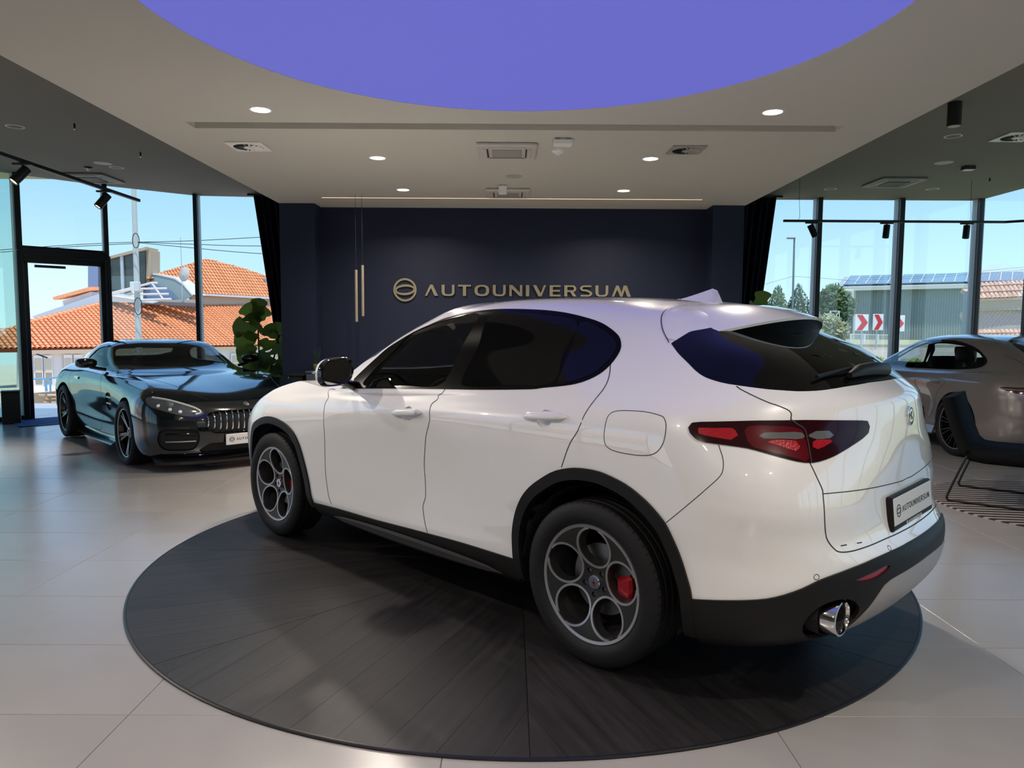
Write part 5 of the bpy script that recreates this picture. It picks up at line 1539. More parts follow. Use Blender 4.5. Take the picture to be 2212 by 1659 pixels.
# frosted graphic on the green pane
# ------------------------------------------------------------------ the white crossover: ring net (x forward from the rear axle, y left, z up)
STELVIO = [
    # rear (x, z, squareness), side (x, y, z) ..., front (x, z, squareness)
    ((-.80, .305, 2.6), [(-.30, .82, .25), (.4, .78, .25), (1.2, .78, .24), (2.2, .78, .24), (2.9, .78, .25)], (3.42, .23, 2.6)),
    ((-.95, .325, 2.6), [(-.30, .90, .265), (.4, .875, .26), (1.2, .875, .26), (2.2, .87, .26), (2.9, .87, .26)], (3.54, .25, 2.6)),
    ((-1.04, .42, 2.55), [(-.30, .93, .37), (.4, .92, .355), (1.2, .917, .35), (2.2, .915, .34), (2.9, .91, .35)], (3.62, .35, 2.6)),
    ((-1.07, .52, 2.5), [(-.30, .935, .50), (.4, .923, .48), (1.2, .912, .47), (2.2, .912, .46), (2.9, .918, .47)], (3.66, .46, 2.6)),
    ((-1.07, .595, 2.45), [(-.30, .94, .61), (.4, .925, .60), (1.2, .906, .59), (2.2, .908, .58), (2.9, .924, .59)], (3.68, .58, 2.6)),
    ((-1.012, .67, 2.8), [(-.30, .944, .71), (.4, .932, .71), (1.2, .905, .70), (2.2, .908, .69), (2.9, .93, .69)], (3.68, .69, 2.55)),
    ((-.985, .80, 3.3), [(-.30, .945, .83), (.4, .938, .83), (1.2, .911, .81), (2.2, .912, .79), (2.9, .93, .79)], (3.64, .79, 2.5)),
    ((-.982, .93, 2.85), [(-.30, .944, .95), (.4, .942, .95), (1.2, .921, .92), (2.2, .915, .88), (2.9, .92, .87)], (3.56, .87, 2.4)),
    ((-.983, 1.05, 2.25), [(-.30, .935, 1.06), (.4, .935, 1.05), (1.06, .924, 1.015), (1.73, .914, .965), (2.2, .908, .94), (2.9, .895, .945)], (3.45, .925, 2.2)),
    ((-.978, 1.14, 2.12), [(-.30, .91, 1.13), (.4, .912, 1.10), (1.06, .905, 1.065), (1.73, .896, 1.02), (2.2, .885, 1.0), (2.9, .845, 1.01)], (3.20, .985, 2.2)),
    ((-.965, 1.195, 2.1), [(-.30, .875, 1.185), (.4, .888, 1.145), (1.06, .887, 1.105), (1.73, .876, 1.06), (2.2, .855, 1.055), (2.75, .765, 1.085)], (2.80, 1.075, 2.2)),
    ((-.90, 1.245, 2.2), [(-.30, .825, 1.245), (.2, .858, 1.205), (.7, .87, 1.166), (1.06, .872, 1.145), (1.47, .868, 1.122), (2.06, .842, 1.095), (2.15, .835, 1.092)], (2.42, 1.12, 2.2)),
    ((-.70, 1.36, 2.9), [(-.25, .725, 1.37), (.2, .765, 1.36), (.9, .772, 1.36), (1.4, .76, 1.355), (1.72, .735, 1.33)], (2.02, 1.32, 2.2)),
    ((-.45, 1.475, 2.4), [(-.18, .615, 1.48), (.05, .665, 1.505), (.4, .688, 1.545), (.9, .69, 1.558), (1.2, .68, 1.53), (1.36, .67, 1.495)], (1.66, 1.505, 2.2)),
    ((-.35, 1.54, 2.4), [(-.12, .54, 1.545), (.3, .585, 1.597), (.8, .60, 1.61), (1.15, .58, 1.59)], (1.44, 1.585, 2.2)),
    ((-.24, 1.583, 2.3), [(0, .31, 1.602), (.4, .33, 1.63), (.8, .33, 1.636), (1.0, .32, 1.63)], (1.22, 1.62, 2.2)),
    ((-.1, 1.605, 2.0), [(.15, 0.0, 1.628), (.4, 0.0, 1.641), (.7, 0.0, 1.646), (.85, 0.0, 1.645)], (1.05, 1.638, 2.0)),
]
# outlines on the body, in car coordinates (metres)
SF = {'antenna': [(0.1774, 0.0767, 1.6264), (-0.0995, 0.2509, 1.603)],
 'bumper_ledge': [(-0.7338, 0.8345, 0.4627), (-0.8306, 0.7611, 0.4974), (-0.8943, 0.692, 0.5285), (-0.942, 0.6219, 0.5466), (-0.9896, 0.5261, 0.5718), (-1.0304, 0.4002, 0.5869),
                  (-1.0592, 0.2189, 0.5977)],
 'bumper_line': [(-0.5017, 0.9192, 0.4385), (-0.6234, 0.8875, 0.4578), (-0.7335, 0.8349, 0.4767), (-0.7834, 0.801, 0.4911), (-0.8304, 0.7619, 0.5127), (-0.8656, 0.7259, 0.5342),
                 (-0.8934, 0.6922, 0.5543), (-0.9355, 0.6299, 0.5753), (-0.9874, 0.5228, 0.5991), (-1.0244, 0.3851, 0.6159), (-1.0472, 0.1802, 0.6217)],
 'bumper_seam': [(-0.5769, 0.8828, 1.042), (-0.6001, 0.8916, 0.997), (-0.6082, 0.9015, 0.96), (-0.6004, 0.912, 0.9289), (-0.5559, 0.9298, 0.8771), (-0.4753, 0.9399, 0.7964),
                 (-0.3934, 0.9422, 0.7195)],
 'crease': [(2.0415, 0.9112, 0.9407), (1.5622, 0.9148, 0.9834), (1.073, 0.9216, 1.0227), (0.4012, 0.9304, 1.0634)],
 'diffuser': [(-0.9702, 0.4829, 0.3875), (-1.0186, 0.4273, 0.4826), (-1.0369, 0.3712, 0.5158), (-1.0623, 0.2192, 0.5307), (-1.0715, 0.0688, 0.5377)],
 'dlo': [(2.0414, 0.8471, 1.0873), (1.6322, 0.8638, 1.1129), (1.2988, 0.8703, 1.1323), (1.0059, 0.8715, 1.149), (0.6703, 0.8697, 1.1678), (0.3974, 0.8655, 1.1875),
         (0.3412, 0.8615, 1.1964), (0.1653, 0.8474, 1.2222), (0.0666, 0.8234, 1.2575), (0.0118, 0.7911, 1.303), (-0.0139, 0.751, 1.3596), (-0.0093, 0.7225, 1.4049),
         (0.0296, 0.7013, 1.4502), (0.1288, 0.687, 1.4994), (0.2684, 0.6818, 1.5333), (0.4393, 0.6808, 1.5573), (0.6318, 0.6849, 1.5673), (0.6869, 0.6848, 1.5689),
         (0.8908, 0.683, 1.5656), (1.078, 0.6855, 1.5458), (1.3785, 0.6813, 1.4834), (1.6604, 0.7164, 1.3707), (1.7803, 0.7569, 1.2849), (1.8925, 0.8062, 1.1849),
         (1.9586, 0.838, 1.1189)],
 'emblem': [(-0.9797, 0.0078, 1.1161)],
 'exhaust': [(-0.9195, 0.612, 0.3881)],
 'front_arch': [(3.1733, 0.9013, 0.6657), (3.0733, 0.9202, 0.7528), (2.9758, 0.9256, 0.8096), (2.8677, 0.9245, 0.8406), (2.7779, 0.9229, 0.8462), (2.6891, 0.9222, 0.8366),
                (2.5916, 0.921, 0.8144), (2.4998, 0.9185, 0.7674), (2.4378, 0.9144, 0.6935), (2.3873, 0.9115, 0.5948), (2.3312, 0.9126, 0.4741), (2.277, 0.9133, 0.3363)],
 'fuel': [(-0.0934, 0.9128, 1.1175), (-0.1401, 0.904, 1.1358), (-0.2523, 0.9028, 1.1413), (-0.3281, 0.9056, 1.1341), (-0.3611, 0.9115, 1.117), (-0.3736, 0.9251, 1.0784),
          (-0.3694, 0.936, 1.0296), (-0.3403, 0.9412, 0.9894), (-0.2833, 0.9429, 0.9713), (-0.1821, 0.9432, 0.9692), (-0.1185, 0.9429, 0.9785), (-0.0903, 0.9418, 1.0057),
          (-0.0861, 0.9308, 1.0744)],
 'gate_seam': [(-0.842, 0.6886, 0.9851), (-0.8682, 0.6862, 0.9351), (-0.8877, 0.6785, 0.8901), (-0.8912, 0.6805, 0.8739), (-0.901, 0.6815, 0.7904), (-0.9013, 0.6648, 0.7228),
               (-0.906, 0.6525, 0.6952), (-0.9197, 0.6307, 0.6653), (-0.9334, 0.6098, 0.6506), (-0.9569, 0.5594, 0.6467), (-0.9858, 0.4629, 0.6516), (-1.0063, 0.3319, 0.6571),
               (-1.0186, 0.1598, 0.6565)],
 'gate_seam_mid': [(-0.891, 0.6803, 0.8747), (-0.9223, 0.6035, 0.8728), (-0.957, 0.4652, 0.8668), (-0.9776, 0.2664, 0.8565), (-0.982, 0.0612, 0.8442)],
 'gate_seam_up': [(-0.7638, 0.6844, 1.1351), (-0.7542, 0.6741, 1.1675), (-0.6962, 0.7104, 1.1949), (-0.6391, 0.7326, 1.2202), (-0.6005, 0.7419, 1.2382), (-0.5711, 0.7446, 1.255)],
 'glass_front': [(1.4774, 0.6909, 1.4508), (1.2078, 0.6976, 1.511), (0.9275, 0.6983, 1.5457), (0.9953, 0.7721, 1.3575), (1.0587, 0.8622, 1.166), (1.3882, 0.8614, 1.1443),
                 (1.7716, 0.8521, 1.1197), (1.7562, 0.8124, 1.1973), (1.6143, 0.7511, 1.3275)],
 'glass_quarter': [(0.2336, 0.7011, 1.5009), (0.1285, 0.7025, 1.4756), (0.0511, 0.7109, 1.4397), (0.0133, 0.7256, 1.4044), (0.0082, 0.7471, 1.368), (0.031, 0.781, 1.3193),
                   (0.0752, 0.8127, 1.2741), (0.1727, 0.8387, 1.2363), (0.2493, 0.8472, 1.2226), (0.2465, 0.7666, 1.3609)],
 'glass_rear': [(0.821, 0.7004, 1.5486), (0.6117, 0.7005, 1.5473), (0.441, 0.6993, 1.5347), (0.2547, 0.7043, 1.4995), (0.2779, 0.7676, 1.3617), (0.2849, 0.8485, 1.2201),
                (0.5755, 0.8572, 1.196), (0.8826, 0.8611, 1.177), (0.8619, 0.7719, 1.3613)],
 'handle_front': [(1.4102, 0.9178, 0.9922), (1.2671, 0.9195, 1.0052), (1.1283, 0.921, 1.0177)],
 'handle_rear': [(0.3958, 0.9304, 1.0639), (0.2543, 0.9283, 1.0746), (0.1211, 0.9259, 1.0839)],
 'lamp_clear': [(-0.6849, 0.789, 1.0909), (-0.7492, 0.7258, 1.0931), (-0.7973, 0.6672, 1.0922), (-0.8067, 0.67, 1.0663), (-0.7539, 0.7346, 1.0692), (-0.703, 0.7856, 1.069)],
 'lamp_clear_inner': [(-0.8157, 0.6412, 1.0915), (-0.8522, 0.5788, 1.0944), (-0.8713, 0.5439, 1.091), (-0.8707, 0.5591, 1.0687), (-0.8571, 0.5886, 1.0648),
                      (-0.8237, 0.6452, 1.0655)],
 'lamp_red_inner': [(-0.828, 0.642, 1.0601), (-0.8724, 0.5626, 1.0589), (-0.867, 0.5846, 1.0454), (-0.857, 0.6133, 1.0347), (-0.8388, 0.6524, 1.0274)],
 'lamp_red_low': [(-0.7123, 0.781, 1.0623), (-0.7918, 0.6946, 1.06), (-0.8065, 0.7049, 1.0232), (-0.7825, 0.7298, 1.0305), (-0.7497, 0.7563, 1.0441)],
 'lamp_red_main': [(-0.6477, 0.8076, 1.1106), (-0.7199, 0.7449, 1.1137), (-0.7804, 0.6803, 1.1081), (-0.8028, 0.6625, 1.0868), (-0.8389, 0.6892, 0.9894), (-0.8046, 0.7282, 1.0007),
                   (-0.7407, 0.7833, 1.021), (-0.6832, 0.8207, 1.0381), (-0.6615, 0.8244, 1.0595)],
 'lamp_red_outer': [(-0.4881, 0.8949, 1.0972), (-0.5509, 0.8695, 1.1001), (-0.6119, 0.8357, 1.1024), (-0.6324, 0.843, 1.0618), (-0.5838, 0.8696, 1.0646), (-0.5379, 0.8879, 1.0705),
                    (-0.5067, 0.8977, 1.0754)],
 'lamp_split': [(-0.7631, 0.6851, 1.1352), (-0.7832, 0.6707, 1.1184), (-0.8027, 0.6546, 1.1006), (-0.8197, 0.6608, 1.0522), (-0.8447, 0.6854, 0.984)],
 'mirror_foot': [(1.9291, 0.8451, 1.1104)],
 'plate': [(-0.9816, 0.2762, 0.7957), (-1.0042, 0.2543, 0.6753)],
 'rear_arch': [(0.4437, 0.9234, 0.3821), (0.4533, 0.9223, 0.4926), (0.4352, 0.924, 0.5947), (0.3923, 0.9302, 0.6799), (0.3327, 0.9354, 0.7455), (0.2583, 0.9391, 0.7981),
               (0.1787, 0.9417, 0.8433), (0.0944, 0.9432, 0.8687), (0.0216, 0.9438, 0.878), (-0.0642, 0.9441, 0.8774), (-0.1394, 0.9442, 0.8629), (-0.2125, 0.9443, 0.8412),
               (-0.2836, 0.9446, 0.8056), (-0.3388, 0.9444, 0.7684), (-0.3918, 0.9423, 0.7201), (-0.429, 0.9367, 0.6575), (-0.4585, 0.9294, 0.5935), (-0.4823, 0.9236, 0.5231),
               (-0.5039, 0.9188, 0.4414)],
 'rear_glass': [(-0.2383, 0.685, 1.4132), (-0.2984, 0.7217, 1.3724), (-0.3609, 0.749, 1.3359), (-0.4094, 0.7663, 1.3054), (-0.4562, 0.7722, 1.2833), (-0.5222, 0.7612, 1.266),
                (-0.561, 0.7461, 1.26), (-0.6407, 0.7, 1.249), (-0.7192, 0.6304, 1.2404), (-0.755, 0.5877, 1.2374), (-0.802, 0.5058, 1.2392), (-0.839, 0.3935, 1.2473),
                (-0.8722, 0.1799, 1.2568)],
 'reflector': [(-0.9706, 0.5693, 0.5449), (-0.9904, 0.5262, 0.5544), (-1.018, 0.4498, 0.569), (-1.0375, 0.3756, 0.5805), (-1.034, 0.395, 0.5618), (-1.0207, 0.4421, 0.5432),
               (-1.004, 0.4907, 0.5355), (-0.9838, 0.5409, 0.5365)],
 'seam_b': [(1.0059, 0.8715, 1.149), (1.0427, 0.8877, 1.1047), (1.0803, 0.9036, 1.0664), (1.0759, 0.9215, 1.0224), (1.0706, 0.9261, 0.9776), (1.1135, 0.9186, 0.8709),
            (1.138, 0.9077, 0.7359), (1.1302, 0.9064, 0.6241), (1.1284, 0.9083, 0.5588), (1.1474, 0.9111, 0.4992), (1.1266, 0.9164, 0.4283), (1.0982, 0.9196, 0.3714)],
 'seam_front_door': [(2.1047, 0.8446, 1.0754), (2.1423, 0.8718, 1.0329), (2.1491, 0.8958, 0.9792), (2.1367, 0.9117, 0.9269), (2.1324, 0.9125, 0.8179), (2.1378, 0.9069, 0.5963),
                     (2.1017, 0.9132, 0.4368), (2.0517, 0.9183, 0.3581)],
 'seam_rear_door': [(0.0069, 0.7755, 1.3256), (-0.0149, 0.8153, 1.2662), (-0.0123, 0.8509, 1.2136), (0.0092, 0.8807, 1.1688), (0.0448, 0.9343, 1.0615), (0.0943, 0.9433, 0.9749),
                    (0.1408, 0.9428, 0.8651)],
 'sensor': [(-0.8872, 0.6989, 0.5653), (-1.026, 0.3417, 0.6269)],
 'sill': [(2.2807, 0.9114, 0.3299), (1.966, 0.9163, 0.3438), (1.5586, 0.9171, 0.3509), (1.0984, 0.9195, 0.3686), (0.8064, 0.9209, 0.3771), (0.4962, 0.9228, 0.3783),
          (0.4429, 0.9231, 0.3772), (0.4001, 0.9224, 0.3691)],
 'spoiler_seam': [(-0.2306, 0.6849, 1.4139), (-0.1685, 0.6381, 1.4661), (-0.1303, 0.5934, 1.5116), (-0.1095, 0.5402, 1.5475), (-0.109, 0.4708, 1.5693), (-0.1437, 0.4031, 1.5797),
                  (-0.1655, 0.3479, 1.5844)],
 'tail_lamp': [(-0.4598, 0.9031, 1.0969), (-0.4716, 0.9081, 1.0764), (-0.4966, 0.9075, 1.0569), (-0.5223, 0.9021, 1.0482), (-0.5755, 0.8824, 1.0443), (-0.6378, 0.8521, 1.0381),
               (-0.6734, 0.8314, 1.0328), (-0.7429, 0.7875, 1.0128), (-0.8072, 0.7335, 0.991), (-0.8405, 0.6924, 0.9836), (-0.8648, 0.6468, 0.9873), (-0.8903, 0.5761, 1.0033),
               (-0.9122, 0.4928, 1.029), (-0.9301, 0.4142, 1.0557), (-0.9371, 0.3786, 1.0715), (-0.9379, 0.3623, 1.0927), (-0.9324, 0.3697, 1.1137), (-0.9236, 0.3928, 1.1226),
               (-0.8352, 0.5853, 1.1326), (-0.7633, 0.6855, 1.1342), (-0.6625, 0.7845, 1.1318), (-0.5451, 0.8601, 1.1236), (-0.4794, 0.8879, 1.1179), (-0.4638, 0.8964, 1.1097)],
 'wiper': [(-0.7621, 0.4902, 1.2781), (-0.796, 0.2803, 1.2975), (-0.8001, 0.0523, 1.3053)]}
# ------------------------------------------------------------------ the white crossover on the turntable
def build_crossover():
    PAINT = mat('white_paint', (.84, .83, .822), .3, coat=1.0, coat_rough=.015, spec=.45)
    PAINT.node_tree.nodes['Principled BSDF'].inputs['Coat IOR'].default_value = 1.8
    GLASS_P = mat('privacy_glass', (.0025, .0025, .003), .03, spec=.38)
    GLASS_F = glassmat('front_tinted_glass', (.34, .36, .37), .055)
    car = thing('crossover_car', 'white crossover car standing on the dark round turntable', 'car', (.9901, 3.737, .012), radians(135.629))
    sh = Shell(STELVIO)
    S = SF
    up = lambda q, dv: [(a, b + dv) for a, b in q]
    uv = lambda k, n=5, closed=False: sh.uvpoly(S[k], n, closed)
    # ---- cut the panels out of the net
    dlo = sh.uvpoly(S['dlo'], 5, False)
    sh.cut_poly(dlo, 'trim')
    for g in ('glass_front', 'glass_rear', 'glass_quarter'):
        q = sh.uvpoly(S[g], 1, True, smooth=False)
        q = [(p[0], p[1]) for p in smoothed([(a, b, 0) for a, b in q], 4, True)]
        sh.cut_poly(q, g, ('trim',))
    # rear screen
    rg = sh.uvpoly(S['rear_glass'], 5, False)
    top = [sh.snap(p) for p in ((-.425, .05, 1.492), (-.40, .25, 1.487), (-.345, .45, 1.47), (-.28, .60, 1.44))]
    sh.cut_poly(rg + [(-3, rg[-1][1]), (-3, top[0][1])] + top, 'rear_glass')
    # windscreen
    ws = [sh.snap(p) for p in ((2.28, .10, 1.17), (2.22, .35, 1.168), (2.08, .60, 1.165), (1.98, .70, 1.165), (1.80, .71, 1.27), (1.58, .64, 1.40), (1.40, .56, 1.52), (1.47, .30, 1.56), (1.50, .05, 1.565))]
    sh.cut_poly(ws + [(sh.NU + 2, ws[-1][1]), (sh.NU + 2, ws[0][1])], 'windscreen')
    # lamps
    sh.cut_poly(uv('tail_lamp', 4, True), 'lamp')
    sp = uv('lamp_split', 4)
    for k in ('lamp_red_outer', 'lamp_red_main', 'lamp_red_inner'):
        sh.cut_poly(sh.uvpoly(S[k], 3, True), k, ('lamp',))
    for k in ('lamp_clear', 'lamp_red_low'):
        sh.cut_poly(sh.uvpoly(S[k], 2, True), k, ('lamp', 'lamp_red_main'))
    sh.cut_poly(sh.uvpoly(S['lamp_clear_inner'], 2, True), 'lamp_clear_inner', ('lamp', 'lamp_red_inner'))
    # wheel arches: opening and cladding band
    arches = {}
    for k, cx in (('rear_arch', -.025), ('front_arch', 2.775)):
        pts = list(S[k])
        if k == 'front_arch':
            pts = [(3.165, .87, .20), (3.163, .87, .36), (3.155, .88, .50), (3.135, .89, .61)] + [p for p in pts if p[0] < 3.10] + [(2.24, .90, .20)]
        else:
            pts = [(.425, .90, .20)] + pts + [(-.515, .91, .25)]
        pts = smoothed(pts, 5)
        xz = np.array([(p[0], p[2]) for p in pts])
        f_out = Shell.sdf(xz)
        inner = np.array([(cx + (x - cx) * .905, .34 + (z - .34) * .905) for x, z in xz])
        f_in = Shell.sdf(inner)
        def side_only(f):
            return lambda p: np.where(p[:, 1] > .60, f(p[:, [0, 2]]), 9.0)
        sh.cut(side_only(f_out), 'clad_' + k, ('body',), 'pos')
        sh.cut(side_only(f_in), 'hole', ('clad_' + k,), 'pos')
        sh.cut(side_only(f_in), 'hole', ('body',), 'pos')
    for k, zz in (('rear_arch', .285), ('front_arch', .30)):
        sh.cut(lambda p, zz=zz: p[:, 2] - zz - np.where(p[:, 0] > 3.0, .10, 0), 'hole', ('clad_' + k,), 'pos')
    # sill and lower bumpers
    sl = uv('sill', 3)
    a, b = sh.snap((2.55, .90, .33)), sh.snap((.20, .92, .36))
    sh.cut_poly([a] + sl + [b, (b[0], -3), (a[0], -3)], 'sill')
    bl = uv('bumper_line', 4)
    c0 = sh.snap((-.30, .93, .43))
    sh.cut_poly([c0] + bl + [(-3, bl[-1][1] + .1), (-3, -3), (c0[0], -3)], 'bumper_low')
    fb = [sh.snap(p) for p in ((3.05, .90, .34), (3.30, .78, .33), (3.58, .40, .34), (3.62, .02, .34))]
    sh.cut_poly(fb + [(sh.NU + 2, fb[-1][1]), (sh.NU + 2, -3), (fb[0][0], -3)], 'front_low')
    df = uv('diffuser', 4)
    lo = sh.snap((-.93, .50, .33))
    sh.cut_poly([lo] + df + [(-3, df[-1][1] + .2), (-3, -1), (lo[0], -1)], 'diffuser', ('bumper_low',))
    sh.cut_poly(uv('reflector', 3, True), 'reflector', ('bumper_low',))
    ex = Vector(S['exhaust'][0])
    sh.cut(lambda p: np.where(p[:, 1] > 0, ((p[:, 1] - ex.y - .005) / .104) ** 2 + ((p[:, 2] - ex.z - .006) / .084) ** 2 - 1, 9.0) + np.where(p[:, 0] > -.5, 9, 0), 'hole', ('bumper_low',), 'pos')
    # fuel flap, doors, tailgate, rear bumper
    fuel = uv('fuel', 4, True)
    sh.cut_poly(fuel, 'fuel')
    sf, sb, sr = uv('seam_front_door', 4), uv('seam_b', 4), uv('seam_rear_door', 4)
    hc = []
    for k in ('handle_front', 'handle_rear'):
        c = Vector(S[k][1])
        ring = [sh.snap((c.x + .048 * cos(t), c.y, c.z - .004 + .046 * sin(t))) for t in [2 * pi * j / 24 for j in range(24)]]
        sh.cut_poly(ring, 'cup'); hc.append(ring)
    sh.cut_poly(sf + sb[::-1], 'door_front')
    e1, e2 = sh.snap((.40, .92, .33)), sh.snap((.20, .94, .70))
    sh.cut_poly(sb + [(sb[-1][0], sb[-1][1] - 6), (e1[0], e1[1] - 6), e2] + sr[::-1], 'door_rear')
    gu, gs = uv('gate_seam_up', 4), uv('gate_seam', 4)
    inlamp = sh.snap((-.80, .67, 1.06))
    sh.cut_poly(gu[::-1] + [inlamp] + gs + [(-3, gs[-1][1]), (-3, rg[-1][1] + 1), rg[-1], sh.snap((-.70, .60, 1.27))], 'tailgate')
    bs = uv('bumper_seam', 4)
    far = sh.snap((-.45, .93, .60))
    sh.cut_poly([inlamp, sh.snap((-.60, .86, 1.07))] + bs + [far, (far[0], -2), (-3, -2), (-3, gs[-1][1])] + gs[::-1], 'bumper')
    # ---- turn them into parts
    B = sh.build
    B(('body',), 'body_shell', PAINT, car, skirt=.006)
    for sd in ('left', 'right'):
        B('door_front', 'front_door', PAINT, car, sd, skirt=.006)
        B('door_rear', 'rear_door', PAINT, car, sd, skirt=.006)
        B('trim', 'window_trim', mat('satin_black', (.003, .003, .003), .16, spec=.15), car, sd, off=.002, skirt=.006)
        B('glass_front', 'front_window', GLASS_F, car, sd, off=-.001)
        B('glass_rear', 'rear_window', GLASS_P, car, sd, off=.0035)
        B('glass_quarter', 'quarter_window', GLASS_P, car, sd, off=.0035)
        B('clad_rear_arch', 'wheel_arch_cladding', M_BLACK_PLASTIC, car, sd, off=.012, skirt=.05)
        B('clad_front_arch', 'wheel_arch_cladding', M_BLACK_PLASTIC, car, sd, off=.012, skirt=.05)
        B('sill', 'sill_cladding', M_BLACK_PLASTIC, car, sd, off=.009, skirt=.012)
        lm = B('lamp', 'tail_lamp', mat('lamp_dark_red', (.020, .002, .004), .16, spec=.25, coat=.12), car, sd, off=.005, skirt=.010)
        RED = mat('lamp_red', (.34, .006, .013), .25, spec=.25, coat=.12, bump=.25, bscale=120)
        RED2 = mat('lamp_deep_red', (.09, .003, .007), .2, spec=.25, coat=.15)
        CLR = mat('lamp_clear', (.11, .115, .11), .18, coat=.4)
        B('lamp_red_outer', 'red_lens', RED, lm, sd, off=.0052)
        B('lamp_red_main', 'red_lens', RED2, lm, sd, off=.0052)
        B('lamp_red_low', 'red_lens', RED, lm, sd, off=.0052)
        B('lamp_red_inner', 'red_lens', RED, lm, sd, off=.0052)
        B('lamp_clear', 'clear_lens', CLR, lm, sd, off=.0052)
        B('lamp_clear_inner', 'clear_lens', CLR, lm, sd, off=.0052)
        sh.ribbon(sp, .005, 'lamp_split_line', M_INK, lm, lift=.0064, side=sd)
        B('reflector', 'bumper_reflector', mat('reflector_red', (.26, .008, .014), .25, coat=.7), car, sd, off=.004, skirt=.004)
    B('fuel', 'fuel_flap', PAINT, car, 'left', off=.0006, skirt=.004)
    o = B('fuel', 'quarter_patch', PAINT, car, 'right')
    B('tailgate', 'tailgate', PAINT, car, skirt=.006)
    B('bumper', 'rear_bumper', PAINT, car, skirt=.006)
    B('bumper_low', 'bumper_cladding', M_BLACK_PLASTIC, car, off=.010, skirt=.014)
    B('front_low', 'front_bumper_cladding', M_BLACK_PLASTIC, car, off=.006, skirt=.010)
    B('diffuser', 'skid_plate', mat('satin_silver', (.40, .385, .37), .33, metal=.35), car, off=.014, skirt=.012)
    B('rear_glass', 'rear_screen', GLASS_P, car, off=.001, skirt=.004)
    B('windscreen', 'windscreen', GLASS_F, car, off=.001)
    lin = [t for t in set(sh.tags) if t not in ('hole', 'glass_front', 'windscreen', 'rear_glass', 'glass_rear', 'glass_quarter')]
    B(tuple(lin), 'cabin_lining', M_DARK_LINING, car, off=-.03, xmax=2.02)
    # ---- shut lines
    for sd in ('left', 'right'):
        g = MB()
        for k, pts in (('a', sf), ('b', sb), ('c', sr), ('d', gu), ('e', gs), ('g', bs)):
            sh.ribbon(pts, .0046 if k != 'g' else .003, 'shut_line', M_SEAM, car, side=sd)
    sh.ribbon(fuel, .0032, 'shut_line', M_SEAM, car, closed=True, lift=.0012)
    mid = uv('gate_seam_mid', 4)
    mid = mid + [(mid[-1][0] * (1 - t), mid[-1][1] + .1 * t) for t in (.25, .5, .75, 1.0)]
    sh.ribbon(mid, .0036, 'shut_line', M_SEAM, car, side='both')
    ge = gs[-1]
    sh.ribbon([(ge[0] * (1 - t), ge[1]) for t in (0, .25, .5, .75, 1.0)], .0046, 'shut_line', M_SEAM, car, side='both')
    # ---- spoiler over the rear screen
    ys = np.linspace(0, .672, 22)
    seam = sorted([(p[1], p[0]) for p in S['spoiler_seam']])
    sy = [0, .15, .25] + [a for a, _ in seam if a < .54]; sx = [-.215, -.205, -.19] + [b for a, b in seam if a < .54]
    topr, lip, und, inn = [], [], [], []
    NT = 9
    rows = [[] for _ in range(NT)]
    for y in ys:
        t = y / .672
        if y < .54:
            x0 = float(np.interp(y, sy, sx)); p0 = sh.frame((x0, y, 1.60 - .1 * y))[0]
        else:
            q = float(np.interp(y, [.54, .5934, .6381, .672], [0, 1, 2, 3])); L = [(-.1095, .5402, 1.5475), (-.1303, .5934, 1.5116), (-.1685, .6381, 1.4661), (-.215, .672, 1.432)]
            i = min(int(q), 2); f = q - i
            p0 = Vector([L[i][c] * (1 - f) + L[i + 1][c] * f for c in range(3)])
        tip = Vector((-.545 + .60 * y * y + .05 * max(0, t - .9) * 10 * .4, y, 1.532 - .235 * y * y))
        nrm = sh.frame(p0)[1]
        p0 = p0 + nrm * .002
        d = tip - p0
        bul = .020 * (1 - t ** 4)
        for k in range(NT):
            s = k / (NT - 1)
            p = p0 + d * s + Vector((0, 0, bul * 4 * s * (1 - s) * (1 - .35 * s)))
            rows[k].append(tuple(p))
        lip.append(tuple(tip + Vector((.004, 0, -.012))))
        hgt = .062 * (1 - min(1, (y / .60)) ** 3) + .002
        und.append(tuple(tip + Vector((.045 * (1 - t * t) + .006, 0, -.012 - hgt))))
        inn.append(tuple(tip + Vector((.16 * (1 - t) + .01, 0, -.012 - hgt + .03 * (1 - t)))))
    def both(rr):
        return [[(x, -y, z) for x, y, z in r[:0:-1]] + r for r in rr]
    m = MB(); m.loft(both(rows + [lip]), False); m.build('roof_spoiler', PAINT, car, smooth=True, angle=50)
    m = MB(); m.loft(both([lip, und, inn]), False); m.build('spoiler_underside', mat('spoiler_black', (.003, .003, .003), .4, spec=.08), car, smooth=True, angle=35)
    sl2 = sh.uvpoly(S['spoiler_seam'][:6], 4, False)
    sh.ribbon(sl2, .004, 'shut_line', M_SEAM, car, lift=.004, side='left'); sh.ribbon(sl2, .004, 'shut_line', M_SEAM, car, lift=.004, side='right')
    # ---- antenna fin
    m = MB(); rr = []
    for k in range(11):
        s = k / 10
        zt = 1.612 + .012 * s + .066 * (min(s / .16, 1) ** .5) * (1 - max(0, s - .16) / .84) ** 1.15
        x = -.10 + .26 * s
        zb = sh.frame((x, 0, 1.62))[0].z - .004
        w = .036 * (1 - .75 * s) * min(1, s / .08 + .35)
        h = max(zt - zb, .004)
        rr.append([(x, yy * w, zb + hh * h) for j, (yy, hh) in enumerate(((-1, 0), (-.8, .35), (-.28, .88), (0, 1), (.28, .88), (.8, .35), (1, 0)))])
    m.loft(rr, True, True); m.build('antenna_fin', PAINT, car, smooth=True, angle=50)
    # ---- rear wiper
    wp = [(-.772, .49, 1.282), (-.800, .28, 1.300), (-.808, .06, 1.312), (-.803, -.10, 1.316)]
    W = [sh.frame((x, abs(y), z)) for x, y, z in wp]
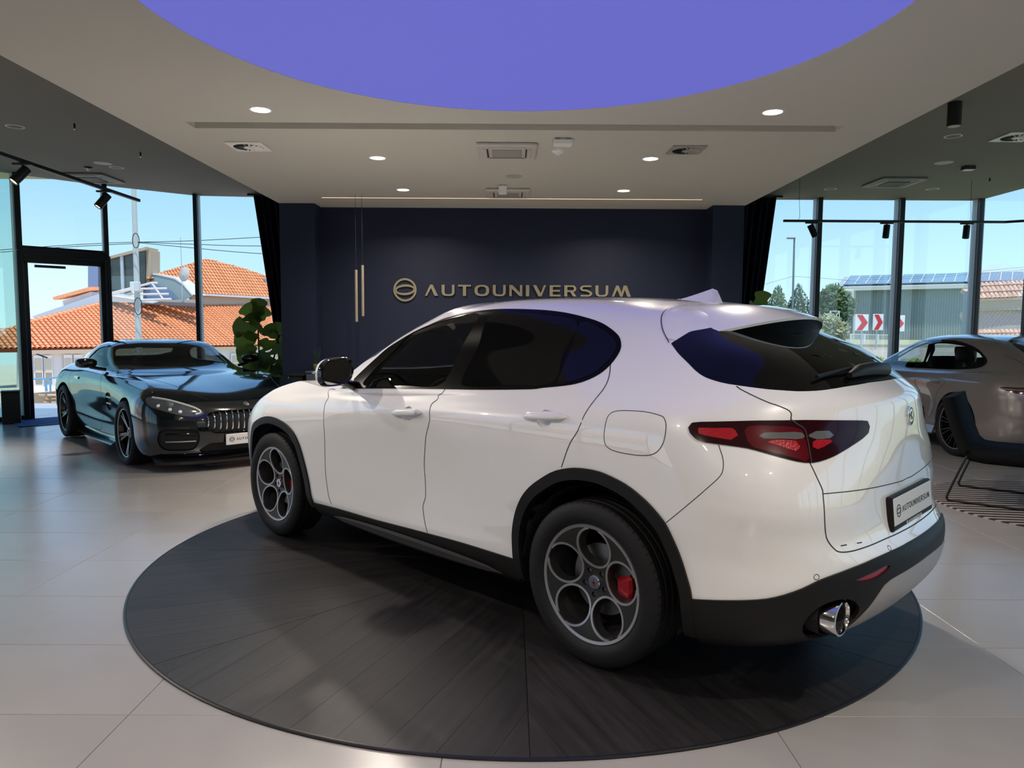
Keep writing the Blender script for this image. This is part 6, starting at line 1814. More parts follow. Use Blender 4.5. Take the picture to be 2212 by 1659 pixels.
    Wp = [Vector((p.x, p.y if y >= 0 else -p.y, p.z)) + n * .02 for (p, n), (_, y, _) in zip(W, wp)]
    m = MB(); m.tube([tuple(p) for p in Wp], .008, 8); wob = m.build('wiper_blade', M_BLACK_PLASTIC, car, smooth=True)
    m = MB()
    arm = [Vector((-.835, .30, 1.290)), Vector((-.838, .20, 1.306)), Vector((-.842, .05, 1.308)), Vector((-.842, -.10, 1.300)), Vector((-.84, -.14, 1.285))]
    m.tube([tuple(p) for p in arm], [.012, .026, .03, .03, .018], 10); m.build('wiper_arm', M_BLACK_PLASTIC, car, smooth=True)
    # ---- badge and number plate
    p, n = sh.frame((-.98, 0, 1.115)); n = Vector((n.x, 0, n.z)).normalized()
    up_ = Vector((0, 0, 1)); sx_ = Vector((0, -1, 0)); yy = n.cross(sx_)
    F = Matrix(((sx_.x, yy.x, n.x, p.x + .002 * n.x), (sx_.y, yy.y, n.y, 0), (sx_.z, yy.z, n.z, p.z + .002 * n.z), (0, 0, 0, 1)))
    m = MB(F); m.lathe([(.041, -.004), (.041, .004), (.036, .006), (.034, .003), (.029, .003), (.028, .005), (.0005, .005)], 36)
    bd = m.build('tailgate_badge', M_CHROME, car, smooth=True, angle=30)
    m = MB(F); m.ring(.0295, .0335, .003, .0036, 30); m.build('badge_ring', mat('badge_blue', (.03, .04, .08), .3), bd)
    m = MB(F); m.box(-.022, -.018, -.014, .014, .005, .0062); m.box(-.026, -.010, -.002, .002, .005, .0062); m.tube([(.004 + .006 * sin(t * .9), -.016 + .0035 * t, .0056) for t in range(10)], .002, 6)
    m.build('badge_relief', mat('badge_relief', (.10, .10, .10), .3, metal=.5), bd)
    pc_ = Vector((-1.006, 0, .742)); n = Vector((-1, 0, .10)).normalized(); yy = n.cross(sx_)
    F = Matrix(((sx_.x, yy.x, n.x, pc_.x), (sx_.y, yy.y, n.y, pc_.y), (sx_.z, yy.z, n.z, pc_.z), (0, 0, 0, 1)))
    m = MB(F); m.bbox(-.268, .268, -.072, .068, -.022, .006, .006); fr = m.build('plate_frame', M_BLACK_PLASTIC, car)
    m = MB(F); m.bbox(-.258, .258, -.050, .060, .004, .0075, .002); pl = m.build('number_plate', M_PLATE, car)
    tw = text_width('AUTOUNIVERSUM', .0245, .26, .82, .026)
    lettering('AUTOUNIVERSUM', .0245, .0008, F @ Matrix.Translation((-tw / 2, -.008, .0075)), M_INK, pl, .26, .82, .026, join=True, name='plate_lettering')
    tw = text_width('AUTOUNIVERSUM', .0115, .3, .82, .009)
    lettering('AUTOUNIVERSUM', .0115, .0006, F @ Matrix.Translation((-tw / 2, -.068, .006)), M_PLATE, fr, .3, .82, .009, join=True, name='frame_lettering')
    # plate pocket creases
    # ---- parking sensors, drain slots
    for k in range(2):
        p, n = sh.frame(S['sensor'][k])
        for sg in (1, -1):
            q = Vector((p.x, p.y * sg, p.z)); nn = Vector((n.x, n.y * sg, n.z))
            m = MB(Matrix.Translation(q) @ nn.to_track_quat('Z', 'Y').to_matrix().to_4x4()); m.lathe([(.0115, .0004), (.0095, .0008), (.0090, .0004)], 24)
            m.build('parking_sensor', M_SEAM, car)
    for (ya, yb) in ((.600, .572), (.520, .492)):
        dash = [sh.snap((-.935 - (.6 - y) * .42, y, .672)) for y in (ya, (ya + yb) / 2, yb)]
        sh.ribbon(dash, .004, 'drain_slot', M_INK, car, side='left', lift=.0012); sh.ribbon(dash, .004, 'drain_slot', M_INK, car, side='right', lift=.0012)
    # ---- exhaust
    for sg in (1, -1):
        T = Matrix.Translation((-.922, (ex.y - .016) * sg, ex.z + .008)) @ Matrix.Rotation(-pi / 2, 4, 'Y') @ Matrix.Diagonal((.90, 1.08, 1, 1))
        m = MB(T); m.lathe([(.066, -.16), (.073, -.05), (.077, .018), (.074, .028), (.066, .029), (.061, .020), (.057, -.02), (.057, -.14)], 36)
        m.build('exhaust_tip', M_CHROME, car, smooth=True, angle=40)
        m = MB(T); m.lathe([(.001, -.06), (.056, -.06), (.0575, .010), (.0605, .016)], 28); m.lathe([(.086, -.03), (.082, -.08), (.06, -.12)], 24)
        m.build('exhaust_recess', M_DARK_LINING, car)
    # ---- door handles and mirrors
    for sg in (1, -1):
        for k in ('handle_front', 'handle_rear'):
            a, b = Vector(S[k][0]), Vector(S[k][2])
            c = Vector(S[k][1]); n = sh.frame(c)[1]
            d = (b - a); L = d.length * .47; d.normalize()
            w = n.cross(d)
            m = MB(); rr = []
            for i in range(13):
                t = -1 + 2 * i / 12
                e = max((1 - abs(t) ** 3.2), 0) ** .5
                rise = .030 * (1 - t ** 6) ** .5 if abs(t) < 1 else 0
                cc = c + d * (L * t) + n * (rise * .72 + .001)
                rr.append([tuple(cc + w * (.019 * e + .002) * cos(q) + n * (.012 * e + .001) * sin(q)) for q in [2 * pi * j / 14 for j in range(14)]])
            m.loft([[(x, y * sg, z) for x, y, z in r] for r in rr], True, True)
            h = m.build('door_handle', PAINT, car, smooth=True, angle=60)
            m = MB(); rr = []
            for (rad, dep) in ((1.0, .0), (.97, -.003), (.8, -.013), (.5, -.018), (.02, -.020)):
                rr.append([tuple(sh.frame((c.x + .049 * rad * cos(t), c.y, c.z - .004 + .047 * rad * sin(t)))[0] + n * dep) for t in [2 * pi * j / 24 for j in range(24)]])
            m.loft([[(x, y * sg, z) for x, y, z in r] for r in rr], True); m.build('handle_cup', PAINT, h, smooth=True, angle=60)
        if sg == 1:
            a = Vector(S['handle_front'][2])
            m = MB(Matrix.Translation((a.x + .030, a.y + .0275, a.z - .003)) @ OUT); m.lathe([(.006, 0), (.005, .002), (.0005, .002)], 12); m.build('lock_cylinder', M_CHROME, car)
        # mirror
        mc = Vector((1.825, 1.005, 1.205))
        def shell_ring(x, sc):
            return [(mc.x + x, (mc.y + .106 * sc * (math.copysign(abs(cos(t)) ** .75, cos(t))) + (.016 if cos(t) > 0 else 0) * sc) * sg, mc.z + (.088 if sin(t) > 0 else .082) * sc * math.copysign(abs(sin(t)) ** .8, sin(t)) - .018 * cos(t) * sc) for t in [2 * pi * j / 28 for j in range(28)]]
        m = MB(); m.loft([shell_ring(.022, 1.0), shell_ring(.055, .95), shell_ring(.085, .80), shell_ring(.105, .55), shell_ring(.112, .2), shell_ring(.113, .02)], True); cap = m.build('mirror_cap', PAINT, car, smooth=True, angle=60)
        m = MB(); m.loft([shell_ring(.024, 1.0), shell_ring(-.012, .985), shell_ring(-.022, .93), shell_ring(-.016, .86), shell_ring(-.006, .84)], True); m.build('mirror_housing', M_GLOSS_BLACK, cap, smooth=True, angle=60)
        m = MB(); m.add(shell_ring(-.008, .845), [tuple(range(28))]); m.build('mirror_glass', M_MIRROR, cap)
        m = MB(); m.tube([(mc.x + .06, .855 * sg, 1.118), (mc.x + .05, .90 * sg, 1.125), (mc.x + .04, .96 * sg, 1.15)], [.035, .026, .03], 10); m.build('mirror_foot', M_GLOSS_BLACK, cap, smooth=True)
        m = MB(); m.tube([(mc.x + .06, (mc.y + .128) * sg, mc.z + .0), (mc.x + .085, (mc.y + .10) * sg, mc.z - .002), (mc.x + .10, (mc.y + .05) * sg, mc.z - .004)], .007, 6); m.build('mirror_indicator', mat('indicator_clear', (.55, .5, .45), .2), cap, smooth=True)
        # sill insert
        m = MB(); rr = []
        for i in range(15):
            t = i / 14; x = 2.02 - 1.50 * t
            e = sin(pi * t) ** .45
            rr.append([(x, .925 * sg, .288 - .030 * e), (x, (.9275 + .010 * e) * sg, .288 - .016 * e), (x, (.9275 + .010 * e) * sg, .288 + .016 * e), (x, .925 * sg, .288 + .030 * e)])
        m.loft(rr, False); m.build('sill_insert', mat('sill_grey', (.028, .027, .027), .65, spec=.2), car, smooth=True)
    # ---- wheels, liners, floor pan
    make_wheels(car, wheel_ring_holes, ((0, .815, .3655, True), (2.818, .80, .3655, True), (0, -.815, .3655, False), (2.818, -.80, .3655, False)))
    for x in (-.02, 2.775):
        for sg in (1, -1):
            m = MB(); rr = []
            for a in [pi * j / 20 for j in range(-1, 22)]:
                rr.append([(x + .425 * cos(a), y * sg, .345 + .455 * sin(a)) for y in ((.50, .70, .885, .915) if x < 1 else (.50, .66, .78, .835))])
            m.loft(rr, False); m.add([(x - .45, .5 * sg, .27), (x + .45, .5 * sg, .27), (x + .45, .5 * sg, .85), (x - .45, .5 * sg, .85)], [(0, 1, 2, 3)])
            m.build('wheel_liner', M_DARK_LINING, car)
    m = MB(); m.bbox(-.55, 3.3, -.66, .66, .25, .31, .02); m.cyl((0, -.75, .36), (0, .75, .36), .04, n=10); m.cyl((2.818, -.75, .36), (2.818, .75, .36), .04, n=10)
    m.build('floor_pan', M_DARK_LINING, car)
    # ---- cabin
    for sg in (1, -1):
        seat(car, 1.15, .38 * sg, .70, name='front_seat')
        seat(car, .25, .38 * sg, .72, name='rear_seat')
    steering_wheel(car, 1.62, .38, .98)
    m = MB(); m.loft([[(x, y, z) for (x, z) in ((1.70, .62), (1.72, .98), (1.80, 1.03), (1.98, 1.04), (2.15, 1.00), (2.15, .62))] for y in (-.75, .75)], True, True); m.build('dashboard', M_SEAT, car, smooth=False)
    return car
build_crossover()
# ------------------------------------------------------------------ the black coupe by the entrance
COUPE = [
    ((-.75, .22, 2.5), [(-.3, .82, .18), (.4, .80, .16), (1.2, .80, .15), (2.2, .80, .15), (2.95, .82, .15)], (3.36, .14, 2.6)),
    ((-.88, .25, 2.5), [(-.3, .91, .20), (.4, .87, .18), (1.2, .865, .17), (2.2, .87, .17), (2.95, .90, .16)], (3.50, .15, 2.6)),
    ((-.95, .40, 2.5), [(-.3, .975, .36), (.4, .93, .33), (1.2, .90, .31), (2.2, .915, .31), (2.95, .955, .30)], (3.56, .27, 2.7)),
    ((-.97, .55, 2.5), [(-.3, .985, .52), (.4, .935, .49), (1.2, .895, .46), (2.2, .91, .46), (2.95, .965, .46)], (3.585, .42, 2.7)),
    ((-.98, .70, 2.4), [(-.3, .985, .66), (.4, .945, .63), (1.2, .905, .60), (2.2, .92, .60), (2.95, .965, .61)], (3.57, .55, 2.6)),
    ((-.97, .83, 2.3), [(-.3, .96, .78), (.4, .945, .76), (1.2, .92, .73), (2.2, .925, .73), (2.95, .935, .73)], (3.51, .655, 2.5)),
    ((-.93, .93, 2.3), [(-.3, .90, .87), (.4, .915, .85), (1.2, .91, .83), (2.2, .905, .82), (2.95, .875, .805)], (3.38, .725, 2.4)),
    ((-.85, .965, 2.3), [(-.3, .81, .935), (.4, .86, .91), (1.2, .875, .89), (2.1, .855, .88), (2.85, .79, .86)], (3.02, .81, 2.3)),
    ((-.75, .985, 2.3), [(-.3, .74, .965), (.4, .80, .945), (1.2, .82, .925), (1.9, .785, .92), (2.3, .73, .915)], (2.45, .90, 2.3)),
    ((-.62, 1.0, 2.3), [(-.3, .68, .985), (.2, .75, .975), (.8, .77, .962), (1.2, .755, .955), (1.45, .72, .955)], (1.86, .958, 2.3)),
    ((-.35, 1.10, 2.3), [(-.15, .63, 1.10), (.3, .70, 1.11), (.8, .70, 1.12), (1.05, .68, 1.11)], (1.43, 1.12, 2.3)),
    ((-.1, 1.20, 2.3), [(.05, .54, 1.20), (.4, .61, 1.225), (.75, .61, 1.232), (.88, .60, 1.228)], (1.13, 1.24, 2.3)),
    ((.05, 1.255, 2.2), [(.15, .38, 1.265), (.45, .42, 1.284), (.75, .42, 1.282)], (1.0, 1.275, 2.2)),
    ((.2, 1.285, 2.0), [(.3, 0, 1.29), (.5, 0, 1.298), (.7, 0, 1.296)], (.85, 1.29, 2.0)),
]
def arch_cut(sh, cx, r, zc, tagname='hole', where=('body',), sq=1.0):
    sh.cut(lambda p: np.where(p[:, 1] > .5, np.hypot((p[:, 0] - cx), (p[:, 2] - zc) * sq) - r, 9.0), tagname, where, 'pos')
def liners(car, spots, r, half, inner=.45):
    for (x, z) in spots:
        for sg in (1, -1):
            m = MB(); m.loft([[(x + r * cos(a), y * sg, z + r * sin(a)) for y in (inner, half)] for a in [pi * j / 20 for j in range(-1, 22)]], False)
            m.add([(x - r, inner * sg, .2), (x + r, inner * sg, .2), (x + r, inner * sg, z + r), (x - r, inner * sg, z + r)], [(0, 1, 2, 3)]); m.build('wheel_liner', M_DARK_LINING, car)
def mirror_pod(car, c, paint, sg, size=(.055, .12, .075), foot=None):
    m = MB(); sx, sy, sz = size
    ring = lambda x, s: [(c[0] + x, (c[1] + sy * s * math.copysign(abs(cos(t)) ** .7, cos(t))) * sg, c[2] + sz * s * math.copysign(abs(sin(t)) ** .75, sin(t))) for t in [2 * pi * j / 24 for j in range(24)]]
    m.loft([ring(-.03, .90), ring(-.032, .98), ring(0, 1.0), ring(sx * .6, .92), ring(sx, .72), ring(sx * 1.35, .35), ring(sx * 1.4, .02)], True); o = m.build('wing_mirror', paint, car, smooth=True, angle=50)
    m = MB(); m.add(ring(-.028, .90), [tuple(range(24))]); m.build('mirror_glass', M_MIRROR, o)
    if foot: m = MB(); m.tube([(foot[0], foot[1] * sg, foot[2]), ((foot[0] + c[0]) / 2, (foot[1] + c[1] - sy * .5) / 2 * sg, (foot[2] + c[2] - sz) / 2), (c[0], (c[1] - sy * .3) * sg, c[2] - sz * .8)], .02, 8); m.build('mirror_foot', paint, o, smooth=True)

def build_coupe():
    PAINT = mat('black_green_paint', (.0035, .0060, .0075), .12, spec=.6, coat=1.0, coat_rough=.01)
    GL = glassmat('coupe_glass', (.40, .44, .43), .06)
    car = thing('black_coupe', 'glossy black coupe with barred grille parked by the entrance', 'car', (-5.164, 10.224, 0), radians(-47.15))
    sh = Shell(COUPE, nR=34, nS=80, nF=44, cell=.035)
    S = lambda pts: [sh.snap(p) for p in pts]
    sm = lambda q, n=4, c=True: [(a, b) for a, b, _ in smoothed([(a, b, 0) for a, b in q], n, c)]
    ws = S([(1.79, .06, .985), (1.72, .35, .985), (1.50, .60, .98), (1.36, .69, .985), (1.18, .65, 1.09), (1.0, .60, 1.20), (.98, .55, 1.235), (1.06, .30, 1.25), (1.11, .05, 1.252)])
    sh.cut_poly(ws + [(sh.NU + 3, ws[-1][1]), (sh.NU + 3, ws[0][1])], 'windscreen')
    sh.cut_poly(sm(S([(1.22, .74, .985), (1.0, .655, 1.09), (.80, .575, 1.195), (.55, .58, 1.20), (.28, .60, 1.165), (.05, .62, 1.09), (-.04, .66, 1.02), (.10, .72, .995), (.6, .755, .985)])), 'side_glass')
    rw = S([(-.50, .05, 1.05), (-.46, .35, 1.05), (-.30, .50, 1.09), (-.05, .44, 1.20), (-.06, .05, 1.225)])
    sh.cut_poly(rw + [(-3, rw[-1][1]), (-3, rw[0][1])], 'rear_glass')
    # front: lamps, grille mouth, lower intakes
    sh.cut_poly(sm(S([(3.15, .875, .745), (3.22, .83, .775), (3.36, .70, .735), (3.50, .50, .655), (3.53, .44, .60), (3.50, .52, .565), (3.44, .64, .575), (3.34, .76, .615), (3.22, .86, .67)]), 3), 'headlamp')
    gr = S([(3.57, .02, .625), (3.56, .30, .625), (3.545, .41, .60), (3.54, .45, .52), (3.55, .43, .44), (3.57, .36, .385), (3.58, .02, .375)])
    sh.cut_poly([(sh.NU + 3, gr[0][1])] + gr + [(sh.NU + 3, gr[-1][1])], 'grille')
    sh.cut_poly(sm(S([(3.53, .52, .43), (3.45, .68, .45), (3.36, .80, .44), (3.33, .83, .34), (3.36, .80, .24), (3.44, .68, .22), (3.50, .55, .23), (3.53, .50, .32)]), 3), 'intake')
    lo = S([(3.55, .02, .29), (3.54, .40, .29), (3.50, .50, .22), (3.50, .46, .175), (3.52, .02, .175)])
    sh.cut_poly([(sh.NU + 3, lo[0][1])] + lo + [(sh.NU + 3, lo[-1][1])], 'low_grille')
    arch_cut(sh, 0, .385, .345); arch_cut(sh, 2.63, .378, .345)
    sh.cut_poly(sm(S([(2.02, .92, .72), (1.84, .91, .71), (1.80, .905, .62), (1.86, .905, .52), (1.99, .91, .54), (2.03, .92, .62)]), 3), 'vent')
    seam = sm(S([(1.40, .835, .92), (1.55, .885, .86), (1.62, .91, .75), (1.60, .90, .55), (1.50, .87, .28), (1.2, .87, .235), (.75, .88, .235), (.42, .925, .40), (.30, .935, .62), (.22, .92, .80), (.15, .87, .90), (.12, .80, .955)]), 4, False)
    sh.cut_poly(seam, 'door')
    B = sh.build
    B('body', 'body_shell', PAINT, car, skirt=.01)
    for sd in ('left', 'right'):
        B('door', 'door', PAINT, car, sd, skirt=.005)
        B('side_glass', 'side_window', GL, car, sd)
        hl = B('headlamp', 'headlamp', mat('headlamp_dark', (.07, .08, .09), .08, spec=.7, coat=1.0), car, sd, off=.002, skirt=.006)
        sg = 1 if sd == 'left' else -1
        # running-light bracket and three projectors
        m = MB(); m.tube([(p[0] + .012, p[1] * sg, p[2] + .002) for p in smoothed([tuple(sh.frame(q)[0]) for q in ((3.20, .835, .755), (3.34, .71, .728), (3.47, .53, .655), (3.495, .475, .60), (3.475, .52, .578))], 4)], .011, 7); m.build('running_light', mat('running_light', (.55, .57, .58), .15), hl, smooth=True)
        for q in ((3.28, .78, .655), (3.36, .71, .625), (3.42, .64, .605)):
            p, n = sh.frame(q); m = MB(Matrix.Translation((p.x, p.y * sg, p.z)) @ Vector((n.x, n.y * sg, n.z)).to_track_quat('Z', 'Y').to_matrix().to_4x4()); m.lathe([(.0005, .010), (.014, .008), (.018, .003)], 16); m.build('led_lens', mat('led_lens', (.75, .77, .78), .15), hl, smooth=True)
        p, n = sh.frame((3.34, .715, .675)); m = MB(Matrix.Translation((p.x, p.y * sg, p.z)) @ Vector((n.x, n.y * sg, n.z)).to_track_quat('Z', 'Y').to_matrix().to_4x4()); m.lathe([(.0005, .016), (.03, .010), (.042, .002)], 20); m.build('projector', mat('projector_glass', (.10, .11, .12), .05, spec=.9), hl, smooth=True)
        B('intake', 'air_intake', M_DARK_LINING, car, sd, off=-.02)
        for zz in (.32, .40):
            m = MB(); m.tube([tuple(Vector((sh.frame((x, y, zz))[0].x, y * sg, zz))) for x, y in ((3.52, .53), (3.45, .66), (3.37, .78))], .008, 6); m.build('intake_fin', M_ALU if zz < .35 else M_GLOSS_BLACK, car, smooth=True)
        B('vent', 'side_vent', M_DARK_LINING, car, sd, off=-.015)
        for zz in (.60, .67):
            m = MB(); m.loft([[(x, (.905 + dy) * sg, zz + dz) for dy, dz in ((-.01, -.008), (.012, -.008), (.012, .008), (-.01, .008))] for x in (1.83, 2.01)], True, True); m.build('vent_fin', M_ALU, car)
        mirror_pod(car, (1.33, .99, 1.035), M_GLOSS_BLACK, sg, (.06, .115, .058), (1.40, .80, .955))
        p, n = sh.frame((.55, .93, .82)); m = MB(); m.loft([[(p.x + dx, (p.y + e * .010) * sg, p.z + dz) for dz, e in ((-.016, 0), (-.012, 1), (.012, 1), (.016, 0))] for dx in (-.09, .09)], False); m.build('door_handle', M_CHROME, car)
        sh.ribbon(seam, .005, 'shut_line', M_SEAM, car, side=sd)
        fl = sm(S([(-.12, .93, .86), (-.2, .90, .89), (-.3, .90, .87), (-.33, .94, .82), (-.25, .96, .78), (-.14, .955, .80)]), 4)
        if sd == 'right': sh.ribbon(fl, .004, 'shut_line', M_SEAM, car, side=sd, closed=True)
        # bonnet shut line and crease
        sh.ribbon(sm(S([(1.55, .74, .955), (2.1, .70, .92), (2.7, .63, .87), (3.15, .52, .80), (3.40, .36, .715)]), 5, False), .006, 'bonnet_line', M_SEAM, car, side=sd)
        m = MB(); m.loft([[(x, y * sg, z) for x, y, z in r] for r in ([(.55, .93, .14), (1.4, .935, .13), (2.1, .93, .14)], [(.55, .955, .15), (1.4, .96, .14), (2.1, .955, .15)], [(.55, .88, .20), (1.4, .88, .19), (2.1, .885, .20)])], False); m.build('side_skirt', PAINT, car, smooth=True)
    B('windscreen', 'windscreen', GL, car); B('rear_glass', 'rear_screen', GL, car)
    B('grille', 'grille_recess', M_DARK_LINING, car, off=-.04); B('low_grille', 'lower_intake', M_DARK_LINING, car, off=-.03)
    for k in range(15):
        y = -.42 + .84 * k / 14
        x = sh.frame((3.57, abs(y), .50))[0].x; top, bot = .618 - .05 * (abs(y) / .45) ** 3, .385 + .05 * (abs(y) / .45) ** 3
        m = MB(); m.tube(smoothed([(x - .03, y, bot), (x + .004, y, bot + .05), (x + .010, y, .50), (x - .004, y, top - .03), (x - .035, y, top)], 3), .0075, 7); m.build('grille_bar', M_CHROME, car, smooth=True)
    p, n = sh.frame((3.50, 0, .665)); m = MB(Matrix.Translation((p.x, 0, p.z)) @ Vector((n.x, 0, n.z)).to_track_quat('Z', 'Y').to_matrix().to_4x4()); m.lathe([(.030, .001), (.030, .005), (.026, .006), (.025, .003), (.001, .003)], 24)
    for a in (0, 2 * pi / 3, 4 * pi / 3): m.cyl((0, 0, .005), (.026 * cos(a), .026 * sin(a), .005), .0025, n=5)
    m.build('bonnet_badge', M_CHROME, car, smooth=True)
    FP = Matrix(((0, 0, 1, 3.60), (1, 0, 0, 0), (0, 1, 0, .315), (0, 0, 0, 1)))
    m = MB(FP); m.bbox(-.26, .26, -.056, .056, -.01, .004, .004); pl = m.build('number_plate', M_PLATE, car)
    tw = text_width('AUTOUNIVERSUM', .0245, .26, .82, .026)
    lettering('AUTOUNIVERSUM', .0245, .0008, FP @ Matrix.Translation((-tw / 2, -.012, .004)), M_INK, pl, .26, .82, .026, join=True, name='plate_lettering')
    m = MB(); m.tube(smoothed([(3.40, -.70, .105), (3.52, -.45, .10), (3.585, 0, .10), (3.52, .45, .10), (3.40, .70, .105)], 5), .010, 6); m.build('splitter_strip', M_ALU, car, smooth=True)
    m = MB(); pts = smoothed([(3.30, -.86, 0), (3.44, -.70, 0), (3.55, -.4, 0), (3.60, 0, 0), (3.55, .4, 0), (3.44, .7, 0), (3.30, .86, 0)], 4); m.loft([[(x, y, .085) for x, y, _ in pts], [(x, y, .115) for x, y, _ in pts], [(x - .12, y, .16) for x, y, _ in pts]], False); m.build('front_splitter', M_GLOSS_BLACK, car, smooth=True)
    lin = [t for t in set(sh.tags) if t not in ('hole', 'windscreen', 'side_glass', 'rear_glass')]
    B(tuple(lin), 'cabin_lining', M_DARK_LINING, car, off=-.05, xmax=1.35)
    make_wheels(car, lambda w: wheel_spokes(w, .258, .345, .135, 5, True), ((0, .855, .345, True), (2.63, .835, .345, True), (0, -.855, .345, False), (2.63, -.835, .345, False)))
    liners(car, ((0, .345), (2.63, .345)), .40, .93)
    m = MB(); m.bbox(-.7, 3.3, -.78, .78, .13, .22, .02); m.build('floor_pan', M_DARK_LINING, car)
    for sg in (1, -1): seat(car, .55, .36 * sg, .36, name='seat', h=.40)
    steering_wheel(car, 1.05, .36, .80)
    m = MB(); m.loft([[(x, y, z) for (x, z) in ((1.10, .55), (1.12, .84), (1.22, .90), (1.45, .92), (1.60, .90), (1.60, .55))] for y in (-.68, .68)], True, True); m.build('dashboard', M_SEAT, car)
build_coupe()

# ------------------------------------------------------------------ the grey saloon by the lounge
SALOON = [
    ((-.85, .25, 2.5), [(-.4, .82, .20), (.4, .80, .18), (1.4, .80, .17), (2.4, .80, .17), (3.1, .82, .18)], (3.62, .17, 2.5)),
    ((-1.0, .30, 2.5), [(-.4, .91, .25), (.4, .88, .21), (1.4, .88, .20), (2.4, .88, .20), (3.1, .90, .20)], (3.80, .20, 2.5)),
    ((-1.09, .42, 2.5), [(-.4, .965, .38), (.4, .94, .35), (1.4, .92, .34), (2.4, .92, .34), (3.1, .945, .34)], (3.90, .34, 2.5)),
    ((-1.12, .55, 2.5), [(-.4, .975, .53), (.4, .95, .51), (1.4, .92, .49), (2.4, .92, .48), (3.1, .95, .48)], (3.92, .47, 2.5)),
    ((-1.12, .68, 2.4), [(-.4, .975, .67), (.4, .955, .65), (1.4, .922, .62), (2.4, .925, .61), (3.1, .95, .62)], (3.90, .60, 2.4)),
    ((-1.10, .80, 2.4), [(-.4, .965, .80), (.4, .955, .78), (1.4, .93, .75), (2.4, .93, .74), (3.1, .935, .74)], (3.83, .70, 2.4)),
    ((-1.07, .92, 2.3), [(-.4, .93, .90), (.4, .938, .87), (1.4, .925, .84), (2.4, .91, .83), (3.1, .88, .84)], (3.62, .78, 2.3)),
    ((-1.02, 1.0, 2.3), [(-.4, .85, .98), (.4, .90, .94), (1.4, .895, .91), (2.4, .86, .90), (3.0, .77, .90)], (3.2, .87, 2.3)),
    ((-.90, 1.06, 2.3), [(-.4, .745, 1.04), (.2, .82, .995), (.9, .845, .97), (1.6, .835, .95), (2.1, .80, .945)], (2.46, .96, 2.3)),
    ((-.55, 1.20, 2.3), [(-.3, .62, 1.19), (.2, .70, 1.175), (.9, .725, 1.17), (1.5, .70, 1.16), (1.65, .69, 1.15)], (1.98, 1.16, 2.3)),
    ((-.15, 1.33, 2.3), [(0, .54, 1.325), (.4, .595, 1.345), (.9, .61, 1.355), (1.2, .59, 1.34), (1.3, .58, 1.325)], (1.62, 1.33, 2.3)),
    ((.1, 1.385, 2.2), [(.25, .38, 1.39), (.7, .40, 1.41), (1.1, .38, 1.40)], (1.4, 1.39, 2.2)),
    ((.3, 1.41, 2.0), [(.5, 0, 1.416), (.8, 0, 1.42), (1.0, 0, 1.418)], (1.25, 1.41, 2.0)),
]
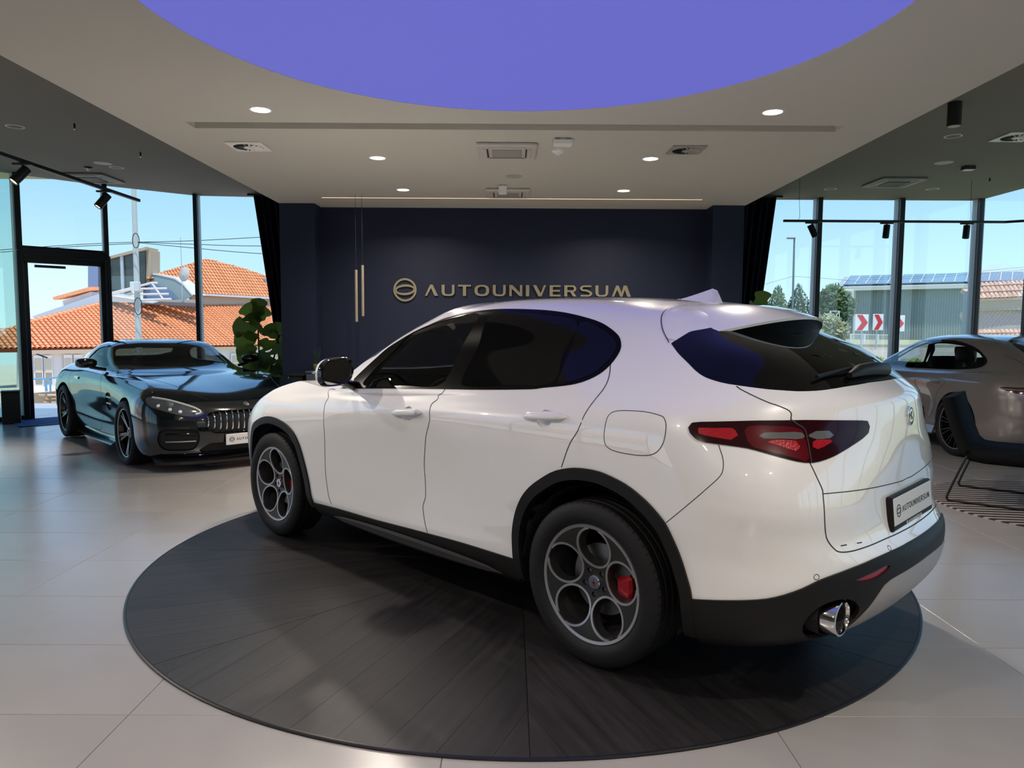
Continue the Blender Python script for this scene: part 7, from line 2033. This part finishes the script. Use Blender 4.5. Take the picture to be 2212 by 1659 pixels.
def build_saloon():
    PAINT = mat('warm_grey_paint', (.27, .245, .235), .25, metal=.25, spec=.5, coat=1.0, coat_rough=.015)
    GL = glassmat('saloon_glass', (.72, .76, .76), .06); GP = mat('saloon_dark_glass', (.006, .006, .007), .04, spec=.6)
    car = thing('grey_saloon', 'warm grey sports saloon parked behind the lounge chair', 'car', SAL_POS, SAL_ROT)
    sh = Shell(SALOON, nR=40, nS=80, nF=30, cell=.035)
    S = lambda pts: [sh.snap(p) for p in pts]
    sm = lambda q, n=4, c=True: [(a, b) for a, b, _ in smoothed([(a, b, 0) for a, b in q], n, c)]
    dlo = sm(S([(1.98, .815, .965), (1.78, .75, 1.09), (1.52, .66, 1.22), (1.25, .60, 1.305), (.92, .61, 1.335), (.55, .61, 1.325), (.22, .62, 1.265), (-.02, .65, 1.17), (-.14, .69, 1.09), (-.10, .76, 1.045), (.10, .80, 1.015), (.6, .83, .99), (1.3, .835, .97)]))
    sh.cut_poly(dlo, 'trim')
    sh.cut_poly(sm(S([(1.85, .79, .99), (1.66, .71, 1.13), (1.42, .63, 1.245), (1.12, .61, 1.305), (1.02, .66, 1.22), (.94, .80, 1.0), (1.3, .82, .985)]), 3), 'glass_front', ('trim',))
    sh.cut_poly(sm(S([(.84, .80, 1.0), (.93, .66, 1.22), (.99, .62, 1.31), (.6, .62, 1.308), (.34, .63, 1.275), (.16, .70, 1.15), (.12, .78, 1.035), (.4, .80, 1.015)]), 3), 'glass_rear', ('trim',))
    sh.cut_poly(sm(S([(.08, .78, 1.035), (.12, .70, 1.15), (.26, .64, 1.255), (.08, .645, 1.20), (-.06, .675, 1.12), (-.10, .71, 1.07), (-.04, .755, 1.048)]), 3), 'glass_quarter', ('trim',))
    ws = S([(2.36, .06, .99), (2.2, .45, .985), (2.03, .74, .985), (1.80, .68, 1.11), (1.50, .58, 1.28), (1.42, .50, 1.35), (1.53, .05, 1.365)])
    sh.cut_poly(ws + [(sh.NU + 3, ws[-1][1]), (sh.NU + 3, ws[0][1])], 'windscreen')
    rw = S([(-.80, .05, 1.10), (-.72, .35, 1.105), (-.50, .50, 1.14), (-.2, .44, 1.29), (.0, .36, 1.355), (.0, .05, 1.372)])
    sh.cut_poly(rw + [(-3, rw[-1][1]), (-3, rw[0][1])], 'rear_glass')
    sh.cut_poly(sm(S([(-.62, .90, .86), (-.80, .80, .865), (-.98, .55, .885), (-1.03, .40, .90), (-1.05, .30, .87), (-1.03, .42, .82), (-.95, .64, .795), (-.80, .82, .80)]), 3), 'lamp')
    arch_cut(sh, 0, .392, .36); arch_cut(sh, 2.95, .385, .36)
    s1 = sm(S([(.98, .84, .975), (1.0, .925, .85), (.99, .925, .70), (1.0, .92, .50), (1.02, .90, .27), (.75, .90, .25), (.45, .93, .45), (.36, .95, .70), (.22, .945, .85), (.05, .87, .98), (.02, .80, 1.02)]), 4, False)
    s2 = sm(S([(1.95, .82, .96), (2.02, .91, .85), (2.02, .92, .60), (2.0, .90, .27), (1.5, .895, .25), (1.02, .90, .27), (1.0, .92, .50), (.99, .925, .70), (1.0, .925, .85), (.98, .84, .975)]), 4, False)
    sh.cut_poly(s1, 'door_rear'); sh.cut_poly(s2, 'door_front')
    B = sh.build
    B('body', 'body_shell', PAINT, car, skirt=.01)
    for sd in ('left', 'right'):
        sg = 1 if sd == 'left' else -1
        B('door_rear', 'rear_door', PAINT, car, sd, skirt=.005); B('door_front', 'front_door', PAINT, car, sd, skirt=.005)
        B('trim', 'window_trim', M_GLOSS_BLACK, car, sd, off=.001, skirt=.004)
        for g, nme in (('glass_front', 'front_window'), ('glass_rear', 'rear_window'), ('glass_quarter', 'quarter_window')): B(g, nme, GL, car, sd)
        lm = B('lamp', 'tail_lamp', mat('saloon_lamp', (.05, .012, .014), .12, coat=1.0), car, sd, off=.004, skirt=.006)
        sh.ribbon(sm(S([(-.66, .885, .835), (-.82, .79, .838), (-.97, .57, .850), (-1.03, .42, .862)]), 4, False), .012, 'light_bar', mat('light_bar', (.16, .15, .15), .25), lm, lift=.007, side=sd)
        sh.ribbon(s1, .005, 'shut_line', M_SEAM, car, side=sd); sh.ribbon(s2, .005, 'shut_line', M_SEAM, car, side=sd)
        sh.ribbon(sm(S([(-.30, .635, 1.20), (-.52, .60, 1.12), (-.75, .62, 1.03), (-.88, .62, .95), (-.95, .58, .885)]), 4, False), .005, 'shut_line', M_SEAM, car, side=sd)
        sh.ribbon(dlo, .008, 'chrome_trim', M_GLOSS_BLACK, car, side=sd, closed=True, lift=.002)
        for x in (.42, 1.42):
            p, n = sh.frame((x, .94, .845)); m = MB(); m.loft([[(p.x + .10 * t, (p.y + .028 * (1 - t ** 4) ** .5 + e) * sg, p.z + dz) for dz, e in ((-.013, -.004), (-.010, .006), (.010, .006), (.013, -.004))] for t in [-1, -.9, -.6, 0, .6, .9, 1]], False); m.build('door_handle', PAINT, car, smooth=True)
        mirror_pod(car, (1.80, 1.02, 1.03), M_GLOSS_BLACK, sg, (.07, .115, .072), (1.85, .84, .965))
        m = MB(); m.loft([[(x, y * sg, z) for x, y, z in r] for r in ([(.42, .93, .19), (1.4, .925, .18), (2.5, .93, .19)], [(.42, .965, .21), (1.4, .955, .20), (2.5, .96, .21)], [(.42, .93, .30), (1.4, .915, .29), (2.5, .92, .30)])], False); m.build('side_skirt', PAINT, car, smooth=True)
    B('windscreen', 'windscreen', GL, car); B('rear_glass', 'rear_screen', GP, car)
    m = MB(); m.loft([[(x, y, z) for x, z in ((-1.02, 1.035), (-.90, 1.075), (-.86, 1.07))] for y in [-.55 + 1.1 * k / 10 for k in range(11)]], False); m.build('rear_wing', PAINT, car, smooth=True)
    lin = [t for t in set(sh.tags) if t not in ('hole', 'windscreen', 'rear_glass') and not t.startswith('glass')]
    B(tuple(lin), 'cabin_lining', M_DARK_LINING, car, off=-.05, xmax=1.95)
    make_wheels(car, lambda w: wheel_spokes(w, .275, .355, .14, 10, True, M_GLOSS_BLACK, M_ALU, .1, True), ((0, .845, .355, True), (2.95, .83, .355, True), (0, -.845, .355, False), (2.95, -.83, .355, False)))
    liners(car, ((0, .36), (2.95, .36)), .41, .94)
    m = MB(); m.bbox(-.85, 3.5, -.78, .78, .17, .25, .02); m.build('floor_pan', M_DARK_LINING, car)
    for sg in (1, -1): seat(car, 1.15, .37 * sg, .48, name='front_seat', h=.56); seat(car, .25, .37 * sg, .50, name='rear_seat', h=.52)
    steering_wheel(car, 1.62, .37, .84)
    m = MB(); m.loft([[(x, y, z) for (x, z) in ((1.72, .5), (1.74, .84), (1.85, .90), (2.1, .92), (2.2, .90), (2.2, .5))] for y in (-.72, .72)], True, True); m.build('dashboard', M_SEAT, car)
SAL_ROT = radians(92)
SAL_POS = (6.18, 8.50, 0)
build_saloon()
